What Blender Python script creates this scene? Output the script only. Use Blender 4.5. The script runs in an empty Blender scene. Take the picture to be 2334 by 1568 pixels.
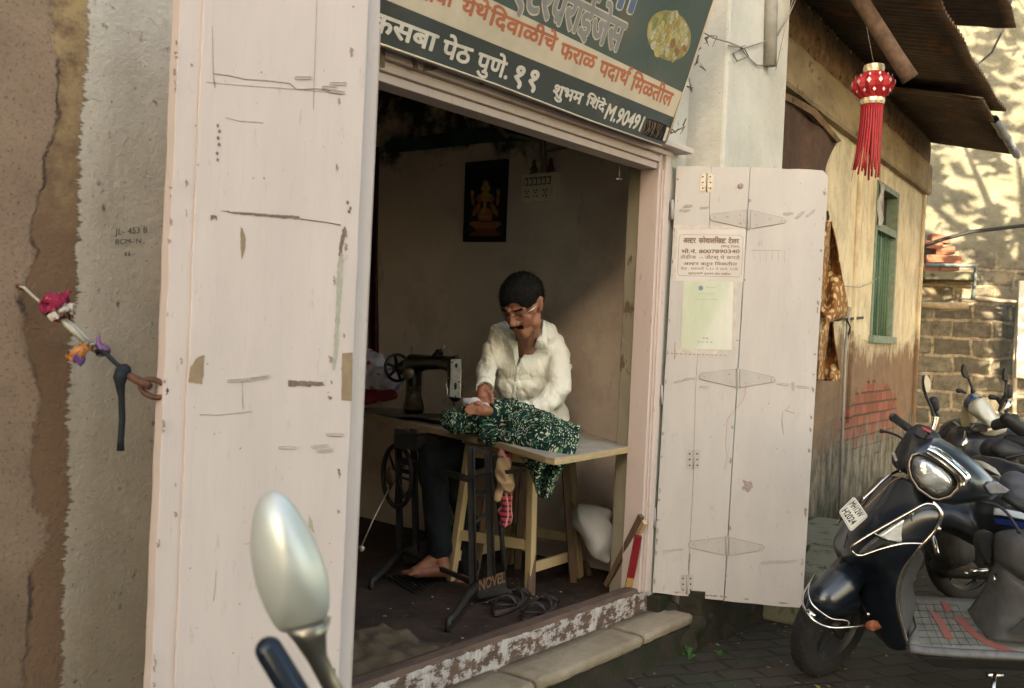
import bpy, bmesh, math, random
from mathutils import Vector, Matrix, noise
random.seed(7)
S = bpy.context.scene
COL = S.collection
V = Vector
# ---------------------------------------------------------------- camera
FPX = 2270.0; W_IMG = 2334.0; H_IMG = 1568.0
AL = math.radians(37.8); RHO = .046; PIT = 26/2270
CAM = V((0, -2.326, 1.45))
_d = V((math.cos(AL), math.sin(AL), 0)); _r = V((math.sin(AL), -math.cos(AL), 0)); _u = V((0, 0, 1))
FW = (_d*math.cos(PIT) - _u*math.sin(PIT)).normalized()
_up0 = _r.cross(FW)
UP = (_up0*math.cos(RHO) - _r*math.sin(RHO)).normalized()
RT = (_r*math.cos(RHO) + _up0*math.sin(RHO)).normalized()
cd = bpy.data.cameras.new('camera'); co = bpy.data.objects.new('camera', cd); COL.objects.link(co)
cd.sensor_width = 36; cd.lens = FPX/W_IMG*36; cd.clip_end = 500; cd.clip_start = .05
co.matrix_world = Matrix(((RT.x, UP.x, -FW.x, CAM.x), (RT.y, UP.y, -FW.y, CAM.y), (RT.z, UP.z, -FW.z, CAM.z), (0, 0, 0, 1)))
cd.dof.use_dof = True; cd.dof.focus_distance = 4.5; cd.dof.aperture_fstop = 5.0
S.camera = co
# ---------------------------------------------------------------- light
SUN_EL = math.radians(18); SUN_DIR = V((.79*math.cos(SUN_EL), .61*math.cos(SUN_EL), -math.sin(SUN_EL)))   # way the light travels
wd = bpy.data.worlds.new('World'); S.world = wd; wd.use_nodes = True
_bg = wd.node_tree.nodes['Background']; _sky = wd.node_tree.nodes.new('ShaderNodeTexSky')
_sky.sky_type = 'NISHITA'; _sky.sun_disc = False; _sky.sun_elevation = SUN_EL
_sky.sun_rotation = math.atan2(-SUN_DIR.x, -SUN_DIR.y); _sky.dust_density = 1.2; _sky.ozone_density = 1.0
wd.node_tree.links.new(_sky.outputs[0], _bg.inputs[0]); _bg.inputs[1].default_value = .15
sl = bpy.data.lights.new('sun', 'SUN'); so = bpy.data.objects.new('sun', sl); COL.objects.link(so)
sl.energy = 3.1; sl.angle = math.radians(.5); sl.color = (1, .93, .80)
so.rotation_euler = SUN_DIR.to_track_quat('-Z', 'Y').to_euler()
vs = S.view_settings
vs.view_transform = 'Standard'; vs.look = 'None'; vs.gamma = 1; vs.exposure = 2.82; vs.use_curve_mapping = False
vs.use_white_balance = True; vs.white_balance_temperature = 8500; vs.white_balance_tint = 13
S.cycles.use_denoising = True
S.cycles.max_bounces = 8; S.cycles.diffuse_bounces = 5; S.cycles.transparent_max_bounces = 8
# ---------------------------------------------------------------- placing helpers (survey coordinates of the site -> metres)
def ray(x, y): return FW + RT*((x-1167)/FPX) + UP*((784-y)/FPX)
def P(x, y, Z): return CAM + ray(x, y)*Z
def onY(x, y, Y=0.):
    v = ray(x, y); return CAM + v*((Y-CAM.y)/v.y)
def onX(x, y, X):
    v = ray(x, y); return CAM + v*((X-CAM.x)/v.x)
def onZ(x, y, z):
    v = ray(x, y); return CAM + v*((z-CAM.z)/v.z)
def onpl(x, y, p0, n):
    v = ray(x, y); return CAM + v*((p0-CAM).dot(n)/v.dot(n))
def proj(p):
    q = p-CAM; Z = q.dot(FW); return 1167+FPX*q.dot(RT)/Z, 784-FPX*q.dot(UP)/Z, Z
# ---------------------------------------------------------------- materials
OUTDOOR = .79      # common trim of the outdoor reflectances against the exposure
INDOOR = ('grimy_inner_wall', 'earth_floor', 'worn_laminate', 'ply_edge', 'new_pine', 'brown_skin', 'green_leaf_print', 'ivory_plastic', 'deity_orange', 'deity_gold', 'deity_red', 'printed_plastic_bag', 'red_plastic', 'white_sacking', 'cast_iron', 'worn_gilt', 'olive_highlight', 'beige_cloth', 'red_plaid', 'green_band', 'sooty_boards', 'cream_render', 'white_lining', 'cream_shirt')
class NT:
    def __init__(s, name):
        m = bpy.data.materials.new(name); m.use_nodes = True; s.m = m; s.t = m.node_tree
        s.b = s.t.nodes['Principled BSDF']; s.out = s.t.nodes['Material Output']
    def n(s, typ, inputs=None, **kw):
        nd = s.t.nodes.new('ShaderNode'+typ)
        for k, v in kw.items(): setattr(nd, k, v)
        for k, v in (inputs or {}).items():
            sock = nd.inputs[k]
            if isinstance(v, bpy.types.NodeSocket): s.t.links.new(v, sock)
            elif isinstance(v, (tuple, list)) and len(v) == 3 and sock.type == 'RGBA': sock.default_value = (*v, 1)
            else: sock.default_value = v
        return nd
    def L(s, a, b): s.t.links.new(a, b)
    def coord(s, scale=(1, 1, 1), rot=(0, 0, 0), loc=(0, 0, 0)):
        tc = s.n('TexCoord'); mp = s.n('Mapping', {0: tc.outputs['Object']})
        mp.inputs['Scale'].default_value = scale; mp.inputs['Rotation'].default_value = rot; mp.inputs['Location'].default_value = loc
        return mp.outputs[0]
    def noise(s, scale, detail=5, rough=.6, vec=None, dist=0):
        return s.n('TexNoise', {'Vector': vec or s.coord(), 'Scale': scale, 'Detail': detail, 'Roughness': rough, 'Distortion': dist}).outputs[0]
    def ramp(s, fac, a, b):
        m = s.n('MapRange', {0: fac, 1: a, 2: b, 3: 0., 4: 1.}); m.clamp = True; return m.outputs[0]
    def mix(s, fac, a, b):
        m = s.n('Mix', data_type='RGBA')
        for k, v in ((0, fac), (6, a), (7, b)):
            if isinstance(v, bpy.types.NodeSocket): s.L(v, m.inputs[k])
            elif k == 0: m.inputs[0].default_value = v
            else: m.inputs[k].default_value = (*v, 1)
        return m.outputs[2]
    def math(s, op, a, b=0., c=None):
        m = s.n('Math', operation=op)
        for i, v in enumerate((a, b) if c is None else (a, b, c)):
            if isinstance(v, bpy.types.NodeSocket): s.L(v, m.inputs[i])
            else: m.inputs[i].default_value = v
        return m.outputs[0]
    def xyz(s, vec=None):
        q = s.n('SeparateXYZ', {0: vec or s.coord()}); return q.outputs
    def bump(s, h, strength=.5, dist=.01, nrm=None):
        b = s.n('Bump', {'Height': h, 'Strength': strength, 'Distance': dist})
        if nrm: s.L(nrm, b.inputs['Normal'])
        return b.outputs[0]
    def done(s, col, rough=.8, nrm=None, metal=0., spec=.3, **kw):
        k_ = 1. if (s.m.name in INDOOR or (isinstance(metal, float) and metal > .5)) else OUTDOOR
        if isinstance(col, bpy.types.NodeSocket): col = s.n('VectorMath', {0: col, 3: k_}, operation='SCALE').outputs[0]
        else: col = tuple(q*k_ for q in col)
        for k, v in (('Base Color', col), ('Roughness', rough), ('Metallic', metal), ('Specular IOR Level', spec)):
            if isinstance(v, bpy.types.NodeSocket): s.L(v, s.b.inputs[k])
            elif k == 'Base Color': s.b.inputs[k].default_value = (*v, 1)
            else: s.b.inputs[k].default_value = v
        if nrm: s.L(nrm, s.b.inputs['Normal'])
        for k, v in kw.items(): s.b.inputs[k].default_value = v
        return s.m
_mc = {}
def M(name, c1, c2=None, scale=20, rough=.7, bump=.3, bd=.004, bs=None, metal=0., spec=.3, stretch=(1, 1, 1), lo=.35, hi=.65, c3=None, s3=3, lo3=.55, hi3=.62, **kw):
    """plain surface with two noise tones, a third blotch tone and a bump"""
    if name in _mc: return _mc[name]
    t = NT(name); vec = t.coord(stretch)
    c = c1
    if c2: c = t.mix(t.ramp(t.noise(scale, vec=vec), lo, hi), c1, c2)
    if c3: c = t.mix(t.ramp(t.noise(s3, 6, .65, vec=vec), lo3, hi3), c, c3)
    nr = t.bump(t.noise(bs or scale*3, 6, vec=vec), bump, bd) if bump else None
    _mc[name] = t.done(c, rough, nr, metal, spec, **kw)
    return _mc[name]
# ---------------------------------------------------------------- mesh builder
def basis(ax):
    ax = ax.normalized(); h = V((0, 0, 1)) if abs(ax.z) < .9 else V((1, 0, 0))
    a = ax.cross(h).normalized(); return a, ax.cross(a).normalized()
class MB:
    def __init__(s): s.bm = bmesh.new()
    def _f(s, vs, mi=0, sm=False):
        try: f = s.bm.faces.new(vs); f.material_index = mi; f.smooth = sm; return f
        except ValueError: return None
    def box(s, lo, hi, mi=0):
        lo = V(lo); hi = V(hi)
        p = [V((x, y, z)) for z in (lo.z, hi.z) for y in (lo.y, hi.y) for x in (lo.x, hi.x)]
        return s.hexa(p, mi)
    def hexa(s, p, mi=0):       # p: 8 corners, bit0 = a, bit1 = b, bit2 = c
        v = [s.bm.verts.new(q) for q in p]
        for f in ((0, 2, 3, 1), (4, 5, 7, 6), (0, 1, 5, 4), (2, 6, 7, 3), (0, 4, 6, 2), (1, 3, 7, 5)): s._f([v[i] for i in f], mi)
        return v
    def obox(s, c, ax, ay, az, mi=0):   # centre and three half vectors
        c = V(c); ax, ay, az = V(ax), V(ay), V(az)
        return s.hexa([c + ax*(1 if i & 1 else -1) + ay*(1 if i & 2 else -1) + az*(1 if i & 4 else -1) for i in range(8)], mi)
    def beam(s, a, b, w, h, up=V((0, 0, 1)), mi=0):
        a, b = V(a), V(b); d = (b-a); side = d.cross(up).normalized(); u2 = side.cross(d).normalized()
        return s.obox((a+b)/2, d/2, side*w/2, u2*h/2, mi)
    def prism(s, pts, off, mi=0):       # polygon extruded by vector off
        off = V(off); a = [s.bm.verts.new(V(p)) for p in pts]; b = [s.bm.verts.new(V(p)+off) for p in pts]; n = len(a)
        s._f(a, mi); s._f(b[::-1], mi)
        for i in range(n): s._f([a[i], b[i], b[(i+1) % n], a[(i+1) % n]][::-1], mi)
    def tube(s, pts, r, n=10, mi=0, cap=True, closed=False):
        pts = [V(p) for p in pts]; k = len(pts); rs = r if isinstance(r, (list, tuple)) else [r]*k
        rings = []; a = None
        for i, p in enumerate(pts):
            if closed: t = (pts[(i+1) % k]-pts[i-1])
            else: t = (pts[min(i+1, k-1)]-pts[max(i-1, 0)])
            t = t.normalized() if t.length > 1e-9 else V((0, 0, 1))
            if a is None: a, _b = basis(t)
            a = (a - t*a.dot(t)).normalized(); b = t.cross(a)
            rings.append([s.bm.verts.new(p + (a*math.cos(2*math.pi*j/n) + b*math.sin(2*math.pi*j/n))*rs[i]) for j in range(n)])
        for i in range(k if closed else k-1):
            A, B = rings[i], rings[(i+1) % k]
            for j in range(n): s._f([A[j], A[(j+1) % n], B[(j+1) % n], B[j]], mi, True)
        if cap and not closed: s._f(rings[0][::-1], mi); s._f(rings[-1], mi)
    def rings(s, rr, mi=0, cap=True, closed=True, sm=True):   # list of point rings with the same count
        vv = [[s.bm.verts.new(V(p)) for p in r] for r in rr]; n = len(vv[0])
        for A, B in zip(vv, vv[1:]):
            for j in range(n if closed else n-1): s._f([A[j], A[(j+1) % n], B[(j+1) % n], B[j]], mi, sm)
        if cap and closed: s._f(vv[0][::-1], mi, False); s._f(vv[-1], mi, False)
    def lathe(s, o, ax, prof, n=24, mi=0):      # prof: (radius, height along ax)
        o = V(o); ax = V(ax).normalized(); a, b = basis(ax)
        s.rings([[o + ax*h + (a*math.cos(2*math.pi*j/n) + b*math.sin(2*math.pi*j/n))*max(r, 1e-4) for j in range(n)] for r, h in prof], mi)
    def ell(s, c, ax, ay, az, n=16, m=10, mi=0):
        c = V(c); ax, ay, az = V(ax), V(ay), V(az)
        s.rings([[c + az*math.cos(math.pi*(i+.001)/(m+.002)) + (ax*math.cos(2*math.pi*j/n) + ay*math.sin(2*math.pi*j/n))*math.sin(math.pi*max(i, .03)/m if i < m else math.pi*(m-.03)/m) for j in range(n)] for i in range(m+1)], mi)
    def patch(s, rows, sub=4, mi=0, closed=False):      # Catmull-Rom surface through a grid of points
        def cr(l, sub, cl=False):
            out = []; n = len(l)
            for i in range(n if cl else n-1):
                g = (lambda q: l[q % n]) if cl else (lambda q: l[min(max(q, 0), n-1)])
                p0, p1, p2, p3 = g(i-1), g(i), g(i+1), g(i+2)
                for k in range(sub):
                    t = k/sub
                    out.append(.5*((2*p1) + (p2-p0)*t + (2*p0-5*p1+4*p2-p3)*t*t + (3*p1-p0-3*p2+p3)*t**3))
            if not cl: out.append(l[-1].copy())
            return out
        rows = [cr([V(p) for p in r], sub, closed) for r in rows]
        cols = [cr([r[j] for r in rows], sub) for j in range(len(rows[0]))]
        g = [[s.bm.verts.new(cols[j][i]) for j in range(len(cols))] for i in range(len(cols[0]))]
        for A, B in zip(g, g[1:]):
            n = len(A)
            for j in range(n if closed else n-1): s._f([A[j], A[(j+1) % n], B[(j+1) % n], B[j]], mi, True)
    def xf(s, m): bmesh.ops.transform(s.bm, matrix=m, verts=s.bm.verts)
    def build(s, name, mats, root=None, bevel=0, solid=0, sub=0, soff=0, smooth=None):
        me = bpy.data.meshes.new(name)
        bmesh.ops.remove_doubles(s.bm, verts=s.bm.verts, dist=1e-6)
        if not solid: bmesh.ops.recalc_face_normals(s.bm, faces=s.bm.faces)
        loc = ROOTLOC.get(root.name if root else '', V((0, 0, 0)))
        bmesh.ops.translate(s.bm, vec=-loc, verts=s.bm.verts)
        s.bm.to_mesh(me); s.bm.free()
        for m in (mats if isinstance(mats, (list, tuple)) else [mats]): me.materials.append(m)
        if smooth is not None: me.polygons.foreach_set('use_smooth', [smooth]*len(me.polygons))
        o = bpy.data.objects.new(name, me); COL.objects.link(o)
        if root: o.parent = root; ROOTLOC[o.name] = loc
        if solid:
            md = o.modifiers.new('thickness', 'SOLIDIFY'); md.thickness = solid; md.offset = soff
        if sub: md = o.modifiers.new('sub', 'SUBSURF'); md.levels = md.render_levels = sub
        if bevel:
            md = o.modifiers.new('bevel', 'BEVEL'); md.width = bevel; md.segments = 2; md.limit_method = 'ANGLE'; md.angle_limit = math.radians(40)
        return o
ROOTLOC = {}
def tag(o, label=None, cat=None, group=None, kind=None):
    if label: o['label'] = label
    if cat: o['category'] = cat
    if group: o['group'] = group
    if kind: o['kind'] = kind
    return o
def thing(name, label, cat, loc=(0, 0, 0), group=None):
    o = bpy.data.objects.new(name, None); COL.objects.link(o); o.location = V(loc); o.empty_display_size = .1
    ROOTLOC[o.name] = V(loc)
    return tag(o, label, cat, group)
def recenter(o):        # give a one-mesh thing an origin at its base
    me = o.data; c = sum((v.co for v in me.vertices), V())/len(me.vertices); c.z = min(v.co.z for v in me.vertices)
    me.transform(Matrix.Translation(-c)); o.location = c; return o
def bake(o):            # apply modifiers for good
    dg = bpy.context.evaluated_depsgraph_get(); dg.update()
    me = bpy.data.meshes.new_from_object(o.evaluated_get(dg)); me.name = o.name
    o.modifiers.clear(); old = o.data; o.data = me; bpy.data.meshes.remove(old); return o
def fuse(o, voxel, smooth=6, fac=.5):
    md = o.modifiers.new('r', 'REMESH'); md.mode = 'VOXEL'; md.voxel_size = voxel; md.use_smooth_shade = True
    if smooth: ms = o.modifiers.new('s', 'SMOOTH'); ms.iterations = smooth; ms.factor = fac
    return bake(o)
def caps(b, a, c, r1, r2=None, n=12):   # tapered capsule with round ends
    a, c = V(a), V(c); r2 = r1 if r2 is None else r2; d = (c-a)
    if d.length < 1e-6: d = V((0, 0, 1e-4))
    t = d.normalized(); x, y = basis(t); rr = []
    for i in range(1, 6):
        th = math.pi/2*(1-i/5); rr.append((a - t*r1*math.sin(th), r1*math.cos(th) + 1e-5))
    rr.insert(0, (a-t*r1, 1e-4))
    for i in range(0, 5):
        th = math.pi/2*i/5; rr.append((c + t*r2*math.sin(th), r2*math.cos(th) + 1e-5))
    rr.append((c+t*r2, 1e-4))
    b.rings([[p + (x*math.cos(2*math.pi*j/n) + y*math.sin(2*math.pi*j/n))*r for j in range(n)] for p, r in rr])
def chain(b, pts, rs):
    for i in range(len(pts)-1): caps(b, pts[i], pts[i+1], rs[i], rs[i+1])
def wob(o, amp, sc, seed=0):        # uneven hand-made surface
    for v in o.data.vertices:
        q = V(v.co)*sc + V((seed, seed*2, 0)); v.co += noise.noise_vector(q)*amp
    return o
# ================================================================ materials of the setting
def m_paint(name, base, grime=(.30, .22, .16), amt=.5):
    t = NT(name); v = t.coord((1, 1, .25)); v1 = t.coord()
    c = t.mix(t.ramp(t.noise(9, 6, .6, v), .3, .75), base, tuple(x*.88 for x in base))
    c = t.mix(t.math('MULTIPLY', t.ramp(t.noise(38, 8, .75, v), .60, .72), amt), c, grime)
    c = t.mix(t.math('MULTIPLY', t.ramp(t.noise(150, 3, .7, v1), .70, .76), .8), c, grime)
    n = t.bump(t.noise(60, 6, .6, t.coord((1, 1, .08))), .5, .003)
    return t.done(c, .55, n, spec=.35)
PINK = m_paint('pink_paint', (.60, .51, .465))
PINK2 = m_paint('worn_pink_paint', (.62, .50, .44), (.22, .13, .09), .9)
LILAC = m_paint('lilac_white_paint', (.52, .485, .45), (.28, .20, .15), .45)
WOOD = M('raw_wood', (.20, .12, .07), (.11, .07, .045), 40, .8, .5, stretch=(1, 1, .2))
RUST = M('rust', (.16, .07, .04), (.07, .035, .025), 60, .8, .6, metal=.2)
DARKHOLE = M('dark_gap', (.012, .010, .009), rough=.95)
# left wall: whitewash over older brown plaster, ragged brush edge
def m_leftwall():
    t = NT('old_plaster'); vec = t.coord(); x = t.xyz(vec)[0]; z = t.xyz(vec)[2]
    brush = t.noise(22, 6, .75, t.coord((.35, 1, 3.2)))
    big = t.noise(2.2, 4, .6, vec)
    wob_ = t.math('ADD', t.math('MULTIPLY', t.math('SUBTRACT', brush, .5), .085), t.math('MULTIPLY', t.math('SUBTRACT', big, .5), .05))
    xe = t.math('ADD', x, wob_)
    edge = t.ramp(xe, 1.256, 1.262)
    # whitewash
    w = t.mix(t.ramp(t.noise(6, 6, .65, vec), .35, .7), (.70, .655, .56), (.54, .49, .40))
    low = t.math('ADD', z, t.math('MULTIPLY', t.math('SUBTRACT', t.noise(4, 5, .6, vec), .5), .9))
    w = t.mix(t.ramp(low, 2.2, .3), w, (.36, .30, .215))
    w = t.mix(t.ramp(t.noise(75, 6, .7, t.coord((1, 1, .6))), .62, .68), w, (.10, .075, .05))
    w = t.mix(t.math('MULTIPLY', t.ramp(t.noise(26, 8, .8, vec), .60, .66), .9), w, (.13, .085, .05))
    w = t.mix(t.math('MULTIPLY', t.ramp(t.noise(3.1, 8, .75, t.coord((1, 1, .5))), .55, .72), .6), w, (.34, .28, .20))
    w = t.mix(t.math('MULTIPLY', t.ramp(t.math('ADD', t.n('TexVoronoi', {'Vector': t.coord((1, 1, .7)), 'Scale': 21.}).outputs[0], t.math('MULTIPLY', t.noise(60, 4, .7, vec), .45)), .38, .28), t.ramp(t.noise(5, 3, .5, vec), .46, .54)), w, (.20, .14, .09))
    # brown plaster
    b = t.mix(t.ramp(t.noise(5, 7, .65, vec), .3, .7), (.38, .27, .19), (.26, .18, .125))
    b = t.mix(t.ramp(t.noise(110, 4, .7, vec), .55, .70), b, (.09, .06, .04))
    b = t.mix(t.ramp(low, 1.1, .2), b, (.13, .085, .05))
    xo = t.math('ADD', t.math('ADD', x, t.math('MULTIPLY', t.math('SUBTRACT', t.noise(9, 8, .7, vec), .5), .12)), t.math('MULTIPLY', t.math('SUBTRACT', t.noise(1.7, 3, .6, vec), .5), .34))
    och = t.mix(t.ramp(t.noise(14, 6, .7, vec), .4, .62), (.46, .33, .17), (.22, .14, .085))
    och = t.mix(t.ramp(low, 2.05, 1.6), och, (.21, .13, .08))
    b = t.mix(t.ramp(xo, 1.165, 1.172), b, och)
    crack = t.math('MULTIPLY', t.ramp(xo, 1.155, 1.165), t.ramp(xo, 1.176, 1.168))
    b = t.mix(t.math('MULTIPLY', crack, t.ramp(t.noise(7, 4, .6, vec), .50, .60)), b, (.09, .06, .045))
    c = t.mix(edge, b, w)
    h = t.math('ADD', t.math('MULTIPLY', t.noise(38, 8, .75, vec), .95), t.math('MULTIPLY', edge, .25))
    h = t.math('ADD', h, t.math('MULTIPLY', t.ramp(xo, 1.16, 1.175), -.35))
    return t.done(c, .92, t.bump(h, .9, .012), spec=.15)
LEFTWALL = m_leftwall()
def m_lime():
    t = NT('lime_wash'); vec = t.coord()
    c = t.mix(t.ramp(t.noise(3, 6, .7, vec), .35, .7), (.60, .59, .52), (.46, .45, .39))
    c = t.mix(t.ramp(t.noise(24, 7, .8, t.coord((1, 1, .5))), .62, .68), c, (.26, .20, .13))
    c = t.mix(t.ramp(t.noise(90, 4, .7, vec), .68, .72), c, (.14, .10, .06))
    return t.done(c, .9, t.bump(t.noise(30, 7, .7, vec), .6, .008), spec=.15)
LIME = m_lime()
def m_inner():
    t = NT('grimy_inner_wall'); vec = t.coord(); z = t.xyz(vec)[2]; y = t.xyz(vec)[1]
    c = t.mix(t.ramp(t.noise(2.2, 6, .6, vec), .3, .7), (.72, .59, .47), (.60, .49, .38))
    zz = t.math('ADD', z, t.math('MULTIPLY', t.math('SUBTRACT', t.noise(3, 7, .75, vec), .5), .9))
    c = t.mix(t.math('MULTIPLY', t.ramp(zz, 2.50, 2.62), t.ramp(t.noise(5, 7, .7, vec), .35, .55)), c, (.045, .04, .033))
    c = t.mix(t.ramp(t.noise(14, 8, .8, vec), .68, .74), c, (.13, .10, .07))
    c = t.mix(t.math('MULTIPLY', t.ramp(t.noise(1.4, 8, .7, vec), .50, .66), .55), c, (.36, .27, .20))
    c = t.mix(t.math('MULTIPLY', t.ramp(t.noise(7, 8, .8, t.coord((1, 1, .3))), .60, .70), .6), c, (.28, .21, .15))
    return t.done(c, .8, t.bump(t.noise(18, 7, .7, vec), .5, .008), spec=.2)
INNER = m_inner()
PIER = M('olive_distemper', (.33, .29, .20), (.26, .22, .155), 5, .85, .4, c3=(.15, .10, .06), s3=9, lo3=.62, hi3=.66, stretch=(1, 1, .5))
def m_floor():
    t = NT('earth_floor'); vec = t.coord()
    c = t.mix(t.ramp(t.noise(4, 8, .75, vec), .35, .65), (.080, .047, .032), (.030, .020, .015))
    c = t.mix(t.ramp(t.noise(19, 8, .8, vec), .62, .68), c, (.20, .16, .12))
    return t.done(c, .85, t.bump(t.noise(22, 8, .75, vec), .8, .012), spec=.25)
FLOOR = m_floor()
def m_sill():
    t = NT('flaking_sill_paint'); vec = t.coord(); z = t.xyz(vec)[2]; y = t.xyz(vec)[1]
    wood = t.mix(t.ramp(t.noise(30, 7, .7, t.coord((.15, 1, 1))), .35, .65), (.17, .105, .075), (.085, .055, .04))
    n = t.noise(26, 8, .75, t.coord((.5, 1, 1)))
    paint = t.mix(t.ramp(t.noise(60, 5, .7, t.coord((2.4, 1, .3))), .45, .6), (.55, .50, .46), (.40, .34, .30))
    f = t.math('ADD', t.math('MULTIPLY', t.ramp(y, .003, -.004), .34), n)       # the street face keeps most of its paint
    c = t.mix(t.ramp(f, .63, .67), wood, paint)
    return t.done(c, .8, t.bump(t.math('ADD', n, t.ramp(f, .66, .70)), .6, .004), spec=.2)
SILL = m_sill()
def m_stone(name, a, b, moss=.0, sc=6):
    t = NT(name); vec = t.coord()
    c = t.mix(t.ramp(t.noise(sc, 7, .65, vec), .3, .7), a, b)
    c = t.mix(t.ramp(t.noise(70, 5, .7, vec), .62, .72), c, tuple(x*.5 for x in b))
    if moss:
        c = t.mix(t.ramp(t.noise(7, 7, .7, vec), .62-moss*.3, .72-moss*.3), c, (.022, .028, .012))
    return t.done(c, .85, t.bump(t.noise(26, 8, .75, vec), 1., .016), spec=.2)
STEP = m_stone('step_stone', (.44, .355, .25), (.28, .22, .145))
PLINTH = m_stone('mossy_plinth', (.06, .045, .03), (.02, .018, .012), .35)
LEDGE = m_stone('ledge_stone', (.22, .215, .155), (.16, .16, .11), .25)
# ================================================================ street
def m_street():
    t = NT('mossy_pavers'); v = t.coord((1, 1, 1), (0, 0, .55))
    d = t.n('TexNoise', {'Vector': v, 'Scale': 3., 'Detail': 3}).outputs[1]
    vv = t.n('VectorMath', {0: v, 1: t.n('VectorMath', {0: d, 1: (.06, .06, .06)}, operation='MULTIPLY').outputs[0]}, operation='ADD').outputs[0]
    br = t.n('TexBrick', {'Vector': vv, 'Scale': 1., 'Mortar Size': .012, 'Mortar Smooth': .6, 'Bias': 0., 'Brick Width': .21, 'Row Height': .12,
                          'Color1': (.058, .040, .026), 'Color2': (.032, .026, .018), 'Mortar': (.018, .016, .01)})
    c = t.mix(t.ramp(t.noise(24, 8, .75), .45, .7), br.outputs[0], (.05, .035, .022))
    c = t.mix(t.ramp(t.noise(3.2, 6, .7), .50, .64), c, (.032, .045, .018))
    c = t.mix(t.ramp(t.noise(55, 5, .8), .68, .72), c, (.10, .07, .035))
    h = t.math('ADD', t.math('MULTIPLY', br.outputs[1], -1.2), t.math('MULTIPLY', t.noise(40, 8, .7), .7))
    return t.done(c, .8, t.bump(h, 1., .014), spec=.3)
b = MB(); b.rings([[(-60, -60, 0), (80, -60, 0)], [(-60, 60, 0), (80, 60, 0)]], closed=False, sm=False)
tag(b.build('street', m_street()), kind='structure')
# ================================================================ shop building
shop = thing('shop_building', 'small old shop with peeling plaster wall and pale pink wooden doorway standing open', 'shop', (0, 0, 0))
JL0, JL1 = 2.06, 2.17; JR0, JR1 = 4.05, 4.13; ZL = 2.24; ZT = 2.345; ZS = .285; ZF = .19
b = MB(); b.box((-1.5, 0, 0), (JL0, .30, 4.6)); b.build('outer_wall', LEFTWALL, shop)
b = MB(); b.box((JL0+.001, .012, ZT-.02), (4.36, .30, 4.6)); b.box((JR1, .012, 0), (4.36, .20, ZT-.021)); b.build('front_wall', LIME, shop)
b = MB(); b.box((4.325, -.185, 0), (5.03, .30, 4.6)); b.build('pillar', LIME, shop, bevel=.015)
b = MB(); b.box((4.02, .20, ZF-.02), (4.60, .26, 2.9))       # thick pier next to the opening
b.hexa([V(p) for p in ((4.092, .10, .1), (4.7, .10, .1), (4.092, .185, .1), (4.7, .185, .1), (4.092, .10, 2.9), (4.7, .10, 2.9), (4.092, .185, 2.9), (4.7, .185, 2.9))])
b = MB(); b.box((4.088, .10, ZF-.03), (4.62, .19, 2.95)); b.build('pier', PIER, shop, bevel=.01)
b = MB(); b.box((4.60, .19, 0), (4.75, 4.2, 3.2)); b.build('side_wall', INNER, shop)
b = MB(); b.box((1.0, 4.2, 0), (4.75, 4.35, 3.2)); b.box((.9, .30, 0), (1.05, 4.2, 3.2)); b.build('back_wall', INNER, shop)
CEIL = M('sooty_boards', (.10, .075, .055), (.045, .035, .028), 8, .9, .5)
b = MB(); b.box((.9, .30, 2.93), (4.75, 4.35, 3.05)); b.box((JL0+.002, .10, 2.93), (4.75, .299, 3.04)); b.build('ceiling', CEIL, shop)
# uneven trodden floor
b = MB(); nx, ny = 34, 40; g = []
for j in range(ny+1):
    row = []
    for i in range(nx+1):
        x = 1.0+3.65*i/nx; y = .075+4.2*j/ny
        row.append(b.bm.verts.new((x, y, ZF + .012*noise.noise(V((x*3, y*3, 0))) + .006*noise.noise(V((x*11, y*11, 3))))))
    g.append(row)
for A, B in zip(g, g[1:]):
    for j in range(nx): b._f([A[j], A[j+1], B[j+1], B[j]], 0, True)
b.build('shop_floor', FLOOR, shop)
# sill board with chipped edge
b = MB(); pro = []
for i in range(81):
    x = 2.0 + (4.14-2.0)*i/80; e = .004*noise.noise(V((x*14, 0, 0)))+.003*noise.noise(V((x*45, 2, 0)))
    pro.append([(x, 0+e, .235-.003+e), (x, -.001+e*.5, .262), (x, .010+e, ZS-.002), (x, .055, ZS), (x, .078, ZS-.006), (x, .08, .15), (x, .0, .15)])
b.rings(pro, sm=False); b.build('door_sill', SILL, shop)
b = MB(); b.box((2.0, -.185, -.05), (4.62, .0, .118)); b.box((4.26, -.215, -.05), (5.06, -.1, .27)); b.box((4.13, -.06, .119), (4.26, .0, .235)); b.box((-1.5, -.06, -.05), (1.999, -.001, .12)); o = b.build('plinth', PLINTH, shop)
# frame: jambs, lintel built up of stepped mouldings
b = MB()
b.box((JL0, -.01, ZS-.02), (JL1, .10, ZL+.09)); b.build('door_jamb', PINK2, shop, bevel=.004); b = MB()
b.box((JR0, .0, ZS-.02), (JR0+.032, .10, ZL+.09)); b.box((JR0+.033, -.016, ZS-.02), (JR1, .10, ZL+.09))
b.box((JR0+.020, -.008, ZS-.018), (JR0+.031, -.001, ZL))
b.build('door_jamb', PINK2, shop, bevel=.004)
b = MB()
x0, x1 = JL1+.001, JR0-.001
b.box((x0, .012, ZL), (x1, .10, ZL+.03)); b.box((x0, -.004, ZL+.031), (x1, .10, ZL+.055)); b.box((x0, .004, ZL+.0555), (x1, .10, ZL+.066))
b.box((JL0-.02, -.022, ZL+.067), (JR1+.004, .10, ZL+.088)); b.box((JL0-.02, -.014, ZL+.0885), (JR1+.01, .10, ZL+.094))
b.build('lintel', PINK2, shop, bevel=.003)
b = MB(); b.box((JL0-.05, -.075, ZT-.012), (4.235, .012, ZT+.013)); b.build('ledge_board', PINK, shop, bevel=.004)
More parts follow.
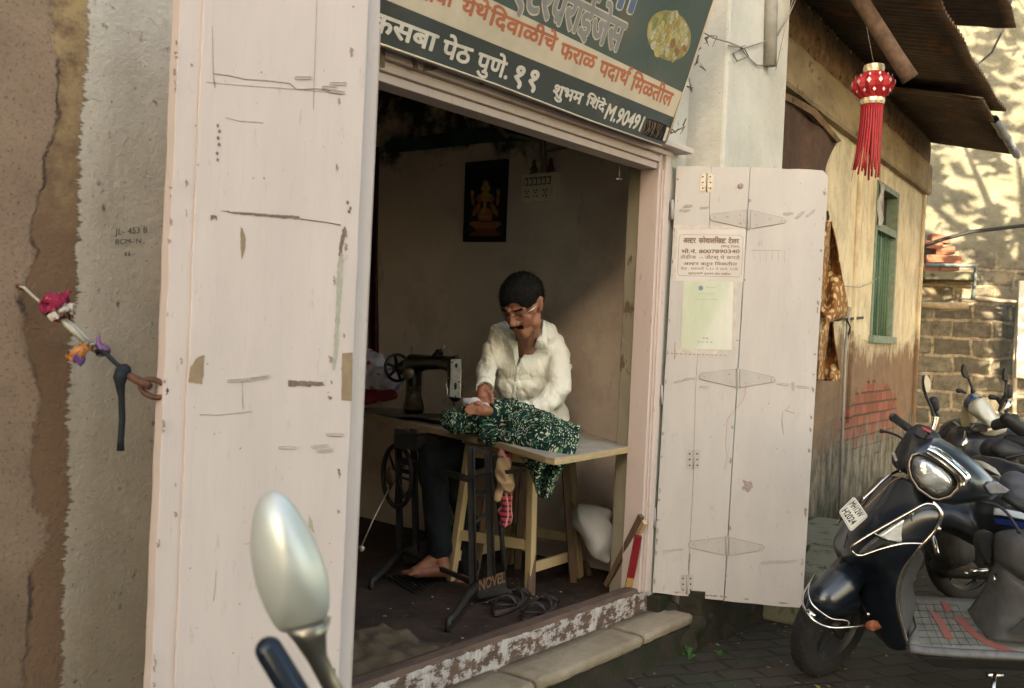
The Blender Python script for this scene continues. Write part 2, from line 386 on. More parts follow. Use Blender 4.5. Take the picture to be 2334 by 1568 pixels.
# ---- right leaf (two boards, unfolded towards the street)
HR = V((4.19, -.02, 0)); DR = V((.482, -.876, 0)).normalized(); NR = V((DR.y, -DR.x, 0)); NR = NR if NR.dot(CAM-HR) > 0 else -NR
def onR(x, y): return onpl(x, y, HR, NR)
b = MB(); th = -NR*.03
def edge_wob(pts, n=14, a=.004):
    out = []
    for i in range(len(pts)):
        p, q = pts[i], pts[(i+1) % len(pts)]; k = max(2, int((q-p).length/.05))
        for j in range(k):
            r = p.lerp(q, j/k); out.append(r + V((0, 0, 1))*noise.noise(r*17)*a + (q-p).normalized().cross(NR)*noise.noise(r*29)*a*.4)
    return out
b.prism(edge_wob([onR(1543, 378), onR(1708.5, 381), onR(1649, 1369), onR(1487, 1350)]), th)
b.prism(edge_wob([onR(1711, 381), onR(1876, 389), onR(1888, 401), onR(1829, 1386), onR(1651.5, 1370)]), th)
leafR = b.build('door_leaf', LILAC, shop); leafR['label'] = 'right pale lilac door leaf of two boards with notices taped on it'
HINGE = m_paint('painted_iron', (.46, .43, .395), (.22, .10, .06), .9)
for (x, y, s, w) in ((1706, 500, .95, 1), (1682, 862, .95, 1), (1657, 1245, .95, 1)):
    b = MB(); n = NR*.004
    def q(dx, dy): return onR(x+dx*s, y+dy*s+dx*.035)+NR*.001
    b.prism([q(-92, -3), q(-88, -9), q(-5, -22), q(-5, 22), q(-88, 6), q(-92, 2)], n); b.prism([q(5, -22), q(85, -6), q(90, 0), q(85, 6), q(5, 22)], n)
    b.tube([q(0, -25)+n, q(0, 25)+n], .006, 8)
    for oo in ([(-92, -3), (-88, -9), (-5, -22), (-5, 22), (-88, 6), (-92, 2)], [(5, -22), (85, -6), (90, 0), (85, 6), (5, 22)]): b.tube([q(*o_)+n*.6 for o_ in oo], .0012, 4, 1, closed=True)
    for dx, dy in ((-80, -2), (-50, -5), (-18, 10), (-20, -10), (18, -10), (50, -4), (80, 0), (20, 11)): b.ell(q(dx, dy)+n*1.3, DR*.005, V((0, 0, .005)), NR*.002, 8, 4)
    b.build('strap_hinge', [HINGE, RUST] if w else HINGE, leafR, bevel=.001)
STEEL = M('galvanised', (.42, .38, .32), (.30, .26, .2), 50, .45, .2, metal=.7)
for (x, y, h) in ((1612, 416, 21), (1582, 1047, 22), (1567, 1331, 22)):
    b = MB(); n = NR*.0025
    for a, c in ((-14, -2.5), (2, 14)): b.prism([onR(x+a, y-h)+NR*.001, onR(x+c, y-h)+NR*.001, onR(x+c-2, y+h)+NR*.001, onR(x+a-2, y+h)+NR*.001], n)
    b.tube([onR(x, y-h)+n, onR(x-2, y+h)+n], .003, 6)
    for i in (-13, 0, 13):
        for a in (-9, 8): b.ell(onR(x+a-1, y+i)+NR*.0042, DR*.0042, V((0, 0, .0042)), NR*.001, 8, 4, 1)
    b.build('butt_hinge', [STEEL if y < 500 else HINGE, RUST], leafR)
b = MB()
for y in (478, 900, 1180):      # knuckles of the hinges to the frame
    b = MB(); b.tube([onR(1538-(y-378)*.058, y-22)+NR*.004, onR(1538-(y-378)*.058, y+22)+NR*.004], .008, 8); b.build('frame_hinge', HINGE, leafR)
# ---- left leaf, folded and tied back
A0 = P(385, 784, 2.25); A1 = P(850, 784, 2.6); DLf = V((A1.x-A0.x, A1.y-A0.y, 0)).normalized(); NLf = V((DLf.y, -DLf.x, 0)); NLf = NLf if NLf.dot(CAM-A0) > 0 else -NLf
def onL(x, y, off=0.): return onpl(x, y, A0+NLf*off, NLf)
def atu(x, y, z, off=0.):
    p = onL(x, y, off); return V((p.x, p.y, z))
LZ0, LZ1 = .30, 2.33
def vboard(b, xa, xb, off, thick, mi=0):
    p, q = atu(xa, 784, 0, off), atu(xb, 784, 0, off)
    pts = [V((p.x, p.y, LZ0)), V((q.x, q.y, LZ0)), V((q.x, q.y, LZ1)), V((p.x, p.y, LZ1))]
    k = [];
    for i in range(4):
        a, c = pts[i], pts[(i+1) % 4]; m = max(2, int((c-a).length/.045))
        for j in range(m):
            r = a.lerp(c, j/m); k.append(r + DLf*(.0022*noise.noise(r*9)+.0016*noise.noise(r*40)))
    b.prism(k, -NLf*thick, mi)
b = MB(); vboard(b, 432, 806, 0, .026); vboard(b, 377, 431, -.008, .045); vboard(b, 790, 833, -.028, .03)
leafL = b.build('door_leaf', PINK, shop, bevel=.0015); leafL['label'] = 'left pale pink door leaf folded back, scarred by old tape and staples'
p = atu(826, 784, 0, -.06)
b = MB(); q = V((2.10, -.012, 0)); dd = (q-p).normalized(); nn = V((-dd.y, dd.x, 0))*.012
b.prism([V((*(p+nn).xy, LZ0)), V((*(q+nn).xy, LZ0)), V((*(q-nn).xy, LZ0)), V((*(p-nn).xy, LZ0))], V((0, 0, ZL-LZ0))); b.build('inner_leaf', PINK2, shop)
# old tape, bare strips, staples and scratches on the left leaf
TAPE = M('brown_tape', (.30, .21, .12), (.24, .165, .095), 30, .45, .1); OLDTAPE = M('dried_tape', (.42, .42, .33), (.33, .30, .22), 40, .6, .2)
BARE = M('bare_strip', (.22, .16, .12), (.14, .10, .075), 80, .8, .3); SCR = M('scratch', (.24, .18, .15), (.42, .35, .31), 120, .9, 0)
def ragged(pts, f, mi, b, amp=1.2, step=5, off=.0006, N=NLf, seed=0):
    out = []
    for i in range(len(pts)):
        (x0, y0), (x1, y1) = pts[i], pts[(i+1) % len(pts)]; L = math.hypot(x1-x0, y1-y0); k = max(1, int(L/step))
        for j in range(k):
            x = x0+(x1-x0)*j/k; y = y0+(y1-y0)*j/k; a = amp if j else 0
            out.append(f(x+a*noise.noise(V((x*.3, y*.3, seed)))*2, y+a*noise.noise(V((x*.31, y*.29, 9+seed)))*2)+N*off)
    b.prism(out, N*.0006, mi)
def mark(nm, mt, pts, amp=1.3, step=5, leaf=None, seed=0):
    b = MB(); ragged(pts, onL, 0, b, amp, step, seed=seed); return b.build(nm, mt, leafL)
mark('bare_strip', BARE, [(500, 480), (560, 484), (640, 490), (682, 493), (684, 500), (640, 497), (540, 488)])
b = MB(); b.tube([onL(684, 499)+NLf*.001, onL(745, 507)+NLf*.001, onL(776, 513)+NLf*.001], .0013, 4); b.build('bare_strip', BARE, leafL)
mark('bare_strip', BARE, [(656, 867), (695, 868), (735, 870), (741, 878), (700, 881), (656, 880)], 2.0)
mark('bare_strip', BARE, [(786, 515), (789, 524), (781, 560), (777, 585), (771, 582), (776, 545), (779, 525)], 2)
b = MB()
ragged([(480, 490), (494, 492), (495, 503), (490, 497), (480, 503)], onL, 0, b, 1)
for i, (x, y) in enumerate([(494, 282), (498, 295), (495, 310), (497, 325), (493, 345), (494, 360), (796, 470), (794, 478), (790, 457)]): ragged([(x, y), (x+5, y+2), (x+4, y+9), (x-1, y+7)], onL, 0, b, 1.5, 3, seed=i)
o = b.build('paint_chips', BARE, leafL); o['kind'] = 'stuff'
mark('dried_tape', OLDTAPE, [(775, 575), (783, 580), (780, 640), (773, 730), (771, 790), (763, 845), (757, 842), (762, 780), (766, 700), (768, 620)], 1.6)
mark('dried_tape', OLDTAPE, [(703, 1172), (712, 1190), (716, 1215), (704, 1200)], 1.5)
mark('dried_tape', TAPE, [(548, 518), (553, 521), (560, 545), (558, 568), (551, 590), (549, 560)], 1.0)
mark('brown_tape', TAPE, [(447, 817), (455, 812), (466, 809), (461, 876), (429, 870), (433, 838), (440, 828)], 1.0, 4)
mark('brown_tape', TAPE, [(780, 805), (803, 803), (802, 914), (778, 912)], .5, 9)
def staple(b, f, N, x, y, L=26, w=5, ang=0, off=.0022, mi=0):
    c, s = math.cos(ang), math.sin(ang)
    pts = [(-L/2, -w/2), (L/2, -w/2), (L/2+2, 0), (L/2, w/2), (-L/2, w/2), (-L/2-2, 0)]
    b.tube([f(x+px*c-py*s, y+px*s+py*c)+N*off for px, py in pts], .0013, 5, mi, closed=True)
b = MB()
for x, y, L, a in ((545, 866, 50, -.05), (590, 860, 46, -.12), (763, 990, 36, .08), (729, 1016, 34, -.06), (740, 1026, 32, -.1), (770, 190, 34, .02), (750, 199, 30, .05), (690, 177, 34, 0), (765, 209, 36, .12), (655, 1019, 36, .02)):
    b = MB(); staple(b, onL, NLf, x, y, L, 6, a, mi=0)
    b.tube([onL(x-L*.4, y+3)+NLf*.0006, onL(x+L*.4, y+3+L*.8*a)+NLf*.0006], .0009, 4, 1); b.build('staple', [PINK, SCR], leafL)
b = MB(); random.seed(4)
def line(b, f, N, pts, r=.0009, off=.0008): b.tube([f(x, y)+N*off for x, y in pts], r, 4)
line(b, onL, NLf, [(486, 172), (490, 200), (485, 166)]); line(b, onL, NLf, [(487, 168), (520, 172), (560, 181), (610, 184), (660, 190), (676, 204)], .0012)
line(b, onL, NLf, [(470, 187), (540, 194), (680, 204), (785, 214)], .0006); line(b, onL, NLf, [(678, 204), (720, 202), (752, 207)], .0012)
line(b, onL, NLf, [(483, 60), (486, 168)], .0006); line(b, onL, NLf, [(722, 0), (718, 120), (714, 250)], .0005)
line(b, onL, NLf, [(455, 945), (500, 946), (575, 938)], .0008); line(b, onL, NLf, [(552, 870), (553, 930)], .0006)
line(b, onL, NLf, [(514, 268), (545, 276), (600, 280)], .0007)
line(b, onL, NLf, [(492, 1300), (490, 1340), (486, 1370)], .0006); line(b, onL, NLf, [(556, 1240), (572, 1238)], .0008)
for i in range(70):
    x = random.uniform(430, 780); y = random.uniform(30, 1540); a = random.uniform(1, 3); b.ell(onL(x, y)+NLf*.0004, DLf*.0009*a, V((0, 0, .0008*a)), NLf*.0006, 6, 4)
o = b.build('scratches', SCR, leafL); o['kind'] = 'stuff'
# scratches and staples on the right leaf
b = MB()
for x, y, L, a in ((1568, 470, 16, -.1), (1560, 480, 16, .1), (1605, 474, 14, -.1), (1797, 487, 18, -.1), (1823, 490, 20, -.7), (1848, 486, 20, -.7), (1548, 869, 18, -.2), (1572, 863, 18, -.1), (1606, 882, 14, 0), (1785, 875, 18, .1), (1808, 880, 14, 1.5), (1830, 882, 22, .05),
                   (1522, 1256, 16, -.1), (1545, 1252, 18, 0), (1748, 1281, 22, -.1), (1775, 1280, 22, -.05), (1803, 1279, 20, -.1)):
    b = MB(); staple(b, onR, NR, x, y, L*1.1, 4, a); b.build('staple', HINGE, leafR)
b = MB(); lr = lambda pts, r=.0009: line(b, onR, NR, pts, r)
lr([(1622, 378), (1618, 440), (1617, 520)]); lr([(1590, 810), (1585, 900), (1580, 1100), (1572, 1250), (1568, 1300)], .0011); lr([(1650, 1375), (1652, 1360)], .001)
lr([(1785, 938), (1782, 960), (1786, 990)], .0008); lr([(1800, 925), (1790, 935), (1810, 942)], .0012); lr([(1573, 1262), (1571, 1290), (1568, 1352)], .003)
for k in range(6): lr([(1718+k*14, 570), (1719+k*14, 592+3*(k % 3))], .0005)
lr([(1712, 570), (1780, 571)], .0006)
for i in range(60):
    x = random.uniform(1500, 1870); y = random.uniform(400, 1350); a = random.uniform(1, 3.2); b.ell(onR(x, y)+NR*.0004, DR*.0009*a, V((0, 0, .0009*a)), NR*.0006, 6, 4)
ragged([(1692, 1092), (1702, 1098), (1712, 1096), (1716, 1108), (1706, 1122), (1698, 1118), (1690, 1112), (1697, 1106)], onR, 0, b, 2, 4, N=NR)
b.ell(onR(1688, 424)+NR*.002, DR*.014, V((0, 0, .013)), NR*.003, 10, 6)
o = b.build('scratches', SCR, leafR); o['kind'] = 'stuff'
random.seed(17)
b = MB()      # chips along the leaf edges
for i in range(46):
    y = random.uniform(0, 1560); side = random.choice((0, 0, 1, 2, 3)); x = (405-.035*y, 437-.035*y, 806-.03*y, 780-.03*y)[side]+random.uniform(-2, 2); w, h = random.uniform(1.5, 5), random.uniform(4, 22)
    ragged([(x-w, y), (x+w*.6, y+h*.2), (x+w, y+h*.7), (x-w*.5, y+h)], onL, 0, b, 2, 3, seed=i, off=.0006 if side != 1 else .009)
CHIP = M('worn_chip', (.36, .28, .23), (.25, .19, .15), 80, .8, .3)
o = b.build('edge_chips', CHIP, leafL); o['kind'] = 'stuff'
b = MB()
for i in range(60):
    side = random.choice((0, 0, 1, 2, 2, 3)); t = random.random(); y = 382+t*970
    if side == 3: x, y = 1495+t*330, 1347+t*33
    else: x = (1543-.0576*(y-378)+3, 1709-.0605*(y-381)+random.choice((-4, 4)), 1885-.060*(y-395)-3)[side]
    w, h = random.uniform(1, 4), random.uniform(3, 16)
    if side == 3: w, h = random.uniform(4, 14), random.uniform(2, 6); y -= h
    ragged([(x-w, y), (x+w*.6, y+h*.2), (x+w, y+h*.7), (x-w*.5, y+h)], onR, 0, b, 1.6, 3, N=NR, seed=i)
o = b.build('edge_chips', CHIP, leafR); o['kind'] = 'stuff'
# ---- conduit pipe and wire knot on the pillar
def onPl(x, y): return onY(x, y, -.19)
PIPE = M('grey_pipe', (.34, .33, .29), (.25, .24, .2), 12, .7, .2)
b = MB(); b.tube([onPl(1752, -120)+V((0, -.02, 0)), onPl(1746, 152)+V((0, -.02, 0))], .033, 16); o = b.build('conduit_pipe', PIPE); recenter(o); tag(o, 'grey conduit pipe running down the whitewashed pillar', 'pipe')
b = MB(); yy = V((0, -.01, 0))
for pts in ([(1590, 70), (1620, 88), (1650, 96), (1680, 106), (1700, 128), (1722, 148), (1745, 150)], [(1655, 96), (1690, 112), (1700, 130), (1675, 140), (1668, 122), (1700, 108), (1738, 96), (1768, 80)], [(1768, 80), (1790, 40), (1812, -10)], [(1655, 104), (1680, 108), (1692, 105)]):
    b.tube([onPl(x, y)+yy*(1+.6*math.sin(i)) for i, (x, y) in enumerate(pts)], .0035, 6)
b.tube([onPl(1590, 70)+yy, onPl(1600, 40)+yy, onPl(1580, 10)+yy*4], .003, 6)
o = b.build('electric_wire', M('grey_cable', (.30, .27, .22), (.2, .17, .13), 30, .6, 0)); recenter(o); tag(o, 'knotted grey wire hanging on the white pillar beside the shop sign', 'wire')
# chipped brown plaster bits on the pillar edge
# ================================================================ stone steps in front of the sill
def slab(ps, pe, ye, label):
    b = MB(); n = 26; rr = []
    for i in range(n+1):
        t = i/n; x = ps+(pe-ps)*t; e = .006*noise.noise(V((x*9, 1, 0)))+.004*noise.noise(V((x*31, 4, 0))); f = -.010 if i in (0, n) else 0; yy = ye+e-f
        rr.append([(x, -.003, .120), (x, -.003, .168+f), (x, -.06, .171+f), (x, yy+.016, .1705+f+e*.3), (x, yy+.003, .164+f), (x, yy, .150), (x, yy+.004+e, .128), (x, yy+.012, .120)])
    b.rings(rr, sm=True); o = b.build('step_slab', STEP); recenter(o); wob(o, .0028, 9); wob(o, .0016, 40); tag(o, label, 'stone slab', 'stone slabs along the door sill')
XA = onZ(1175, 1515, .17).x
slab(2.30, 2.978, -.205, 'leftmost worn stone slab below the sill, cut off by the picture bottom')
slab(3.0, 3.775, -.2, 'long worn stone slab in the middle of the three under the sill')
slab(3.80, 4.245, -.19, 'short stone slab under the sill next to the right door leaf')
# rough mossy stones under the wall
b = MB(); random.seed(11)
for i in range(34):
    x = random.uniform(4.15, 5.4); y = -random.uniform(.02, .18)-.0; b.ell((x, y, random.uniform(.0, .14)), (random.uniform(.05, .1), 0, 0), (0, random.uniform(.04, .08), 0), (0, 0, random.uniform(.04, .08)), 10, 7)
o = b.build('rubble', PLINTH); wob(o, .03, 12); o.location.z = 0; tag(o, kind='stuff', label='dark mossy rubble at the foot of the pillar')
b = MB(); b.hexa([V(p) for p in ((4.98, -.62, 0), (6.6, -.55, 0), (4.98, .02, 0), (6.6, .12, 0), (5.0, -.50, .29), (6.6, -.42, .30), (5.0, .02, .31), (6.6, .12, .31))])
o = b.build('stone_ledge', LEDGE, bevel=.02); recenter(o); tag(o, 'low grey green stone ledge against the yellow house behind the scooter wheel', 'stone ledge')
# ================================================================ yellow house further along
HW0 = V((5.02, 0.0, 0)); HD = V((math.cos(math.radians(5.2)), math.sin(math.radians(5.2)), 0)); HN = V((HD.y, -HD.x, 0))   # HN points to the street
def onH(x, y, off=0.): return onpl(x, y, HW0+HN*off, HN)
E0 = onH(2113, 352); HEND = (E0-HW0).dot(HD)
def hp(s, z, off=0.): p = HW0+HD*s+HN*off; return V((p.x, p.y, z))
house = thing('yellow_house', 'low yellow house with rough weathered wall and rusty corrugated roof overhanging the lane', 'house', HW0)
_q = onH(1990, 955)-HW0; BRX, BRZ = _q.x, _q.z
def m_house():
    t = NT('weathered_yellow_plaster'); vec = t.coord(); X, Y_, Zz = t.xyz(vec)
    n1 = t.noise(3.2, 7, .65, vec); streak = t.noise(9, 6, .7, t.coord((1, 1, .4)))
    c = t.mix(t.ramp(n1, .3, .7), (.80, .70, .49), (.60, .51, .35))
    c = t.mix(t.math('MULTIPLY', t.ramp(streak, .48, .70), .75), c, (.34, .27, .18)); c = t.mix(t.math('MULTIPLY', t.ramp(t.noise(2.1, 7, .75, vec), .52, .66), .7), c, (.40, .36, .28))
    c = t.mix(t.ramp(t.noise(45, 6, .8, t.coord((1, 1, .5))), .64, .70), c, (.26, .17, .10))
    lvl = t.math('ADD', Zz, t.math('ADD', t.math('MULTIPLY', t.math('SUBTRACT', streak, .5), .7), t.math('MULTIPLY', t.math('SUBTRACT', n1, .5), .5)))
    brown = t.mix(t.ramp(t.noise(7, 7, .7, vec), .35, .65), (.26, .17, .11), (.19, .125, .08))
    c = t.mix(t.ramp(lvl, 1.52, 1.40), c, brown)
    # exposed bricks
    bx = t.n('TexBrick', {'Vector': t.coord((1, 1, 1), (math.radians(90), 0, 0)), 'Scale': 1., 'Brick Width': .19, 'Row Height': .085, 'Mortar Size': .009, 'Mortar Smooth': .4, 'Bias': -.2,
                         'Color1': (.31, .115, .075), 'Color2': (.20, .075, .05), 'Mortar': (.12, .08, .055)})
    cx = t.math('SUBTRACT', X, BRX); cz = t.math('SUBTRACT', Zz, BRZ)
    rr = t.math('ADD', t.math('POWER', t.math('MULTIPLY', cx, .85), 2.), t.math('POWER', t.math('MULTIPLY', cz, 2.9), 2.))
    rr = t.math('ADD', rr, t.math('MULTIPLY', t.math('SUBTRACT', t.noise(5, 7, .75, vec), .5), 2.6))
    bm_ = t.ramp(rr, .72, .66)
    c = t.mix(bm_, c, t.mix(t.ramp(t.noise(17, 7, .8, vec), .60, .74), bx.outputs[0], (.19, .13, .09)))
    grey = t.mix(t.ramp(t.noise(11, 7, .75, t.coord((1, 1, .35))), .4, .6), (.27, .23, .18), (.07, .07, .05))
    lv2 = t.math('ADD', Zz, t.math('MULTIPLY', t.math('SUBTRACT', t.noise(5, 7, .75, t.coord((1, 1, .8))), .5), .9))
    c = t.mix(t.ramp(lv2, .86, .70), c, grey)
    c = t.mix(t.ramp(lv2, .45, .15), c, (.028, .032, .018))
    h = t.math('ADD', t.noise(30, 8, .7, vec), t.math('MULTIPLY', t.math('MULTIPLY', bm_, bx.outputs[1]), -1.))
    h = t.math('ADD', h, t.math('MULTIPLY', t.ramp(lvl, 1.52, 1.48), -.8))
    return t.done(c, .92, t.bump(h, .9, .012), spec=.15)
HOUSE = m_house()
ZP = E0.z
b = MB(); ws0, ws1, wz0, wz1 = 1.0, 1, 1, 1
# window opening
wa, wb = onH(1990, 600), onH(2040, 600); sa, sb = (wa-HW0).dot(HD), (wb-HW0).dot(HD); zt, zb = onH(2012, 418).z, onH(1998, 765).z
def hbox(b, s0, s1, z0, z1, o0, o1, mi=0): b.hexa([hp(s, z, o) for z in (z0, z1) for o in (o0, o1) for s in (s0, s1)], mi)
hbox(b, 0, sa, 0, 3.6, -.2, 0); hbox(b, sb, HEND, 0, 3.6, -.2, 0); hbox(b, sa, sb, 0, zb, -.2, 0); hbox(b, sa, sb, zt, 3.6, -.2, 0)
b.build('wall', HOUSE, house)
b = MB(); b.hexa([hp(s, z, o) for z in (0, 3.6) for o in (-6, -.0) for s in (HEND-.2, HEND)]); b.xf(Matrix.Translation(HD*.002)); b.build('end_wall', HOUSE, house)
GREEN = M('faded_green_paint', (.035, .14, .085), (.02, .09, .06), 20, .6, .2); TEAL = M('teal_frame', (.20, .28, .22), (.15, .20, .15), 20, .7, .3, c3=(.2, .16, .1), s3=12)
win = None
b = MB(); f = .045
hbox(b, sa, sa+f, zb, zt, -.10, .012); hbox(b, sb-f, sb, zb, zt, -.10, .012); hbox(b, sa+f, sb-f, zt-f, zt, -.10, .012); hbox(b, sa-.03, sb+.03, zb-.06, zb, -.10, .04)
zm = zb+(zt-zb)*.71; hbox(b, sa+f, sb-f, zm-.03, zm+.03, -.10, .010)
win = b.build('window', TEAL, house, bevel=.003)
b = MB(); hbox(b, sa+f, sb-f, zb, zm-.03, -.12, -.11); b.build('shutter', GREEN, win)
GLS = M('dusty_glass', (.02, .022, .02), rough=.15, bump=0, spec=.5)
b = MB(); hbox(b, sa+f, sb-f, zm+.03, zt-f, -.09, -.08); b.build('pane', GLS, win)
b = MB(); s_m = (sa+sb)/2; hbox(b, s_m-.05, s_m+.05, zm+.03, zt-f, -.078, -.04); b.build('sash', M('sash_wood', (.32, .25, .2), (.2, .15, .12), 20), win)
b = MB()
for i in range(8): s = sa+f+(sb-sa-2*f)*(i+.5)/8; b.tube([hp(s, zb, -.03), hp(s, zm, -.03)], .007, 6)
b.build('bars', M('green_bars', (.07, .18, .115), (.13, .22, .14), 30), win)
b = MB(); random.seed(3); q = [(onH(1985, 425), 0), ]
rr = []
for i in range(9):
    z = zt-.02-(zt-zm)*.95*i/8; s = sa-.01; rr.append([hp(s+.015*math.sin(i*1.3)+k*.045, z, .02+.012*math.sin(k*2.5+i)) for k in range(4)])
b.patch(rr, 2); o = b.build('plastic_strip', M('torn_plastic', (.45, .45, .42), (.3, .3, .28), 30), win, solid=.002)
# beams and ragged plate under the eave
BEAM = M('yellowed_beam', (.38, .29, .17), (.22, .16, .095), 5, .85, .6, stretch=(.5, 1, 1), c3=(.12, .075, .045), s3=14, lo3=.60, hi3=.66)
RAG = M('rough_brown_band', (.24, .15, .08), (.13, .08, .045), 12, .9, .9, c3=(.06, .035, .02), s3=18)
zA = onH(2060, 333).z; zB = onH(2060, 410).z
b = MB(); rr = []
for i in range(60):
    s = -.0+HEND*i/59; e = .015*noise.noise(V((s*5, 0, 0)))+.01*noise.noise(V((s*19, 3, 0)))
    rr.append([hp(s, zB+e*.5, .0), hp(s, zB+e*.5, .05), hp(s, zB+.02+e, .062), hp(s, zA-.03+e, .058), hp(s, zA+e, .05), hp(s, zA+.01, .0)])
b.rings(rr, sm=False); b.build('beam', BEAM, house)
b = MB(); rr = []
for i in range(90):
    s = -.0+(HEND-.02)*i/89; e = .05*noise.noise(V((s*8, 7, 0)))+.035*noise.noise(V((s*27, 3, 0)))
    rr.append([hp(s, zA+.012, .0), hp(s, zA+.012, .03), hp(s, zA+.10, .045+e*.3), hp(s, zA+.26+e, .03), hp(s, zA+.34+e, .0)])
b.rings(rr, sm=False); b.build('wall_plate', RAG, house)
b = MB()
for px in (1950, 2099): b = MB(); q = (onH(px, 560)-HW0).dot(HD); hbox(b, q-.03, q+.02, 0 if px > 2000 else .9, zB, .001, .028); b.build('corner_post', HOUSE, house, bevel=.004)
# shutterless opening with a hanging brown cloth
DC = M('brown_sacking', (.115, .062, .04), (.07, .04, .028), 14, .95, .5)
rr = []
o1 = [(1766, 215, 0), (1800, 222, .03), (1840, 245, 0), (1880, 285, .03), (1909, 322, .0)]; o2 = [(1764, 300, .02), (1795, 300, .05), (1830, 310, .01), (1865, 330, .05), (1893, 350, .01)]
o3 = [(1762, 380, .02), (1790, 385, .06), (1820, 388, .02), (1850, 390, .06), (1880, 390, .01)]; o4 = [(1758, 480, .02), (1790, 480, .06), (1820, 484, .02), (1850, 480, .05), (1872, 480, .01)]
b = MB(); b.patch([[onH(x, y, .01+o) for x, y, o in r] for r in (o1, o2, o3, o4)], 5); o = b.build('sack_curtain', DC, solid=.006); recenter(o); tag(o, 'torn brown sack curtain over the opening under the yellow beam', 'curtain')
b = MB(); pts = [onH(x, y, .035) for x, y in ((1764, 205), (1800, 222), (1850, 250), (1908, 322), (1900, 326), (1840, 262), (1798, 238), (1764, 222))]; b.prism(pts, HN*.03); b.build('sagging_batten', RAG, house)
# roof
We = hp(HEND, ZP+.14, 0)
re = onpl(2318, 352, hp(HEND+.05, 0), HD)   # outer end of the eave
OV = (re-HW0).dot(HN); dz = re.z-We.z
TIN = M('rusty_tin', (.17, .125, .095), (.09, .07, .055), 5, .6, .4, metal=.3, c3=(.26, .13, .07), s3=5, lo3=.54, hi3=.64)
def tin(b, s0, s1, o0, z0, o1, z1, amp=.015, pitch=.085, sk=0., seed=0):
    n = int((s1-s0)/pitch*6); rows = []
    for k in range(7):
        t = k/6; row = []
        for i in range(n+1):
            s = s0+(s1-s0)*i/n; w = .02*noise.noise(V((s*2, t*3, seed)))
            row.append(hp(s, z0+(z1-z0)*t+amp*math.sin(2*math.pi*(s-s0)/pitch)+w, o0+(o1-o0)*(t)+(.03*noise.noise(V((s*1.3, seed, 0))) if k == 6 else 0)))
        rows.append(row)
    b.rings(rows, closed=False)
b = MB(); tin(b, 2.6, HEND+.06, -.6, ZP+.14-dz/OV*.6, OV, re.z); roof = b.build('roof', TIN, house, solid=.002)
c2 = onpl(2320, 62, HW0+HN*(OV+.22), HN); s2 = (c2-HW0).dot(HD)
b = MB(); tin(b, -.2, 3.45, -.6, ZP+.22-dz/OV*.6, OV+.05, re.z+.09, seed=5); b.build('roof_sheet', TIN, house, solid=.002)
b = MB(); tin(b, s2-2.4, s2, .25, c2.z+.12, OV+.22, c2.z, seed=9); b.build('roof_sheet', TIN, house, solid=.002)
TARP = M('grey_blue_tarp', (.34, .36, .38), (.22, .25, .32), 8, .6, .4, c3=(.05, .09, .25), s3=7, lo3=.6, hi3=.64)
b = MB(); rr = []
for i in range(30):
    s = 3.35+(HEND+.08-3.35)*i/29; e = V((0, 0, .025*noise.noise(V((s*4, 0, 0)))+.012*noise.noise(V((s*13, 0, 0))))); p = hp(s, re.z, OV)+e
    rr.append([p-HN*.05+V((0, 0, .035)), p+HN*.015+V((0, 0, .03)), p+HN*.035, p+HN*.01-V((0, 0, .035)), p-HN*.03-V((0, 0, .02))])
b.rings(rr, closed=False); b.build('edge_tarp', TARP, house, solid=.003)
# rafters under the tin
RAFT = M('old_rafter', (.15, .085, .05), (.075, .045, .03), 20, .85, .7)
for (x0, y0, x1, y1, r) in ((1935, -40, 2075, 180, .045),):
    b = MB(); p0 = onH(x0, y0, .45); p1 = onH(x1, y1, .75); pts = [p0.lerp(p1, t/8)+V((noise.noise(V((t, 0, 0)))*.02, 0, noise.noise(V((0, t, 0)))*.02)) for t in range(9)]
    b.tube(pts, [r*(1+.25*noise.noise(V((t*1.7, 5, 0)))) for t in range(9)], 8); b.build('rafter', RAFT, house)
for s in ():
    b = MB(); b.beam(hp(s, ZP+.08, -.1), hp(s, re.z-.03, OV-.12), .05, .06); b.build('rafter', RAFT, house)
for o_ in ():
    b = MB(); z = ZP+.11+dz*o_/OV; b.beam(hp(0, z, o_), hp(HEND, z, o_), .04, .035); b.build('purlin', RAFT, house)
# thin drain pipe, iron bracket
b = MB(); b.tube([onH(x, y, .04) for x, y in ((1936, 700), (1927, 800), (1921, 950), (1913, 1180))], .011, 8); o = b.build('drain_pipe', PIPE); recenter(o); tag(o, 'thin pale drain pipe on the lower wall of the yellow house', 'pipe')
b = MB(); b.beam(onH(1930, 727, .0), onH(1930, 727, .22)+HD*.02, .006, .02); b.beam(onH(1930, 727, .02), onH(1928, 790, .02), .006, .02); b.tube([onH(1930, 780, .02), onH(1938, 745, .08), onH(1930, 728, .19)], .006, 6)
b.beam(onH(1930, 727, .02), onH(1968, 724, .02), .006, .02)
o = b.build('iron_bracket', M('dark_iron', (.03, .025, .022), rough=.6)); recenter(o); tag(o, 'small dark iron shelf bracket on the yellow wall', 'bracket')
b = MB(); b.tube([onH(x, y, .05) for x, y in ((1905, 640), (1925, 652), (1960, 655), (1985, 645), (2005, 630))], .003, 5); o = b.build('slack_wire', M('grey_cable', ())); recenter(o); tag(o, 'slack thin wire looping across the yellow wall to the window', 'wire')
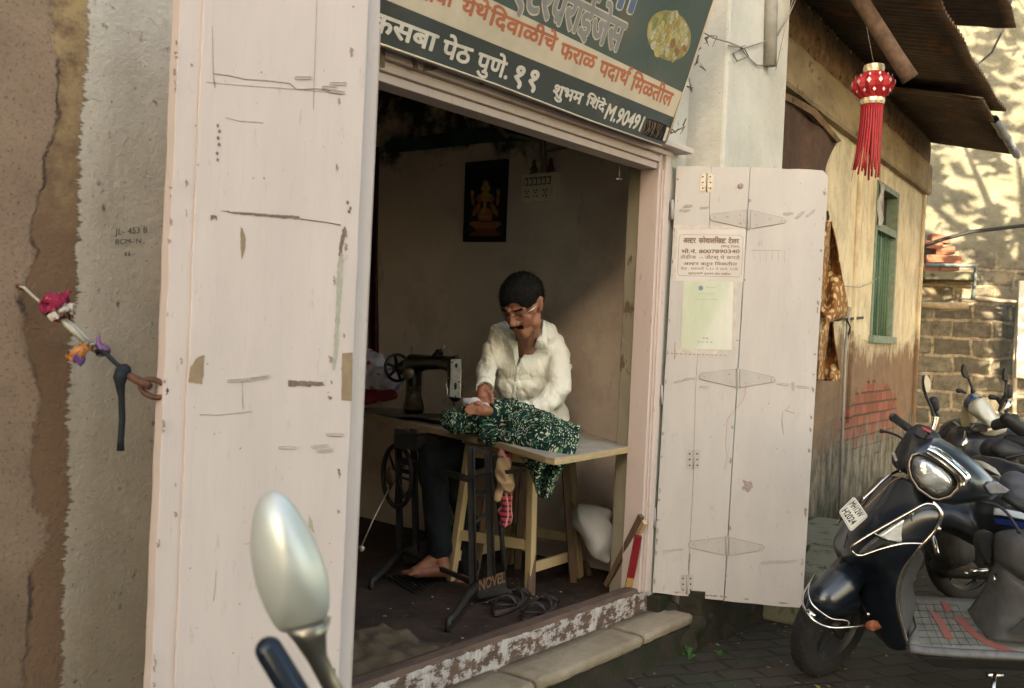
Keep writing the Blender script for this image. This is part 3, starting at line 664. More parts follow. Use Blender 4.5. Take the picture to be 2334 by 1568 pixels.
# ================================================================ stone wall closing the lane
FW0 = P(2334, 800, 11.8); FN = V((-_d.x, -_d.y, 0))
def onF(x, y, off=0.): return onpl(x, y, FW0+FN*off, FN)
def m_far():
    t = NT('old_stone_masonry'); ang = math.atan2(-FN.x, FN.y)
    base = t.coord((1, 1, 1), (0, 0, 0))
    rot = t.n('VectorRotate', {'Vector': base, 'Angle': -math.atan2(_r.y, _r.x)}, rotation_type='Z_AXIS').outputs[0]
    q = t.xyz(rot); u, z = q[0], q[2]
    vec = t.n('CombineXYZ', {0: u, 1: z, 2: 0.}).outputs[0]
    d = t.n('TexNoise', {'Vector': vec, 'Scale': 2.2, 'Detail': 5}).outputs[1]
    vv = t.n('VectorMath', {0: vec, 1: t.n('VectorMath', {0: d, 1: (.16, .12, 0)}, operation='MULTIPLY').outputs[0]}, operation='ADD').outputs[0]
    br = t.n('TexBrick', {'Vector': vv, 'Scale': 1., 'Brick Width': .46, 'Row Height': .21, 'Mortar Size': .022, 'Mortar Smooth': .3, 'Bias': 0.,
                         'Color1': (.22, .20, .155), 'Color2': (.13, .12, .095), 'Mortar': (.40, .34, .24)})
    c = t.mix(t.ramp(t.noise(9, 7, .75, vec), .42, .66), br.outputs[0], (.075, .07, .05))
    c = t.mix(t.ramp(t.noise(30, 6, .75, vec), .62, .7), c, (.26, .22, .14))
    zz = t.math('ADD', z, t.math('MULTIPLY', t.math('SUBTRACT', t.noise(1.3, 6, .7, vec), .5), 1.3))
    plast = t.mix(t.ramp(t.noise(3, 7, .7, vec), .35, .65), (.27, .255, .19), (.16, .155, .11))
    pm = t.ramp(zz, 2.55, 2.75); c = t.mix(pm, c, plast)
    pm2 = t.math('MULTIPLY', t.ramp(zz, 1.9, 2.0), t.ramp(zz, 2.5, 2.4)); c = t.mix(t.math('MULTIPLY', pm2, t.ramp(t.noise(4, 5, .6, vec), .45, .55)), c, (.30, .25, .17))
    h = t.math('ADD', t.math('MULTIPLY', t.math('MULTIPLY', br.outputs[1], t.math('SUBTRACT', 1., pm)), -.9), t.noise(14, 8, .75, vec))
    return t.done(c, .9, t.bump(h, 1., .03), spec=.15)
FAR = m_far()
b = MB(); a0 = FW0-_r*4.2; a1 = FW0+_r*5
b.hexa([V((p.x, p.y, z)) for z in (-.2, 7.5) for o_ in (0, -.5) for p in (a0+FN*o_, a1+FN*o_)]); o = b.build('stone_wall', FAR); tag(o, 'tall old stone wall dappled with sun at the end of the lane', 'wall')
# things on the far wall
BR = M('loose_brick', (.32, .12, .07), (.2, .1, .07), 8, .9, .5)
random.seed(21)
for i, (x, y, w) in enumerate(((2122, 560, 60), (2150, 572, 60), (2128, 590, 60), (2165, 592, 60), (2140, 545, 50), (2160, 610, 60), (2115, 612, 50))):
    b = MB(); c = onF(x, y, .16); a = _r*(.11) ; b.obox(c, a+V((0, 0, random.uniform(-.02, .02))), FN*.07, V((0, 0, .045))); o = b.build('brick', BR, bevel=.008); recenter(o)
    tag(o, 'loose red brick on the far wall shelf, ' + ['left end of the upper row', 'right end of the upper row', 'lower left of the heap', 'lower right of the heap', 'topmost of the heap', 'fallen just under the heap', 'leftmost and lowest of the heap'][i], 'brick', 'loose bricks on the far wall ledge')
b = MB(); c0, c1 = onF(2095, 628, .12), onF(2225, 632, .12); b.beam(c0, c1, .3, .10); o = b.build('stone_shelf', LEDGE, bevel=.02); recenter(o); tag(o, 'rough stone shelf carrying loose bricks on the far wall', 'shelf')
BLU = M('blue_grey_pipe', (.16, .22, .22), (.12, .16, .15), 20, .6, .1)
b = MB(); b.tube([onF(2110, 604, .34), onF(2224, 606, .34), onF(2218, 680, .34)], .025, 8); o = b.build('pipe_frame', BLU); recenter(o); tag(o, 'blue grey bent pipe in front of the far stone wall', 'pipe')
b = MB(); b.tube([onF(2090, 694, .3), onF(2150, 698, .3), onF(2205, 697, .3)], .045, 10); o = b.build('log', M('bleached_log', (.38, .30, .19), (.25, .19, .12), 14, .9, .5, stretch=(1, 1, 1))); recenter(o); tag(o, 'short pale log lying along the far stone wall', 'log')
b = MB(); b.tube([onF(2190, 676, .3), onF(2270, 684, .3), onF(2322, 688, .3), onF(2314, 800, .3), onF(2312, 900, .3), onF(2310, 990, .3)], .028, 10); o = b.build('water_pipe', M('pale_pipe', (.42, .36, .28), (.35, .3, .22), 12, .6, .1)); recenter(o); tag(o, 'pale water pipe bending down beside the far stone wall', 'pipe')
b = MB(); b.tube([onF(2100, 562, .5), onF(2150, 545, .5), onF(2215, 528, .5), onF(2334, 514, .5), onF(2420, 495, .5)], .022, 8); o = b.build('black_cable', M('black_rubber', (.02, .02, .02), rough=.6)); recenter(o); tag(o, 'thick black cable slung across the far stone wall', 'cable')
b = MB(); b.tube([P(2190, 130, 9), P(2215, 158, 9), P(2260, 120, 9), P(2290, 60, 9), P(2310, -20, 9)], .010, 6); o = b.build('overhead_wire', M('black_rubber', ())); recenter(o); tag(o, 'thin overhead wire sagging beyond the edge of the tin roof', 'wire')
PL = M('white_board', (.72, .70, .64), (.6, .58, .5), 4, .8, .1)
b = MB(); c = [onF(2322, 640, .35), onF(2420, 640, .35), onF(2410, 870, .35), onF(2314, 860, .35)]; b.prism(c, FN*.02); o = b.build('whitewashed_board', PL); recenter(o); tag(o, 'bright white panel behind the pale water pipe at the right edge', 'panel')
# ================================================================ out of view: a building added for its shade, and the shade trees
b = MB(); b.box((-16, -9, 0), (.4, -6.6, 6.7)); b.box((-16.2, -9.2, 6.701), (.5, -6.3, 6.9)); bl = b.build('added_shade_building', M('cream_render', (.72, .66, .56), (.64, .58, .48), 3, .9, .4)); tag(bl, 'long plain cream building added across the lane, out of view, to shade the shop', 'building')  # unseen building added to block the sun here, pale to bounce light inside
def crown(name, label, c, rad, nleaf, size, seed, trunk=None):
    random.seed(seed); tr = thing(name, label, 'tree', trunk or (c[0], c[1], 0), 'shade trees beside the lane')
    b = MB(); c = V(c)
    n = 0
    while n < nleaf:
        p = V((random.uniform(-1, 1), random.uniform(-1, 1), random.uniform(-1, 1)))
        if (p.length > 1 if seed != 1 else p.xy.length > 1) or noise.noise(p*2.6+V((seed, 0, 0))) < .06: continue
        n += 1; q = c + V((p.x*rad[0], p.y*rad[1], p.z*rad[2])); a = V((random.gauss(0, 1), random.gauss(0, 1), random.gauss(0, 1))).normalized(); e, f = basis(a); s = size*random.uniform(.6, 1.3)
        vs_ = [b.bm.verts.new(q+w) for w in (-e*s, -f*s*.4, e*s, f*s*.4)]; b._f(vs_)
    b.build('crown', LEAF, tr)
    b = MB(); t0 = V(trunk or (c.x, c.y, 0)); b.tube([t0, t0.lerp(c, .35)+V((.1, 0, 0)), t0.lerp(c, .7), c], [.22, .17, .12, .05], 10)
    for k in range(7):
        a = random.uniform(0, 6.28); e = c+V((math.cos(a)*rad[0]*.7, math.sin(a)*rad[1]*.7, random.uniform(-.2, .5)*rad[2])); m = t0.lerp(c, random.uniform(.5, .8)); b.tube([m, m.lerp(e, .5)+V((0, 0, .2)), e], [.08, .05, .015], 7)
    b.build('trunk', RAFT, tr)
LEAF = NT('leaf_green'); LEAF = LEAF.done((.05, .10, .025), .6, spec=.3)
crown('shade_tree', 'leafy tree whose gaps let sun dapple the far stone wall', (8.25, -2.95, 5.0), (1.7, 1.9, 2.5), 1050, .19, 1, (9.6, -4.2, 0))
crown('shade_tree', 'broad leafy tree standing across the lane behind the viewer', (9.5, -8.2, 5.6), (3.4, 2.2, 2.8), 9000, .2, 2)
# ================================================================ lettering
def glyph_mesh(s, bold=.0, res=3):
    c = bpy.data.curves.new('t', 'FONT'); c.body = s; c.size = 1; c.resolution_u = res; c.offset = bold; c.fill_mode = 'FRONT'
    o = bpy.data.objects.new('t', c); COL.objects.link(o); bpy.context.view_layer.update()
    me = bpy.data.meshes.new_from_object(o.evaluated_get(bpy.context.evaluated_depsgraph_get()))
    bm = bmesh.new(); bm.from_mesh(me); bpy.data.objects.remove(o); bpy.data.curves.remove(c); bpy.data.meshes.remove(me); return bm
def bbox(bm):
    xs = [v.co.x for v in bm.verts]; ys = [v.co.y for v in bm.verts]; return min(xs), max(xs), min(ys), max(ys)
def half(bm, stem=.13):         # half form of a letter: its upright stem is cut away
    x0, x1, y0, y1 = bbox(bm)
    bmesh.ops.bisect_plane(bm, geom=bm.verts[:]+bm.edges[:]+bm.faces[:], plane_co=(x1-stem, 0, 0), plane_no=(1, 0, 0), clear_outer=True); return bm
def shape(parts, bold=.0):
    """parts: plain strings, ('h', letter) half form, ('reph',) hook over the last letter, ('ra',) stroke below the last letter"""
    out = bmesh.new(); x = 0.
    def add(bm, dx):
        bmesh.ops.translate(bm, vec=(dx, 0, 0), verts=bm.verts); me = bpy.data.meshes.new('t'); bm.to_mesh(me); bm.free(); out.from_mesh(me); bpy.data.meshes.remove(me)
    for p in parts:
        if isinstance(p, str):
            if p == ' ': x += .28; continue
            bm = glyph_mesh(p, bold); a, c, _, _ = bbox(bm); add(bm, x-a-.012); x += (c-a)-.024
        elif p[0] == 'h':
            bm = half(glyph_mesh(p[1], bold)); a, c, _, _ = bbox(bm); add(bm, x-a-.012); x += (c-a)-.024
        else:
            m = MB(); w = .035+bold
            if p[0] == 'reph': pts = [(x-.07, .60), (x-.12, .68), (x-.12, .78), (x-.05, .84), (x+.03, .80)]
            else: pts = [(x-.13, .22), (x-.22, .13), (x-.30, .06)]
            L = [V((a, c, 0)) for a, c in pts]; l_ = []; r_ = []
            for i, q in enumerate(L):
                d = (L[min(i+1, len(L)-1)]-L[max(i-1, 0)]).normalized(); nn = V((-d.y, d.x, 0))*w; l_.append(m.bm.verts.new(q+nn)); r_.append(m.bm.verts.new(q-nn))
            for i in range(len(L)-1): m._f([l_[i], l_[i+1], r_[i+1], r_[i]])
            me = bpy.data.meshes.new('t'); m.bm.to_mesh(me); m.bm.free(); out.from_mesh(me); bpy.data.meshes.remove(me)
    return out
class Panel:        # a flat sheet with its own u, v frame
    def __init__(s, o, u, n): s.o = V(o); s.u = V(u).normalized(); s.n = V(n).normalized(); s.v = s.n.cross(s.u).normalized(); s.v = s.v if s.v.z > 0 else -s.v
    def uv(s, x, y): p = onpl(x, y, s.o, s.n)-s.o; return p.dot(s.u), p.dot(s.v)
    def at(s, u, v, off=0.): return s.o+s.u*u+s.v*v+s.n*off
    def px(s, x, y, off=0.): return s.at(*s.uv(x, y), off)
    def text(s, name, parts, L, R, B, mat, root, off=.0012, bold=.02, top=.62, bot=0., shear=0., thick=.0006, sub=None):
        """L, R: ends of the head line (survey px), B: a foot of a letter; top/bot: their heights in letter units"""
        thin = shape(parts, 0.); x0, x1, y0, y1 = bbox(thin)
        if bold > .004:      # bold: the thin letters laid round themselves
            me = bpy.data.meshes.new('t'); thin.to_mesh(me); bm = bmesh.new(); asp = 1.
            for k in range(9):
                a = k*math.pi/4; m2 = bmesh.new(); m2.from_mesh(me); rr = bold if k < 8 else 0
                for v in m2.verts: v.co += V((rr*math.cos(a), rr*math.sin(a), k*.006))
                m3 = bpy.data.meshes.new('t'); m2.to_mesh(m3); m2.free(); bm.from_mesh(m3); bpy.data.meshes.remove(m3)
            bpy.data.meshes.remove(me); thin.free(); x0 -= bold; x1 += bold
        else: bm = thin
        (u0, vL), (u1, vR) = s.uv(*L), s.uv(*R); vb = s.uv(*B)[1]; vt = vL+(vR-vL)*(s.uv(*B)[0]-u0)/max(u1-u0, 1e-6)
        sy = (vt-vb)/(top-bot); sl = (vR-vL)/(u1-u0)
        for v in bm.verts:
            k = (v.co.x-x0)/(x1-x0); u = u0+(u1-u0)*k; vv = vL+sl*(u-u0)+(v.co.y-top)*sy; v.co = s.at(u+shear*(v.co.y-top)*sy, vv, off+v.co.z*.012)
        m = MB(); m.bm.free(); m.bm = bm; return m.build(name, mat, root)
# ================================================================ shop sign
B0 = onY(862, 97, -.085); B1 = onY(1512, 333, -.085); TAU = math.radians(18.8)
SG = Panel((B1.x, -.085, 2.3195), (1, 0, 0), (0, -math.cos(TAU), -math.sin(TAU)))
sign = thing('shop_sign', 'faded green and cream painted shop signboard leaning forward over the doorway', 'signboard', (3., -.085, 2.32))
def signmat():
    t = NT('faded_green_sign'); vec = t.coord()
    c = t.mix(t.ramp(t.noise(1.9, 5, .6, vec), .35, .68), (.030, .034, .028), (.038, .062, .068))
    c = t.mix(t.ramp(t.noise(3.5, 6, .7, vec), .55, .75), c, (.075, .065, .05))
    c = t.mix(t.ramp(t.noise(160, 3, .8, vec), .62, .74), c, (.11, .10, .08))
    return t.done(c, .45, t.bump(t.noise(4, 3, .5, vec), .25, .01), spec=.4)
SGM = signmat(); CREAM = M('sign_cream', (.60, .51, .38), (.50, .42, .31), 6, .5, .1, c3=(.33, .27, .2), s3=30, lo3=.7, hi3=.76); ORG = M('sign_orange', (.50, .155, .075), (.40, .12, .06), 12, .5, 0)
SWH = M('sign_white', (.68, .62, .53), (.55, .5, .42), 30, .5, 0); SGR = M('sign_grey', (.27, .26, .25), (.22, .21, .2), 20, .5, 0); SBL = M('sign_blue', (.10, .16, .27), (.08, .12, .2), 20, .5, 0)
GREENUP = M('sign_green', (.045, .075, .068), (.085, .11, .092), 2.2, .5, .2, c3=(.12, .10, .07), s3=2.4, lo3=.5, hi3=.7)
uL = SG.uv(700, 40)[0]; HT = .95
b = MB(); n_ = -SG.n*.012
pts = [SG.at(uL, -.0), SG.at(-1.2, .004), SG.at(-.6, -.004), SG.at(-.02, -.002), SG.at(0, .012), SG.at(.012, HT), SG.at(uL, HT)]
b.prism(pts, n_); b.build('panel', SGM, sign)
b = MB()
ct = [SG.px(x, y, .0006) for x, y in ((1130, 0), (1548, 208), (1528, 262), (1518, 265))]
v_hi = SG.uv(1548, 207)[1]; v_lo = SG.uv(1527, 264)[1]; v_hiL = SG.uv(1080, -20)[1]; v_loL = SG.uv(900, 8)[1]; uhl = SG.uv(1080, -20)[0]; ull = SG.uv(900, 8)[0]; ur = SG.uv(1548, 207)[0]
def vline(u, a, va, c, vc): return va+(vc-va)*(u-a)/(c-a)
vtL = vline(uL, uhl, v_hiL, ur, v_hi); vbL = vline(uL, ull, v_loL, ur, v_lo)
b.prism([SG.at(uL, vbL, .0006), SG.at(.002, v_lo, .0006), SG.at(.006, v_hi, .0006), SG.at(uL, vtL, .0006)], SG.n*.0004); b.build('cream_band', CREAM, sign)
b = MB(); b.prism([SG.at(uL, vtL+.001, .0004), SG.at(.007, v_hi+.001, .0004), SG.at(.0115, HT, .0004), SG.at(uL, HT, .0004)], SG.n*.0003); b.build('green_field', GREENUP, sign)
def z2(x, y): return (2050+.3826*x)*.5698, .3826*y*.5698
def z1(x, y): return (1480+.3*x)*.5698, .3*y*.5698
W = lambda nm, parts, L, R, B, mat, **k: SG.text(nm, parts, L, R, B, mat, sign, **k)
W('lettering', ['कसबा'], z1(10, 140), z1(925, 485), z1(720, 640), SWH, bold=.030)
W('lettering', ['पेठ'], z1(985, 530), z1(1383, 665), z1(1105, 795), SWH, bold=.030)
W('lettering', ['पुणे.'], z1(1450, 700), z1(1880, 860), z1(1780, 1040), SWH, bold=.028)
W('lettering', ['११'], z2(45, 690), z2(290, 765), z2(225, 950), SWH, bold=.030, top=.60, bot=-.02)
W('lettering', ['शुभम'], z2(440, 880), z2(747, 985), z2(705, 1088), SWH, bold=.034)
W('lettering', ['शिंदे'.replace('शि', 'िश')], z2(782, 998), z2(985, 1085), z2(880, 1140), SWH, bold=.034)
W('lettering', ['M.90491'], z2(1010, 1082), z2(1390, 1225), z2(1345, 1372), SWH, bold=.035, top=.70, shear=.12)
W('lettering', ['1'], z2(1605, 1330), z2(1640, 1340), z2(1600, 1470), SWH, bold=.03, top=.70)
W('lettering', ['सेवा'], z1(690, -210), z1(1145, -75), z1(1090, 98), ORG, bold=.034)
W('lettering', ['येथे'], z1(1240, -12), z1(1620, 100), z1(1365, 215), ORG, bold=.034)
W('lettering', ['िदवाळीचे'], (1131-12, 21), (1273, 88), (1230, 103), ORG, bold=.034)
W('lettering', ['फराळ'], z2(515, 445), z2(890, 600), z2(715, 680), ORG, bold=.034)
W('lettering', ['पदाथ', ('reph',)], z2(925, 632), z2(1245, 765), z2(1180, 890), ORG, bold=.034)
W('lettering', ['िमळतील'], z2(1262, 790), z2(1690, 985), z2(1635, 1108), ORG, bold=.034)
for mt, bo, of in ((CREAM, .062, .0008), (SGR, .030, .0016)):
    W('lettering', ['एंटर', 'प', ('ra',), 'राईजेस'], z2(60-bo*200, -310), z2(1195+bo*200, 268), z2(1110, 540), mt, bold=bo, off=of)
for mt, bo, of in ((CREAM, .05, .0008), (SBL, .025, .0016)):
    W('lettering', ['नी'], z2(1040-bo*200, -420), z2(1420+bo*200, -230), z2(1350, 175), mt, bold=bo, off=of)
# round print of sweets and fried snacks
cu, cv = SG.uv(*z2(1640, 375)); ru = .5*(SG.uv(*z2(1880, 400))[0]-SG.uv(*z2(1395, 330))[0]); rv = .5*(SG.uv(*z2(1600, 78))[1]-SG.uv(*z2(1670, 675))[1])
b = MB(); b.prism([SG.at(cu+ru*math.cos(a*math.pi/24), cv+rv*math.sin(a*math.pi/24), .0008) for a in range(48)], SG.n*.0006); disc = b.build('snack_print', M('snack_print_ground', (.36, .30, .11), (.22, .17, .07), 25, .5, 0), sign)
random.seed(5); b = MB(); cols = [(.50, .43, .17), (.40, .30, .11), (.30, .14, .07), (.45, .42, .25), (.22, .26, .10), (.55, .50, .36)]
for i in range(120):
    a = random.uniform(0, 6.28); r_ = math.sqrt(random.random())*.93; x, y = r_*math.cos(a), r_*math.sin(a); s_ = random.uniform(.05, .11)*ru; w_ = random.uniform(.8, 1.5)
    if r_+.09 > 1: continue
    mi = 2 if (x > .1 and -.55 < y < -.15 and random.random() < .7) else (4 if x < -.3 and y > .1 and random.random() < .6 else random.choice([0, 0, 1, 3, 5]))
    b.prism([SG.at(cu+x*ru+s_*math.cos(k*.7), cv+y*rv+s_*w_*math.sin(k*.7), .0015+i*1e-5) for k in range(9)], SG.n*.0003, mi)
b.build('snack_pieces', [M('snack%d' % i, c, tuple(q*.6 for q in c), 90, .5, 0) for i, c in enumerate(cols)], disc)
# torn hole with dry twigs behind
b = MB(); b.prism([SG.px(*z2(x, y), .001) for x, y in ((1405, 1235), (1500, 1262), (1612, 1308), (1600, 1370), (1572, 1476), (1450, 1440), (1355, 1405), (1385, 1300))], SG.n*.0006); b.build('torn_patch', DARKHOLE, sign)
b = MB()
for i in range(16):
    x = random.uniform(1380, 1570); y = 1245+(x-1400)*.35; L = [SG.px(*z2(x+random.uniform(-14, 14)*k+k*-12, y+k*50), .004) for k in range(4)]; b.tube(L, .0012, 4)
b.build('twigs', M('dry_twig', (.22, .16, .11), (.12, .08, .05), 30, .9, 0), sign)
b = MB(); e = -SG.n*.002
for i in range(2): b.tube([SG.at(.006+.004*k*i, .02+k*.2, .004+.003*math.sin(k*1.7+i)) for k in range(5)], .0022, 5)
b.tube([SG.at(uL, -.001, .002), SG.at(-1.2, .003, .002), SG.at(-.6, -.005, .002), SG.at(-.02, -.003, .002)], .0035, 6)
b.build('frayed_edge', CREAM, sign)
b = MB()
b.beam(V((B1.x+.0, -.07, 2.33)), V((B1.x+.0, -.07-.30, 3.22)), .03, .03); b.beam(V((B1.x+.03, -.03, 2.36)), V((B1.x+.03, -.02, 3.2)), .035, .03); b.beam(V((2.2, -.04, 2.36)), V((2.2, -.34, 3.24)), .03, .03)
b.build('batten', WOOD, sign)
# scraps hanging below the sign
b = MB()
for pts in ([z1(105, 590), z1(215, 610), z1(205, 700), z1(200, 900), z1(150, 905), z1(105, 830)], [z1(530, 735), z1(590, 745), z1(630, 850), z1(650, 935), z1(590, 935), z1(570, 830)], [z1(740, 865), z1(850, 880), z1(920, 905), z1(850, 935), z1(710, 955)], [z1(1420, 1072), z1(1530, 1100), z1(1520, 1130), z1(1490, 1130)]):
    b.prism([onY(x, y, -.030+.001*i) for i, (x, y) in enumerate(pts)], V((0, .002, 0)))
o = b.build('dry_leaf_scraps', M('dry_scrap', (.22, .17, .11), (.11, .08, .05), 60, .9, .3)); tag(o, 'dry brown scraps caught between the sign and the lintel', 'scraps', kind='stuff')
b = MB(); random.seed(9)
for cx, cy in ((1615, 75), (1608, 90), (1600, 120), (1590, 145), (1572, 190), (1565, 200), (1550, 290), (1537, 300)):
    for k in range(2):
        p = onY(cx, cy, -.12)+V((random.uniform(-.02, .02), random.uniform(-.02, .02), random.uniform(-.02, .02))); b.tube([p, p+V((random.uniform(-.03, .03), random.uniform(-.03, .03), random.uniform(-.03, .03))), p+V((random.uniform(-.045, .045), 0, random.uniform(-.05, .02)))], [.004, .003, .001], 5)
o = b.build('dry_twigs', M('dry_twig', ())); tag(o, 'dry twigs and dead creeper sticking out behind the sign edge', 'twigs', kind='stuff')
# ================================================================ notices on the right leaf
PR = Panel(onR(1600, 600), DR, NR)
PAPER = M('notice_paper', (.62, .58, .53), (.55, .50, .45), 5, .4, .1); BRN = M('faded_brown_ink', (.24, .15, .11), rough=.6, bump=0); GRN_P = None
def z6(x, y): return (2500+.7017*x)*.5698, (600+.7017*y)*.5698
nt = thing('printed_notice', 'white laminated notice in brown print taped on the right door leaf', 'notice', onR(1622, 630))
b = MB(); b.prism([PR.px(*z6(x, y), .0015) for x, y in ((300, 455), (690, 452), (675, 752), (288, 745))], NR*.0008); b.build('sheet', PAPER, nt)
b = MB()
fr = [z6(x, y) for x, y in ((322, 482), (660, 486), (674, 500), (664, 712), (650, 724), (312, 716), (299, 702), (309, 496))]
b.tube([PR.px(x, y, .0026) for x, y in fr], .0007, 4, closed=True); b.build('border', BRN, nt)
T = lambda parts, L, R, B, **k: PR.text('lettering', parts, z6(*L), z6(*R), z6(*B), BRN, nt, off=.0028, thick=.0004, **k)
T(['अ', ('h', 'ल'), 'टर'], (332, 503), (405, 504), (400, 530), bold=.05); T([('h', 'स'), 'पेशाल', 'िस'], (420, 504), (545, 506), (540, 531), bold=.05)
T([('h', 'स'), 'ट'], (535, 506), (577, 506), (570, 531), bold=.05); T(['टेलर'], (588, 508), (652, 509), (648, 532), bold=.05)
T(['(बापू टेलर)'], (548, 543), (652, 546), (650, 557), bold=.02)
T(['मो.नं. 8007890340'], (322, 570), (655, 570), (640, 588), bold=.035)
T(['लेडीज  – जेंटस् चे कपडे'], (316, 603), (655, 606), (650, 623), bold=.01)
T(['अ', ('h', 'ल'), 'टर करुन िमळतील'], (332, 641), (640, 644), (636, 659), bold=.015)
T(['वेळ : सकाळी ९:३० ते सायं. ६:00'], (318, 670), (645, 673), (640, 686), bold=0)
T(['शुक्रवारी दुकान बंद राहील'], (360, 698), (603, 703), (600, 712), bold=.01)
GRN_P = M('green_poster', (.46, .51, .35), (.66, .66, .57), 2.2, .35, .1, stretch=(1.5, 1.5, .6))
ps = thing('payment_poster', 'pale green and white poster under the notice on the right door leaf', 'poster', onR(1618, 740))
b = MB(); b.prism([PR.px(*z6(x, y), .0012) for x, y in ((335, 742), (618, 745), (608, 1140), (318, 1132))], NR*.0008); b.build('sheet', GRN_P, ps)
PINKINK = M('blue_ink', (.16, .25, .36), rough=.6, bump=0); GREYINK = M('grey_ink', (.30, .32, .28), rough=.6, bump=0)
b = MB(); b.prism([PR.px(*z6(432+14*math.cos(a*.4), 787+14*math.sin(a*.4)), .0023) for a in range(16)], NR*.0004); b.build('emblem', PINKINK, ps)
for (x0, y0, x1, t_) in ((462, 778, 515, 'PhonePe'), (420, 815, 508, 'ACCEPTED HERE'), (398, 848, 526, 'Scan & Pay Using PhonePe App')):
    PR.text('lettering', [t_.replace(' ', '\u00a0')], z6(x0, y0), z6(x1, y0+1), z6(x1-2, y0+(10 if x0 == 462 else 6)), GREYINK, ps, off=.0024, thick=.0003, bold=0, top=.7)
PR.text('lettering', ['बापू'], z6(440, 1068), z6(480, 1069), z6(478, 1077), GREYINK, ps, off=.0024, thick=.0003, bold=.02)
PR.text('lettering', ['२०२२'], z6(410, 1088), z6(500, 1090), z6(498, 1102), GREYINK, ps, off=.0024, thick=.0003, bold=0)
CLR = M('clear_tape', (.62, .56, .50), (.50, .44, .38), 25, .25, .5)
for nm, q in (('clear_tape', ((275, 425), (690, 436), (690, 452), (288, 455))), ('clear_tape', ((618, 745), (640, 748), (626, 1142), (608, 1140))), ('clear_tape', ((300, 1132), (585, 1142), (580, 1168), (270, 1158))), ('clear_tape', ((284, 455), (299, 455), (288, 745), (272, 742)))):
    b = MB(); b.prism([PR.px(*z6(x, y), .0008) for x, y in q], NR*.0005); b.build(nm, CLR, nt if q[0][1] < 500 else ps)
b = MB(); random.seed(2)
for k in range(14): x = 238+k*25; ragged([z6(x, 1155+k*.8), z6(x+14, 1156+k*.8), z6(x+13, 1163+k*.8), z6(x+1, 1162+k*.8)], onR, 0, b, .8, 3, N=NR, seed=k)
b.tube([PR.px(*z6(x, y), .002) for x, y in ((286, 1095), (284, 1190))], .0015, 4)
b.build('torn_tape_line', SCR, leafR)
b = MB(); b.tube([onR(x, y)+NR*(.004+.003*i) for i, (x, y) in enumerate(((1700, 882), (1698, 900), (1690, 916), (1672, 935), (1655, 958), (1655, 985), (1653, 1012), (1657, 1040), (1651, 1068)))], .0011, 5)
o = b.build('copper_wire', M('copper', (.60, .30, .16), rough=.4, bump=0)); recenter(o); tag(o, 'thin bent copper wire dangling from the middle strap hinge', 'wire')
# pencilled lines on the old wall
def onW(x, y): return onY(x, y, -.002)
PW = Panel(onW(300, 530), (1, 0, 0), (0, -1, 0)); INK = M('pencil', (.05, .045, .05), rough=.9, bump=0)
PW.text('wall_writing', ['JL- 453 B'], (262, 521), (336, 516), (334, 530), INK, shop, bold=-.012, top=.7); PW.text('wall_writing', ['BCM- N'], (263, 545), (321, 543), (319, 554), INK, shop, bold=-.012, top=.7); PW.text('wall_writing', ['ii'], (284, 573), (296, 573), (294, 583), INK, shop, bold=-.012, top=.7)
# ================================================================ inside the shop
SX = 4.6
def onS(x, y, off=.0): return onX(x, y, SX-off)
SN = V((-1, 0, 0)); SY = V((0, 1, 0)); SZ = V((0, 0, 1))
BLK = M('black_frame', (.012, .012, .013), rough=.4, bump=0)
pic = thing('deity_picture', 'dark framed picture of a seated elephant headed deity on the inner wall', 'framed picture', onS(1108, 552))
fc = [onS(x, y) for x, y in ((1062, 552), (1153, 552), (1161, 364), (1068, 372))]
def quad_in(c, k): m = sum(c, V())/4; return [m+(p-m)*k for p in c]
b = MB(); fi = quad_in(fc, .86)
for i in range(4): j = (i+1) % 4; b.hexa([fc[i], fc[j], fi[i], fi[j], fc[i]+SN*.03, fc[j]+SN*.03, fi[i]+SN*.025, fi[j]+SN*.025])
b.build('frame', BLK, pic)
b = MB(); b.prism(fi, SN*.012); pp = b.build('print', M('dark_print', (.012, .02, .026), (.02, .035, .035), 4, .3, 0), pic)
PS = Panel(onS(1107, 480, .0135), (0, -1, 0), SN)
dcol = [M('deity_orange', (.42, .16, .06), (.30, .10, .04), 60, .5, 0), M('deity_gold', (.50, .28, .09), (.35, .18, .06), 80, .5, 0), M('deity_red', (.25, .06, .04), (.16, .05, .03), 40, .5, 0)]
b = MB(); cnt = 0
def disc2(x, y, rx, ry, mi, rot=0):
    global cnt
    cnt += 1; c, s_ = math.cos(rot), math.sin(rot)
    b.prism([PS.px(x+rx*math.cos(a)*c-ry*math.sin(a)*s_, y+rx*math.cos(a)*s_+ry*math.sin(a)*c, .0002*cnt) for a in [k*math.pi/8 for k in range(16)]], SN*.0004, mi)
disc2(1106, 535, 36, 9, 2); disc2(1106, 522, 26, 9, 2); disc2(1090, 513, 20, 8, 0, .2); disc2(1123, 513, 20, 8, 0, -.2); disc2(1106, 492, 17, 20, 0)
disc2(1086, 478, 6, 17, 0, .5); disc2(1127, 478, 6, 17, 0, -.5); disc2(1078, 455, 4, 14, 0, -.1); disc2(1135, 455, 4, 14, 0, .1); disc2(1077, 440, 4, 7, 1); disc2(1136, 438, 4, 8, 1)
disc2(1095, 452, 8, 10, 0, .3); disc2(1119, 452, 8, 10, 0, -.3); disc2(1107, 448, 11, 13, 1); disc2(1106, 465, 4, 13, 1, .1); disc2(1103, 480, 4, 8, 1, .6); disc2(1108, 430, 11, 8, 1); disc2(1108, 420, 7, 9, 1); disc2(1106, 495, 12, 3, 1); disc2(1106, 505, 14, 3, 2)
b.build('deity_figure', dcol, pp)
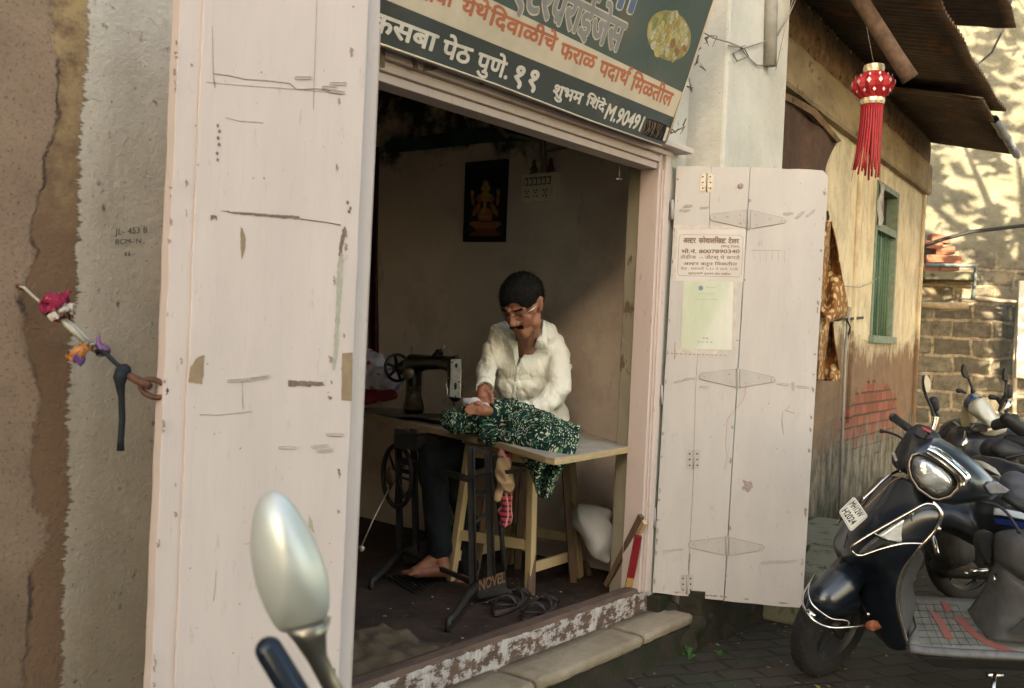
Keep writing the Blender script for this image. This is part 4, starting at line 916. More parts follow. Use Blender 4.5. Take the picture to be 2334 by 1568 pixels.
IV = M('ivory_plastic', (.78, .70, .50), (.68, .60, .42), 20, .45, .1); IVD = M('socket_shadow', (.16, .12, .08), rough=.6, bump=0)
sw = thing('switchboard', 'ivory switchboard with six switches over three sockets on the inner wall', 'switchboard', onS(1238, 465))
c4 = [onS(x, y) for x, y in ((1202, 466), (1273, 460), (1278, 394), (1201, 401))]
def bil(u, v, off): return c4[0].lerp(c4[1], u).lerp(c4[3].lerp(c4[2], u), v)+SN*off
b = MB(); b.prism(c4, SN*.055); b.build('box', IV, sw, bevel=.004)
for i in range(6):
    u = .12+i*.135; b = MB(); b.prism([bil(u, .58, .0555), bil(u+.095, .58, .0555), bil(u+.095, .86, .0555), bil(u, .86, .0555)], SN*.003); b.prism([bil(u+.02, .62, .0590), bil(u+.075, .62, .059), bil(u+.075, .80, .059), bil(u+.02, .80, .059)], SN*.005, 1); b.build('switch', [IVD, IV], sw)
for i in range(3):
    u = .08+i*.28; b = MB(); b.prism([bil(u, .10, .0555), bil(u+.22, .10, .0555), bil(u+.22, .50, .0555), bil(u, .50, .0555)], SN*.004)
    for du, dv in ((.06, .2), (.15, .2), (.105, .32), (.06, .40), (.15, .40)): b.ell(bil(u+du, dv, .0600), SY*.006, SZ*.006, SN*.001, 8, 4, 1)
    b.build('socket', [IV, IVD], sw)
b = MB(); 
for dx in (0, 10): b.tube([onS(1236+dx, 396, .02), onS(1232+dx, 320, .02), onS(1230+dx, 250, .02)], .008, 6)
b.tube([onS(1246, 345, .01), onS(1330, 330, .01)], .006, 5); o = b.build('wall_conduit', PIER); recenter(o); tag(o, 'grey conduit lines running up from the switchboard', 'conduit')
for (x, y, nm, c, lb) in ((1217, 384, 'brass_idol', (.30, .17, .07), 'small brass idol on top of the switchboard, left of the two'), (1255, 382, 'red_idol', (.30, .05, .05), 'small red idol on top of the switchboard, right of the two')):
    t_ = thing(nm, lb, 'figurine', onS(x, y+16, .03)); q = onS(x, y, .03)
    b = MB(); b.lathe(q-SZ*.038, SZ, [(.0, 0), (.024, 0), (.028, .006), (.018, .014), (.022, .026), (.024, .038), (.012, .05), (.013, .056)], 12); b.build('body', M(nm+'_m', c, tuple(k*.4 for k in c), 90, .4, .2), t_)
    b = MB(); b.ell(q+SZ*.026, SN*.013, SY*.013, SZ*.015, 10, 8); b.lathe(q+SZ*.036, SZ, [(.012, 0), (.008, .012), (.001, .018)], 8); b.build('head', M(nm+'_h', tuple(k*.7 for k in c), rough=.4), t_)
GB = M('green_band', (.03, .12, .075), (.02, .05, .035), 9, .7, .3, c3=(.05, .04, .03), s3=6, lo3=.5, hi3=.6)
b = MB(); pts = [onS(x, y, .012) for x, y in ((880, 350), (1000, 338), (1100, 326), (1240, 320), (1240, 300), (1100, 290), (990, 306), (880, 322))]; b.prism(pts, SN*.004); o = b.build('green_cloth_band', GB); recenter(o); tag(o, 'dirty green strip along the top of the inner wall', 'wall strip')
LW = M('light_batten', (.38, .32, .24), (.25, .2, .14), 14, .8, .3)
b = MB(); b.beam(onS(1112, 268, .12), onS(1160, 314, .10), .03, .022); o = b.build('hanging_batten', LW); recenter(o); tag(o, 'loose pale batten slanting down under the shop ceiling', 'batten')
b = MB(); b.beam(onS(1155, 306, .1), onS(1232, 322, .06), .04, .015); o = b.build('broken_lath', LW); recenter(o); tag(o, 'short broken lath lying against the top of the inner wall', 'lath')
b = MB(); b.tube([onY(1411, 345, .12), onY(1411, 404, .12), onY(1404, 407, .12), onY(1417, 408, .12)], .0035, 6); o = b.build('wire_hook', STEEL); recenter(o); tag(o, 'thin bent wire hook hanging under the lintel', 'hook')
CUR = M('maroon_curtain', (.09, .02, .022), (.05, .012, .014), 12, .9, .3)
b = MB(); rows = [[P(842+k*5+1.5*math.sin(k*2.+i), 335+i*82-.0, 6.3+.03*math.sin(k*1.7)) for k in range(5)] for i in range(7)]; b.patch(rows, 3); o = b.build('maroon_curtain', CUR, solid=.004); recenter(o); tag(o, 'narrow maroon curtain hanging deep in the shop behind the sewing machine', 'curtain')
# ---- work table with treadle stand
TT = .95
LAM = M('worn_laminate', (.40, .36, .29), (.28, .25, .20), 9, .5, .1, c3=(.33, .29, .22), s3=22); EDGE = M('ply_edge', (.42, .31, .17), (.33, .23, .12), 14, .6, .2, stretch=(1, 1, 8))
IRON = M('cast_iron', (.022, .028, .03), (.05, .035, .025), 40, .55, .3, metal=.3); BRASS = M('worn_gilt', (.28, .15, .07), (.12, .07, .04), 60, .5, .2, metal=.4)
tb = thing('sewing_table', 'treadle sewing table with laminated top and black cast iron stand marked NOVEL', 'sewing table', onZ(1100, 1380, ZF))
a_ = onZ(1122, 1003, TT); c_ = onZ(770, 929, TT); dr = (c_-a_).normalized(); pr = V((dr.y, -dr.x, 0)); pr = pr if pr.x > 0 else -pr
def slabtop(b, pts, h):
    top = [b.bm.verts.new(p) for p in pts]; bot = [b.bm.verts.new(p-V((0, 0, h))) for p in pts]; b._f(top, 0); b._f(bot[::-1], 1)
    for i in range(len(pts)): b._f([top[i], bot[i], bot[(i+1) % len(pts)], top[(i+1) % len(pts)]], 1)
b = MB(); slabtop(b, [a_, c_, c_+pr*.38, a_+pr*.40], .032); b.build('table_top', [LAM, EDGE], tb, bevel=.003)
f1 = onZ(1262, 1046, .938); f2 = onZ(1440, 1017, .938); f3 = onZ(1328, 984, .94)
b = MB(); c1 = [a_-dr*.004-V((0, 0, .003)), a_-dr*.004+pr*.38, f3, ] 
pts = [a_-dr*.004, a_-dr*.004+pr*.4, f3, f2.lerp(f3, .10), f2+(f1-f2)*.0+(f3-f2)*.03, f2.lerp(f1, .03), f1.lerp(f2, .12), f1.lerp(f2, .03)+(a_-f1)*.02, f1.lerp(a_, .12)]
slabtop(b, pts, .030); b.build('flap', [LAM, EDGE], tb, bevel=.003)
def leg_frame(ox, nm):
    b = MB(); Zc = 4.62
    g = lambda x, y, Z=Zc: P(x, y, Z)+ox
    for x0, x1 in ((1073, 1078), (1112, 1120)): b.beam(g(x0, 1015), g(x1, 1335), .028, .03); b.tube([g(x0+7, 1020, Zc-.02), g(x1+7, 1330, Zc-.02)], .006, 6)
    b.beam(g(1070, 1020), g(1128, 1035), .03, .02); b.beam(g(1074, 1120), g(1118, 1130), .02, .02); b.beam(g(1074, 1200), g(1118, 1160), .012, .015)
    b.prism([g(1083, 1325), g(1152, 1300), g(1156, 1350), g(1092, 1362)], -FW*.02); b.tube([g(1150, 1300), g(1140, 1180), g(1128, 1040)], .012, 8)
    b.tube([g(1088, 1330), g(1062, 1362, Zc-.2), g(1036, 1400, Zc-.38), g(1022, 1415, Zc-.44), g(1021, 1440, Zc-.45)], [.018, .017, .016, .016, .014], 8)
    q = g(1021, 1445, Zc-.45); b.ell(q, RT*.035, V((0, .025, 0)), V((0, 0, .012)), 10, 6)
    b.tube([g(1152, 1345), g(1190, 1362, Zc+.22), g(1215, 1378, Zc+.30)], .013, 8); b.tube([g(1070, 1385), g(1150, 1358)], .008, 6)
    return b.build(nm, IRON, tb)
leg_frame(V((0, 0, 0)), 'stand_leg'); leg_frame(dr*.72, 'stand_leg')
PN = Panel(P(1120, 1335, 4.595), RT, -FW)
bmx = shape(['NOVEL'], 0.); PNt = PN.text('lettering', ['NOVEL'], (1092, 1322), (1152, 1302), (1150, 1326), BRASS, tb, off=.003, bold=.035, top=.7)
b = MB(); b.beam(P(1080, 1095, 4.62), P(1080, 1095, 4.62)+dr*.72, .02, .03); b.build('stretcher', IRON, tb); b = MB(); b.beam(P(1082, 1330, 4.62), P(1082, 1330, 4.62)+dr*.72, .02, .02); b.build('stretcher', IRON, tb); b = MB(); b.beam(P(1050, 1090, 4.6), P(1200, 1070, 4.4), .01, .018); b.build('stretcher', IRON, tb)
fw = P(905, 1085, 5.2); b = MB(); ax = V((pr.x, pr.y, 0))
b.tube([fw+(dr*math.cos(a*math.pi/14)+SZ*math.sin(a*math.pi/14))*.16 for a in range(28)], .013, 8, closed=True)
for k in range(4): a = k*math.pi/4; v_ = (dr*math.cos(a)+SZ*math.sin(a))*.155; b.tube([fw-v_, fw+v_], .007, 6)
b.build('flywheel', IRON, tb)
b = MB(); b.lathe(fw-ax*.03, -ax, [(.0, 0), (.045, 0), (.05, .012), (.03, .024), (0, .026)], 14); b.build('flywheel_hub', M('brown_hub', (.12, .075, .045), rough=.6), tb)
b = MB(); b.tube([P(886, 1115, 5.0), P(850, 1185, 4.95), P(824, 1245, 4.9)], .004, 6); b.ell(P(824, 1250, 4.9), RT*.018, UP*.018, FW*.01, 10, 6); b.build('pitman_rod', STEEL, tb)
tz = P(960, 1335, 4.9); b = MB()
for k in range(9): b.beam(tz-dr*.14+pr*(-.10+.028*k)+SZ*.0, tz+dr*.16+pr*(-.10+.028*k)+SZ*.02, .01, .012)
b.beam(tz-dr*.14-pr*.11, tz-dr*.14+pr*.14, .015, .015); b.beam(tz+dr*.16-pr*.11+SZ*.02, tz+dr*.16+pr*.14+SZ*.02, .015, .015); b.build('treadle', IRON, tb)
b = MB()
for (x, y) in ((1040, 1012), (985, 1000), (940, 1000)): b.box(P(x, y, 5.1)-V((.05, .08, .05)), P(x, y, 5.1)+V((.05, .08, .02)))
b.build('drawer', IRON, tb)
# ---- sewing machine
ENAM = M('black_enamel', (.006, .006, .007), (.012, .010, .008), 30, .32, 0, spec=.6); CHR = M('worn_chrome', (.42, .40, .36), (.30, .28, .25), 40, .28, .1, metal=.9)
OLIVE = M('olive_highlight', (.14, .10, .055), (.05, .04, .025), 25, .4, .1, metal=.2)
sm = thing('sewing_machine', 'old black treadle sewing machine with steel face plate on the table', 'sewing machine', P(950, 945, 5.5))
b = MB(); q0, q1 = P(880, 944, 5.72), P(1062, 946, 5.08); b.beam(q0-SZ*.005, q1-SZ*.005, .17, .02); b.build('bed', ENAM, sm, bevel=.004)
b = MB(); chain(b, [P(943, 930, 5.6), P(943, 900, 5.6), P(943, 860, 5.6), P(942, 835, 5.6)], [.062, .045, .047, .055]); chain(b, [P(942, 828, 5.6), P(975, 826, 5.45), P(1010, 826, 5.3), P(1036, 832, 5.18)], [.056, .042, .040, .046]); chain(b, [P(925, 838, 5.66), P(945, 832, 5.6)], [.05, .05]); chain(b, [P(1036, 835, 5.18), P(1038, 900, 5.17)], [.042, .038])
o = b.build('arm', ENAM, sm); fuse(o, .007, 5)
b = MB(); b.tube([P(943, 934, 5.52), P(942, 880, 5.53)], [.046, .036], 14); b.build('column_highlight', OLIVE, sm)  # brownish gold highlight low on the column, put in as an olive piece
hx = (P(925, 838, 5.66)-P(960, 832, 5.5)).normalized(); hc = P(906, 838, 5.74); ha, hb = basis(hx)
b = MB(); b.tube([hc+(ha*math.cos(a*math.pi/16)+hb*math.sin(a*math.pi/16))*.076 for a in range(32)], .009, 8, closed=True)
for k in range(3): a = k*math.pi/3+.3; v_ = (ha*math.cos(a)+hb*math.sin(a))*.074; b.tube([hc-v_, hc+v_], [.011, .007], 6) if False else b.tube([hc-v_, hc, hc+v_], [.008, .012, .008], 6)
b.lathe(hc-hx*.03, hx, [(0, 0), (.024, 0), (.024, .06), (.012, .066), (0, .066)], 14); b.build('handwheel', [ENAM], sm)
b = MB(); b.tube([hc+hx*.006+(ha*math.cos(a*math.pi/16)+hb*math.sin(a*math.pi/16))*.081 for a in range(32)], .0035, 6, closed=True); b.build('wheel_rim', CHR, sm)
b = MB(); wc = P(932, 852, 5.50); b.lathe(wc, -FW, [(0, 0), (.036, 0), (.036, .004), (.028, .008), (0, .009)], 18); b.build('side_plate', M('tarnished_plate', (.25, .18, .13), (.12, .09, .07), 30, .35, .1, metal=.7), sm)
b = MB(); fpx = [(1027, 818), (1053, 817), (1050, 908), (1024, 905)]; b.prism([P(x, y, 5.125) for x, y in fpx], FW*.05); face = b.build('face_plate', CHR, sm, bevel=.003)
b = MB()
for x, y, w, h in ((1040, 833, 3, 6), (1038, 880, 3.5, 9)):
    b = MB(); b.ell(P(x, y, 5.122), RT*w*.0023, UP*h*.0023, FW*.002, 8, 5); b.build('plate_slot', IRON, face)
for x, y in ((1038, 903), (1046, 870), (1031, 826)): b = MB(); b.ell(P(x, y, 5.122), RT*.005, UP*.005, FW*.002, 8, 5); b.build('plate_screw', IRON, face)
b = MB(); b.lathe(P(1039, 817, 5.15), UP, [(.006, 0), (.006, .012), (.014, .013), (.015, .022), (.008, .024), (0, .025)], 12); b.tube([P(1052, 848, 5.14), P(1056, 848, 5.12)], .006, 6); b.tube([P(1050, 879, 5.14), P(1058, 879, 5.12)], .006, 6); b.build('thumbscrew', CHR, sm)
b = MB(); b.tube([P(1036, 905, 5.17), P(1036, 925, 5.17)], .006, 6); b.tube([P(1022, 860, 5.14), P(1016, 875, 5.12), P(1020, 890, 5.12), P(1019, 900, 5.12), P(1012, 920, 5.12)], .0045, 6); b.tube([P(1024, 903, 5.13), P(1018, 895, 5.13)], .005, 6); b.build('needle_bar', CHR, sm)
b = MB(); b.tube([P(937, 815, 5.58), P(938, 790, 5.58)], .0025, 5); b.build('spool_pin', BRASS, sm)
b = MB(); b.tube([P(984, 828, 5.38), P(1002, 803, 5.34)], .024, 12); b.build('thread_spool', M('black_thread', (.012, .012, .014), rough=.7), sm); b = MB(); b.tube([P(1004, 800, 5.34), P(1010, 790, 5.33)], .009, 8); b.tube([P(970, 835, 5.4), P(1006, 798, 5.34)], .003, 5); b.ell(P(1011, 789, 5.33), RT*.01, UP*.01, FW*.01, 8, 6); b.build('spool_holder', CHR, sm)
# ---- bags behind the machine
BAG = NT('printed_plastic_bag'); _c = BAG.mix(BAG.ramp(BAG.noise(7, 3, .6), .56, .60), (.60, .55, .58), (.20, .22, .42)); _c = BAG.mix(BAG.ramp(BAG.noise(9, 3, .6, BAG.coord(loc=(4, 2, 1))), .60, .63), _c, (.45, .06, .07)); BAG = BAG.done(_c, .4, BAG.bump(BAG.noise(9, 5, .6), .8, .03), spec=.4)
REDB = M('red_plastic', (.32, .035, .05), (.20, .02, .03), 12, .4, .4)
def lump(nm, mat, segs, vox, amp, sc, label, cat, seed=0, root=None, sm_=4):
    b = MB()
    for a, c, r1, r2 in segs: caps(b, a, c, r1, r2)
    o = b.build(nm, mat, root); fuse(o, vox, sm_); wob(o, amp, sc, seed)
    if not root: recenter(o); tag(o, label, cat)
    return o
lump('plastic_bag', BAG, [(P(835, 880, 6.1), P(880, 870, 6.0), .10, .09), (P(840, 830, 6.1), P(862, 830, 6.05), .09, .06)], .012, .03, 14, 'crumpled printed white plastic bag at the back of the sewing table', 'bag', 2)
lump('red_bag', REDB, [(P(830, 905, 5.95), P(893, 900, 5.85), .045, .035)], .012, .02, 14, 'flat red plastic bag beneath the white one on the table', 'bag', 5)
# ---- green leaf print cloth
def m_leafprint(name, dk, lt, lt2, sc=16):
    t = NT(name); vec = t.coord()
    d = t.n('TexNoise', {'Vector': vec, 'Scale': 5., 'Detail': 2}).outputs[1]
    vv = t.n('VectorMath', {0: vec, 1: t.n('VectorMath', {0: d, 1: (.22, .22, .22)}, operation='MULTIPLY').outputs[0]}, operation='ADD').outputs[0]
    mp = t.n('Mapping', {0: vv}); mp.inputs['Scale'].default_value = (1., 3.6, 1.8); mp.inputs['Rotation'].default_value = (.5, .4, .8)
    w = t.n('TexVoronoi', {'Vector': mp.outputs[0], 'Scale': sc*1.3}, feature='F1').outputs[0]
    mp2 = t.n('Mapping', {0: vv}); mp2.inputs['Scale'].default_value = (3.6, 1., 1.6); mp2.inputs['Rotation'].default_value = (.2, .9, -.5)
    w2 = t.n('TexVoronoi', {'Vector': mp2.outputs[0], 'Scale': sc*1.1}, feature='F1').outputs[0]
    c = t.mix(t.ramp(w2, .33, .27), dk, lt2); c = t.mix(t.ramp(w, .36, .29), c, lt); c = t.mix(t.ramp(w2, .36, .30), c, t.mix(.5, dk, lt2)) if False else c
    return t.done(c, .85, t.bump(t.noise(60, 3), .3, .003), spec=.2)
LEAFC = m_leafprint('green_leaf_print', (.003, .020, .016), (.48, .50, .36), (.05, .19, .08), 28)
gc = [(P(1030, 958, 4.72), P(1080, 960, 4.72), .055, .055), (P(1080, 958, 4.72), P(1150, 955, 4.74), .055, .085), (P(1150, 950, 4.74), P(1200, 965, 4.68), .085, .08), (P(1195, 972, 4.62), P(1255, 985, 4.55), .08, .07),
      (P(1060, 945, 4.74), P(1120, 935, 4.74), .045, .060), (P(1120, 938, 4.76), P(1190, 945, 4.74), .07, .065), (P(1195, 955, 4.7), P(1240, 965, 4.64), .065, .055),
      (P(1250, 990, 4.52), P(1300, 1000, 4.48), .07, .045), (P(1210, 1005, 4.45), P(1290, 1028, 4.32), .045, .045), (P(1100, 985, 4.66), P(1200, 1010, 4.48), .035, .04), (P(1030, 972, 4.70), P(1050, 978, 4.7), .035, .03), (P(1265, 975, 4.6), P(1308, 978, 4.62), .04, .03)]
b = MB()
for a, c, r1, r2 in gc: caps(b, a, c, r1, r2)
o = b.build('green_cloth', LEAFC); fuse(o, .009, 4); wob(o, .022, 13, 1); wob(o, .013, 34, 4); wob(o, .007, 80, 6)
recenter(o); tag(o, 'bunched dark green cloth with white leaf print being sewn on the table', 'cloth')
b = MB(); rows = []
for i in range(8):
    t = i/7; L_, R_ = V((1182+45*t, 1042+15*t+75*t*t)), V((1300-48*t, 1050+30*t+60*t*t)); rows.append([P(L_.x+(R_.x-L_.x)*k/7, L_.y+(R_.y-L_.y)*k/7, 4.42+.03*math.sin(k*1.6+i*.5)) for k in range(8)])
b.patch(rows, 3); he = b.build('hanging_end', LEAFC, o, solid=.006); he.location = -o.location
c_ob = bpy.data.objects[-1] if False else None
# ---- stool, pillow, sticks, bundle, sandals, sacking
PINE = M('new_pine', (.50, .37, .20), (.38, .27, .14), 8, .6, .2, stretch=(1, 1, .15), c3=(.24, .15, .08), s3=9, lo3=.66, hi3=.7)
st = thing('wooden_stool', 'tall bare wood stool propping up the end of the sewing table', 'stool', onZ(1262, 1340, ZF))
g1, g2 = onZ(1207, 1352, ZF), onZ(1320, 1315, ZF); g3 = g1+V((-.10, .42, 0)); g4 = g2+V((-.06, .42, 0)); zt_ = .895
t1, t2 = P(1213, 1068, 4.74), P(1296, 1058, 5.08); t1.z = t2.z = zt_; t3 = t1+V((-.06, .34, 0)); t4 = t2+V((-.04, .34, 0))
for a, c in ((g1, t1), (g2, t2), (g3, t3), (g4, t4)): b = MB(); b.beam(a, c, .040, .036, up=V((0, 1, 0))); b.build('leg', PINE, st, bevel=.003)
def mid(a, c, z): return a.lerp(c, (z-a.z)/(c.z-a.z))
for A_, B_, z in (((g1, t1), (g2, t2), .315), ((g1, t1), (g3, t3), .43), ((g2, t2), (g4, t4), .40), ((g3, t3), (g4, t4), .315)):
    b = MB(); b.beam(mid(*A_, z), mid(*B_, z), .018, .05); b.build('rail', PINE, st, bevel=.002)
b = MB(); 
for A_, B_ in (((g1, t1), (g2, t2)), ((g1, t1), (g3, t3)), ((g2, t2), (g4, t4)), ((g3, t3), (g4, t4))): b.beam(mid(*A_, .86), mid(*B_, .86), .02, .06)
b.build('apron', PINE, st); b = MB(); b.prism([t1+V((-.03, -.03, .003)), t2+V((.03, -.03, .003)), t4+V((.03, .03, .003)), t3+V((-.03, .03, .003))], V((0, 0, .012))); b.build('seat', PINE, st)
PILM = M('white_sacking', (.60, .60, .58), (.50, .49, .46), 6, .85, .5, c3=(.38, .33, .27), s3=5)
lump('white_sack', PILM, [(P(1292, 1168, 5.2), P(1345, 1195, 5.1), .035, .085), (P(1345, 1190, 5.08), P(1365, 1235, 5.0), .10, .075), (P(1365, 1235, 5.0), P(1382, 1275, 4.98), .07, .02), (P(1320, 1165, 5.15), P(1375, 1175, 5.1), .04, .05)], .011, .03, 9, 'stuffed white sack leaning on the pier behind the stool', 'sack', 3)
for (a, c, w, nm, m_, lb) in (((1462, 1175, 4.62), (1382, 1335, 4.80), .022, 'wooden_stick', WOOD, 'brown wooden stick leaning in the corner beside the red one'), ((1470, 1190, 4.6), (1400, 1320, 4.85), .02, 'wooden_stick', PINE, 'paler thin wooden stick leaning behind the brown one')):
    b = MB(); b.beam(P(*a), P(*c), w, w*1.2); o = b.build(nm, m_, bevel=.002); recenter(o); tag(o, lb, 'stick', 'sticks leaning in the door corner')
b = MB(); b.beam(P(1455, 1222, 4.60), P(1437, 1315, 4.66), .032, .022, up=FW); b.beam(P(1437, 1315.5, 4.66), P(1431, 1345, 4.68), .032, .022, up=FW, mi=1)
o = b.build('red_stick', [M('red_paint', (.26, .012, .02), (.18, .012, .016), 20, .5, .1), M('yellow_end', (.45, .30, .10), (.3, .18, .07), 20, .6, .1)]); recenter(o); tag(o, 'flat red painted stick with a yellow end standing by the door jamb', 'stick')
BEIGE = M('beige_cloth', (.40, .27, .15), (.28, .18, .10), 12, .9, .6)
PLAID = NT('red_plaid'); _v = PLAID.coord(); _z = PLAID.xyz(_v); _w = PLAID.math('SINE', PLAID.math('MULTIPLY', _z[2], 260.)); _c = PLAID.mix(PLAID.ramp(_w, .2, .4), (.42, .04, .06), (.04, .02, .025)); _w2 = PLAID.math('SINE', PLAID.math('MULTIPLY', _z[0], 300.)); _c = PLAID.mix(PLAID.ramp(_w2, .6, .8), _c, (.45, .25, .2)); PLAID = PLAID.done(_c, .9)
lump('beige_bundle', BEIGE, [(P(1148, 1060, 4.5), P(1152, 1100, 4.5), .04, .042), (P(1140, 1100, 4.5), P(1134, 1140, 4.5), .014, .016)], .007, .015, 26, 'beige cloth bundle hanging under the table over the red plaid cloth', 'cloth', 1)
lump('plaid_cloth', PLAID, [(P(1150, 1030, 4.53), P(1152, 1045, 4.53), .032, .03), (P(1156, 1112, 4.54), P(1152, 1188, 4.54), .030, .032)], .007, .012, 26, 'red plaid cloth hanging under the sewing table', 'cloth', 4)
SAND = M('dark_leather', (.035, .026, .022), (.06, .045, .04), 30, .5, .3); SOLE = M('sole_edge', (.12, .09, .06), (.07, .05, .035), 40, .7, .2)
def sandal(p, q, side, label):
    p, q = V(p), V(q); d = (q-p); L = d.length; d.normalize(); s = V((-d.y, d.x, 0)); t = thing('sandal', label, 'sandal', p.lerp(q, .5), 'pair of sandals inside the sill')
    out = []
    for k in range(28):
        a = 2*math.pi*k/28; x = .5-.5*math.cos(a); w = (.036+.014*math.sin(x*math.pi*.9)+.012*max(0, x-.4)); out.append(p+d*L*x+s*w*math.sin(a)*(1.15 if math.sin(a)*side > 0 else 1)*(1 if .04 < x < .96 else .8))
    b = MB(); b.prism(out, V((0, 0, .022))); b.build('sole', SOLE, t, bevel=.004)
    b = MB(); m_ = p.lerp(q, .5); b.prism([m_+(v-m_)*.93+V((0, 0, .0225)) for v in out], V((0, 0, .004))); b.build('footbed', SAND, t)
    for (x0, x1, h) in ((.88, .62, .042), (.64, .86, .040), (.32, .40, .048)):
        b = MB(); rr = []
        for k in range(9):
            a = math.pi*k/8; x = x0+(x1-x0)*k/8; c = p+d*L*x+s*math.cos(a)*.046+V((0, 0, .016+h*math.sin(a))); rr.append([c-d*.02, c+d*.02])
        b.rings(rr, closed=False); b.build('strap', SAND, t, solid=.004)
    b = MB(); b.tube([p+d*L*.30+s*.05+V((0, 0, .03)), p+d*L*.10+s*.032+V((0, 0, .045)), p+d*L*.03+V((0, 0, .05)), p+d*L*.10-s*.032+V((0, 0, .045)), p+d*L*.30-s*.05+V((0, 0, .03))], .005, 6); b.build('heel_strap', SAND, t)
zf = ZF+.006
sandal(onZ(1128, 1405, zf), onZ(1198, 1362, zf)+V((.03, .03, 0)), 1, 'left dark strapped sandal on the shop floor behind the sill')
sandal(onZ(1195, 1424, zf), onZ(1262, 1378, zf)+V((.03, .03, 0)), -1, 'right dark strapped sandal on the shop floor, partly hidden by the sill')
BUR = M('brown_burlap', (.20, .135, .075), (.13, .085, .05), 12, .95, .8, c3=(.09, .06, .04), s3=7)
b = MB(); cs = [onZ(x, y, ZF+.01) for x, y in ((770, 1470), (862, 1438), (1025, 1482), (900, 1540), (740, 1640))]
rows = []
A_, B_, C_, D_ = onZ(770, 1455, ZF), onZ(870, 1436, ZF), onZ(1030, 1484, ZF), onZ(800, 1600, ZF)
for i in range(9):
    rows.append([A_.lerp(D_, i/8).lerp(B_.lerp(C_, i/8), k/8)+V((0, 0, .022+.022*noise.noise(V((i*.9, k*.8, 2)))+.012*noise.noise(V((i*2.1, k*2.3, 5))))) for k in range(9)])
b.patch(rows, 3); o = b.build('burlap_mat', BUR, solid=.005); recenter(o); tag(o, 'crumpled brown sacking laid on the floor just inside the sill', 'mat')
# floor litter: thread ends, chips
b = MB(); random.seed(8)
for i in range(60):
    p = V((random.uniform(2.3, 4.3), random.uniform(.12, 1.0), ZF+.012)); a = random.uniform(0, 6.28); s_ = random.uniform(.004, .02)
    b.prism([p, p+V((math.cos(a), math.sin(a), 0))*s_, p+V((math.cos(a+1), math.sin(a+1), 0))*s_*.7], V((0, 0, .003)), i % 2)
o = b.build('floor_litter', [M('pale_scrap', (.42, .36, .27), rough=.9), M('dark_scrap', (.07, .05, .04), rough=.9)]); tag(o, 'small scraps scattered on the shop floor', kind='stuff')
for i, (x, y, c, rr, lb) in enumerate(((1030, 1105, (.25, .28, .36), .05, 'pale blue cloth scrap'), (1010, 1215, (.05, .05, .05), .06, 'dark bundle'), (1330, 1290, (.25, .17, .10), .03, 'brown paper scrap'))):
    lump('scrap_bundle', M('scrap%d' % i, c, tuple(k*.6 for k in c), 14, .9, .4), [(P(x, y, 5.3), P(x+14, y+22, 5.3), rr, rr*.7)], .012, .02, 18, lb+' under the sewing table', 'cloth', i)
# ================================================================ paper lantern, scarf, cord on the old wall
RED = M('red_paper', (.46, .02, .024), (.30, .012, .018), 30, .5, .1, spec=.3); GOLD = M('gold_foil', (.60, .45, .20), (.75, .68, .55), 60, .3, .3, metal=.6); SILV = M('silver_foil', (.70, .62, .55), (.55, .3, .28), 70, .35, .3, metal=.3)
LZ = 5.3; lu = UP*(LZ/FPX); lr_ = RT*(LZ/FPX); l0 = P(1990, 195, LZ)
up_ = V((0, 0, 1)); k_ = LZ/FPX
lan = thing('paper_lantern', 'red festival paper lantern with gold rims and long red streamers hanging from the tin roof', 'lantern', l0)
def lring(yv, r, n=24, ph=0, star=0, cx=0): return [l0+V((0, 0, -yv*k_))+(RT*math.cos(2*math.pi*(j+ph)/n)+FW*math.sin(2*math.pi*(j+ph)/n))*(r*(1-star*(j % 2)))*k_ for j in range(n)]
b = MB(); rr = [lring(-30, 22), lring(-24, 30, star=.12), lring(-14, 43, star=.16), lring(-3, 48, star=.14), lring(8, 46, star=.16), lring(20, 36, star=.15), lring(30, 26)]; b.rings(rr, sm=False); b.build('body', RED, lan)
b = MB()
for j in range(12):
    for yv, r, w in ((-3, 47, 5), (17, 40, 3.5), (-18, 40, 3)):
        a = 2*math.pi*(j+.5*(yv > 0))/12; o_ = RT*math.cos(a)+FW*math.sin(a); tt = up_.cross(o_).normalized(); c = l0+V((0, 0, -yv*k_))+o_*(r+.6)*k_
        b.prism([c+tt*w*k_, c+up_*w*1.4*k_, c-tt*w*k_, c-up_*w*1.4*k_], o_*.001)
b.build('foil_stars', SILV, lan)
b = MB(); b.rings([lring(-46, 22, star=.06), lring(-38, 24, star=.06), lring(-30, 22)], cap=False, sm=False); b.build('gold_rim', GOLD, lan, solid=.0015); b = MB(); b.rings([lring(30, 26, star=.05), lring(38, 28, star=.05), lring(44, 25)], cap=False, sm=False); b.build('gold_rim', GOLD, lan, solid=.0015)
random.seed(14)
for j in range(26):
    a = 2*math.pi*j/26; o_ = RT*math.cos(a)+FW*math.sin(a); tt = up_.cross(o_).normalized(); L = random.uniform(138, 178); sw_ = random.uniform(-.12, .05); fl = .25 if math.cos(a) < -.2 else .05; w = 2.3
    b = MB(); rows = []
    for q in range(7):
        t = q/6; c = l0+V((0, 0, -(42+L*t)*k_))+o_*(24+6*fl*t*t*3)*k_+RT*(sw_*20+ -9*(math.cos(a) < -.2))*t*t*k_+tt*random.uniform(-.6, .6)*k_*t
        rows.append([c-tt*w*k_, c+tt*w*k_])
    b.rings(rows, closed=False); b.build('streamer', RED, lan, solid=.0008)
b = MB(); b.tube([l0+V((0, 0, 45*k_)), P(1975, 60, 5.35), P(1955, -60, 5.4)], .0018, 4); b.tube([P(1768, 160, 5.0), P(1790, 60, 5.0), P(1812, -20, 5.0)], .002, 4); b.build('string', SCR, lan)
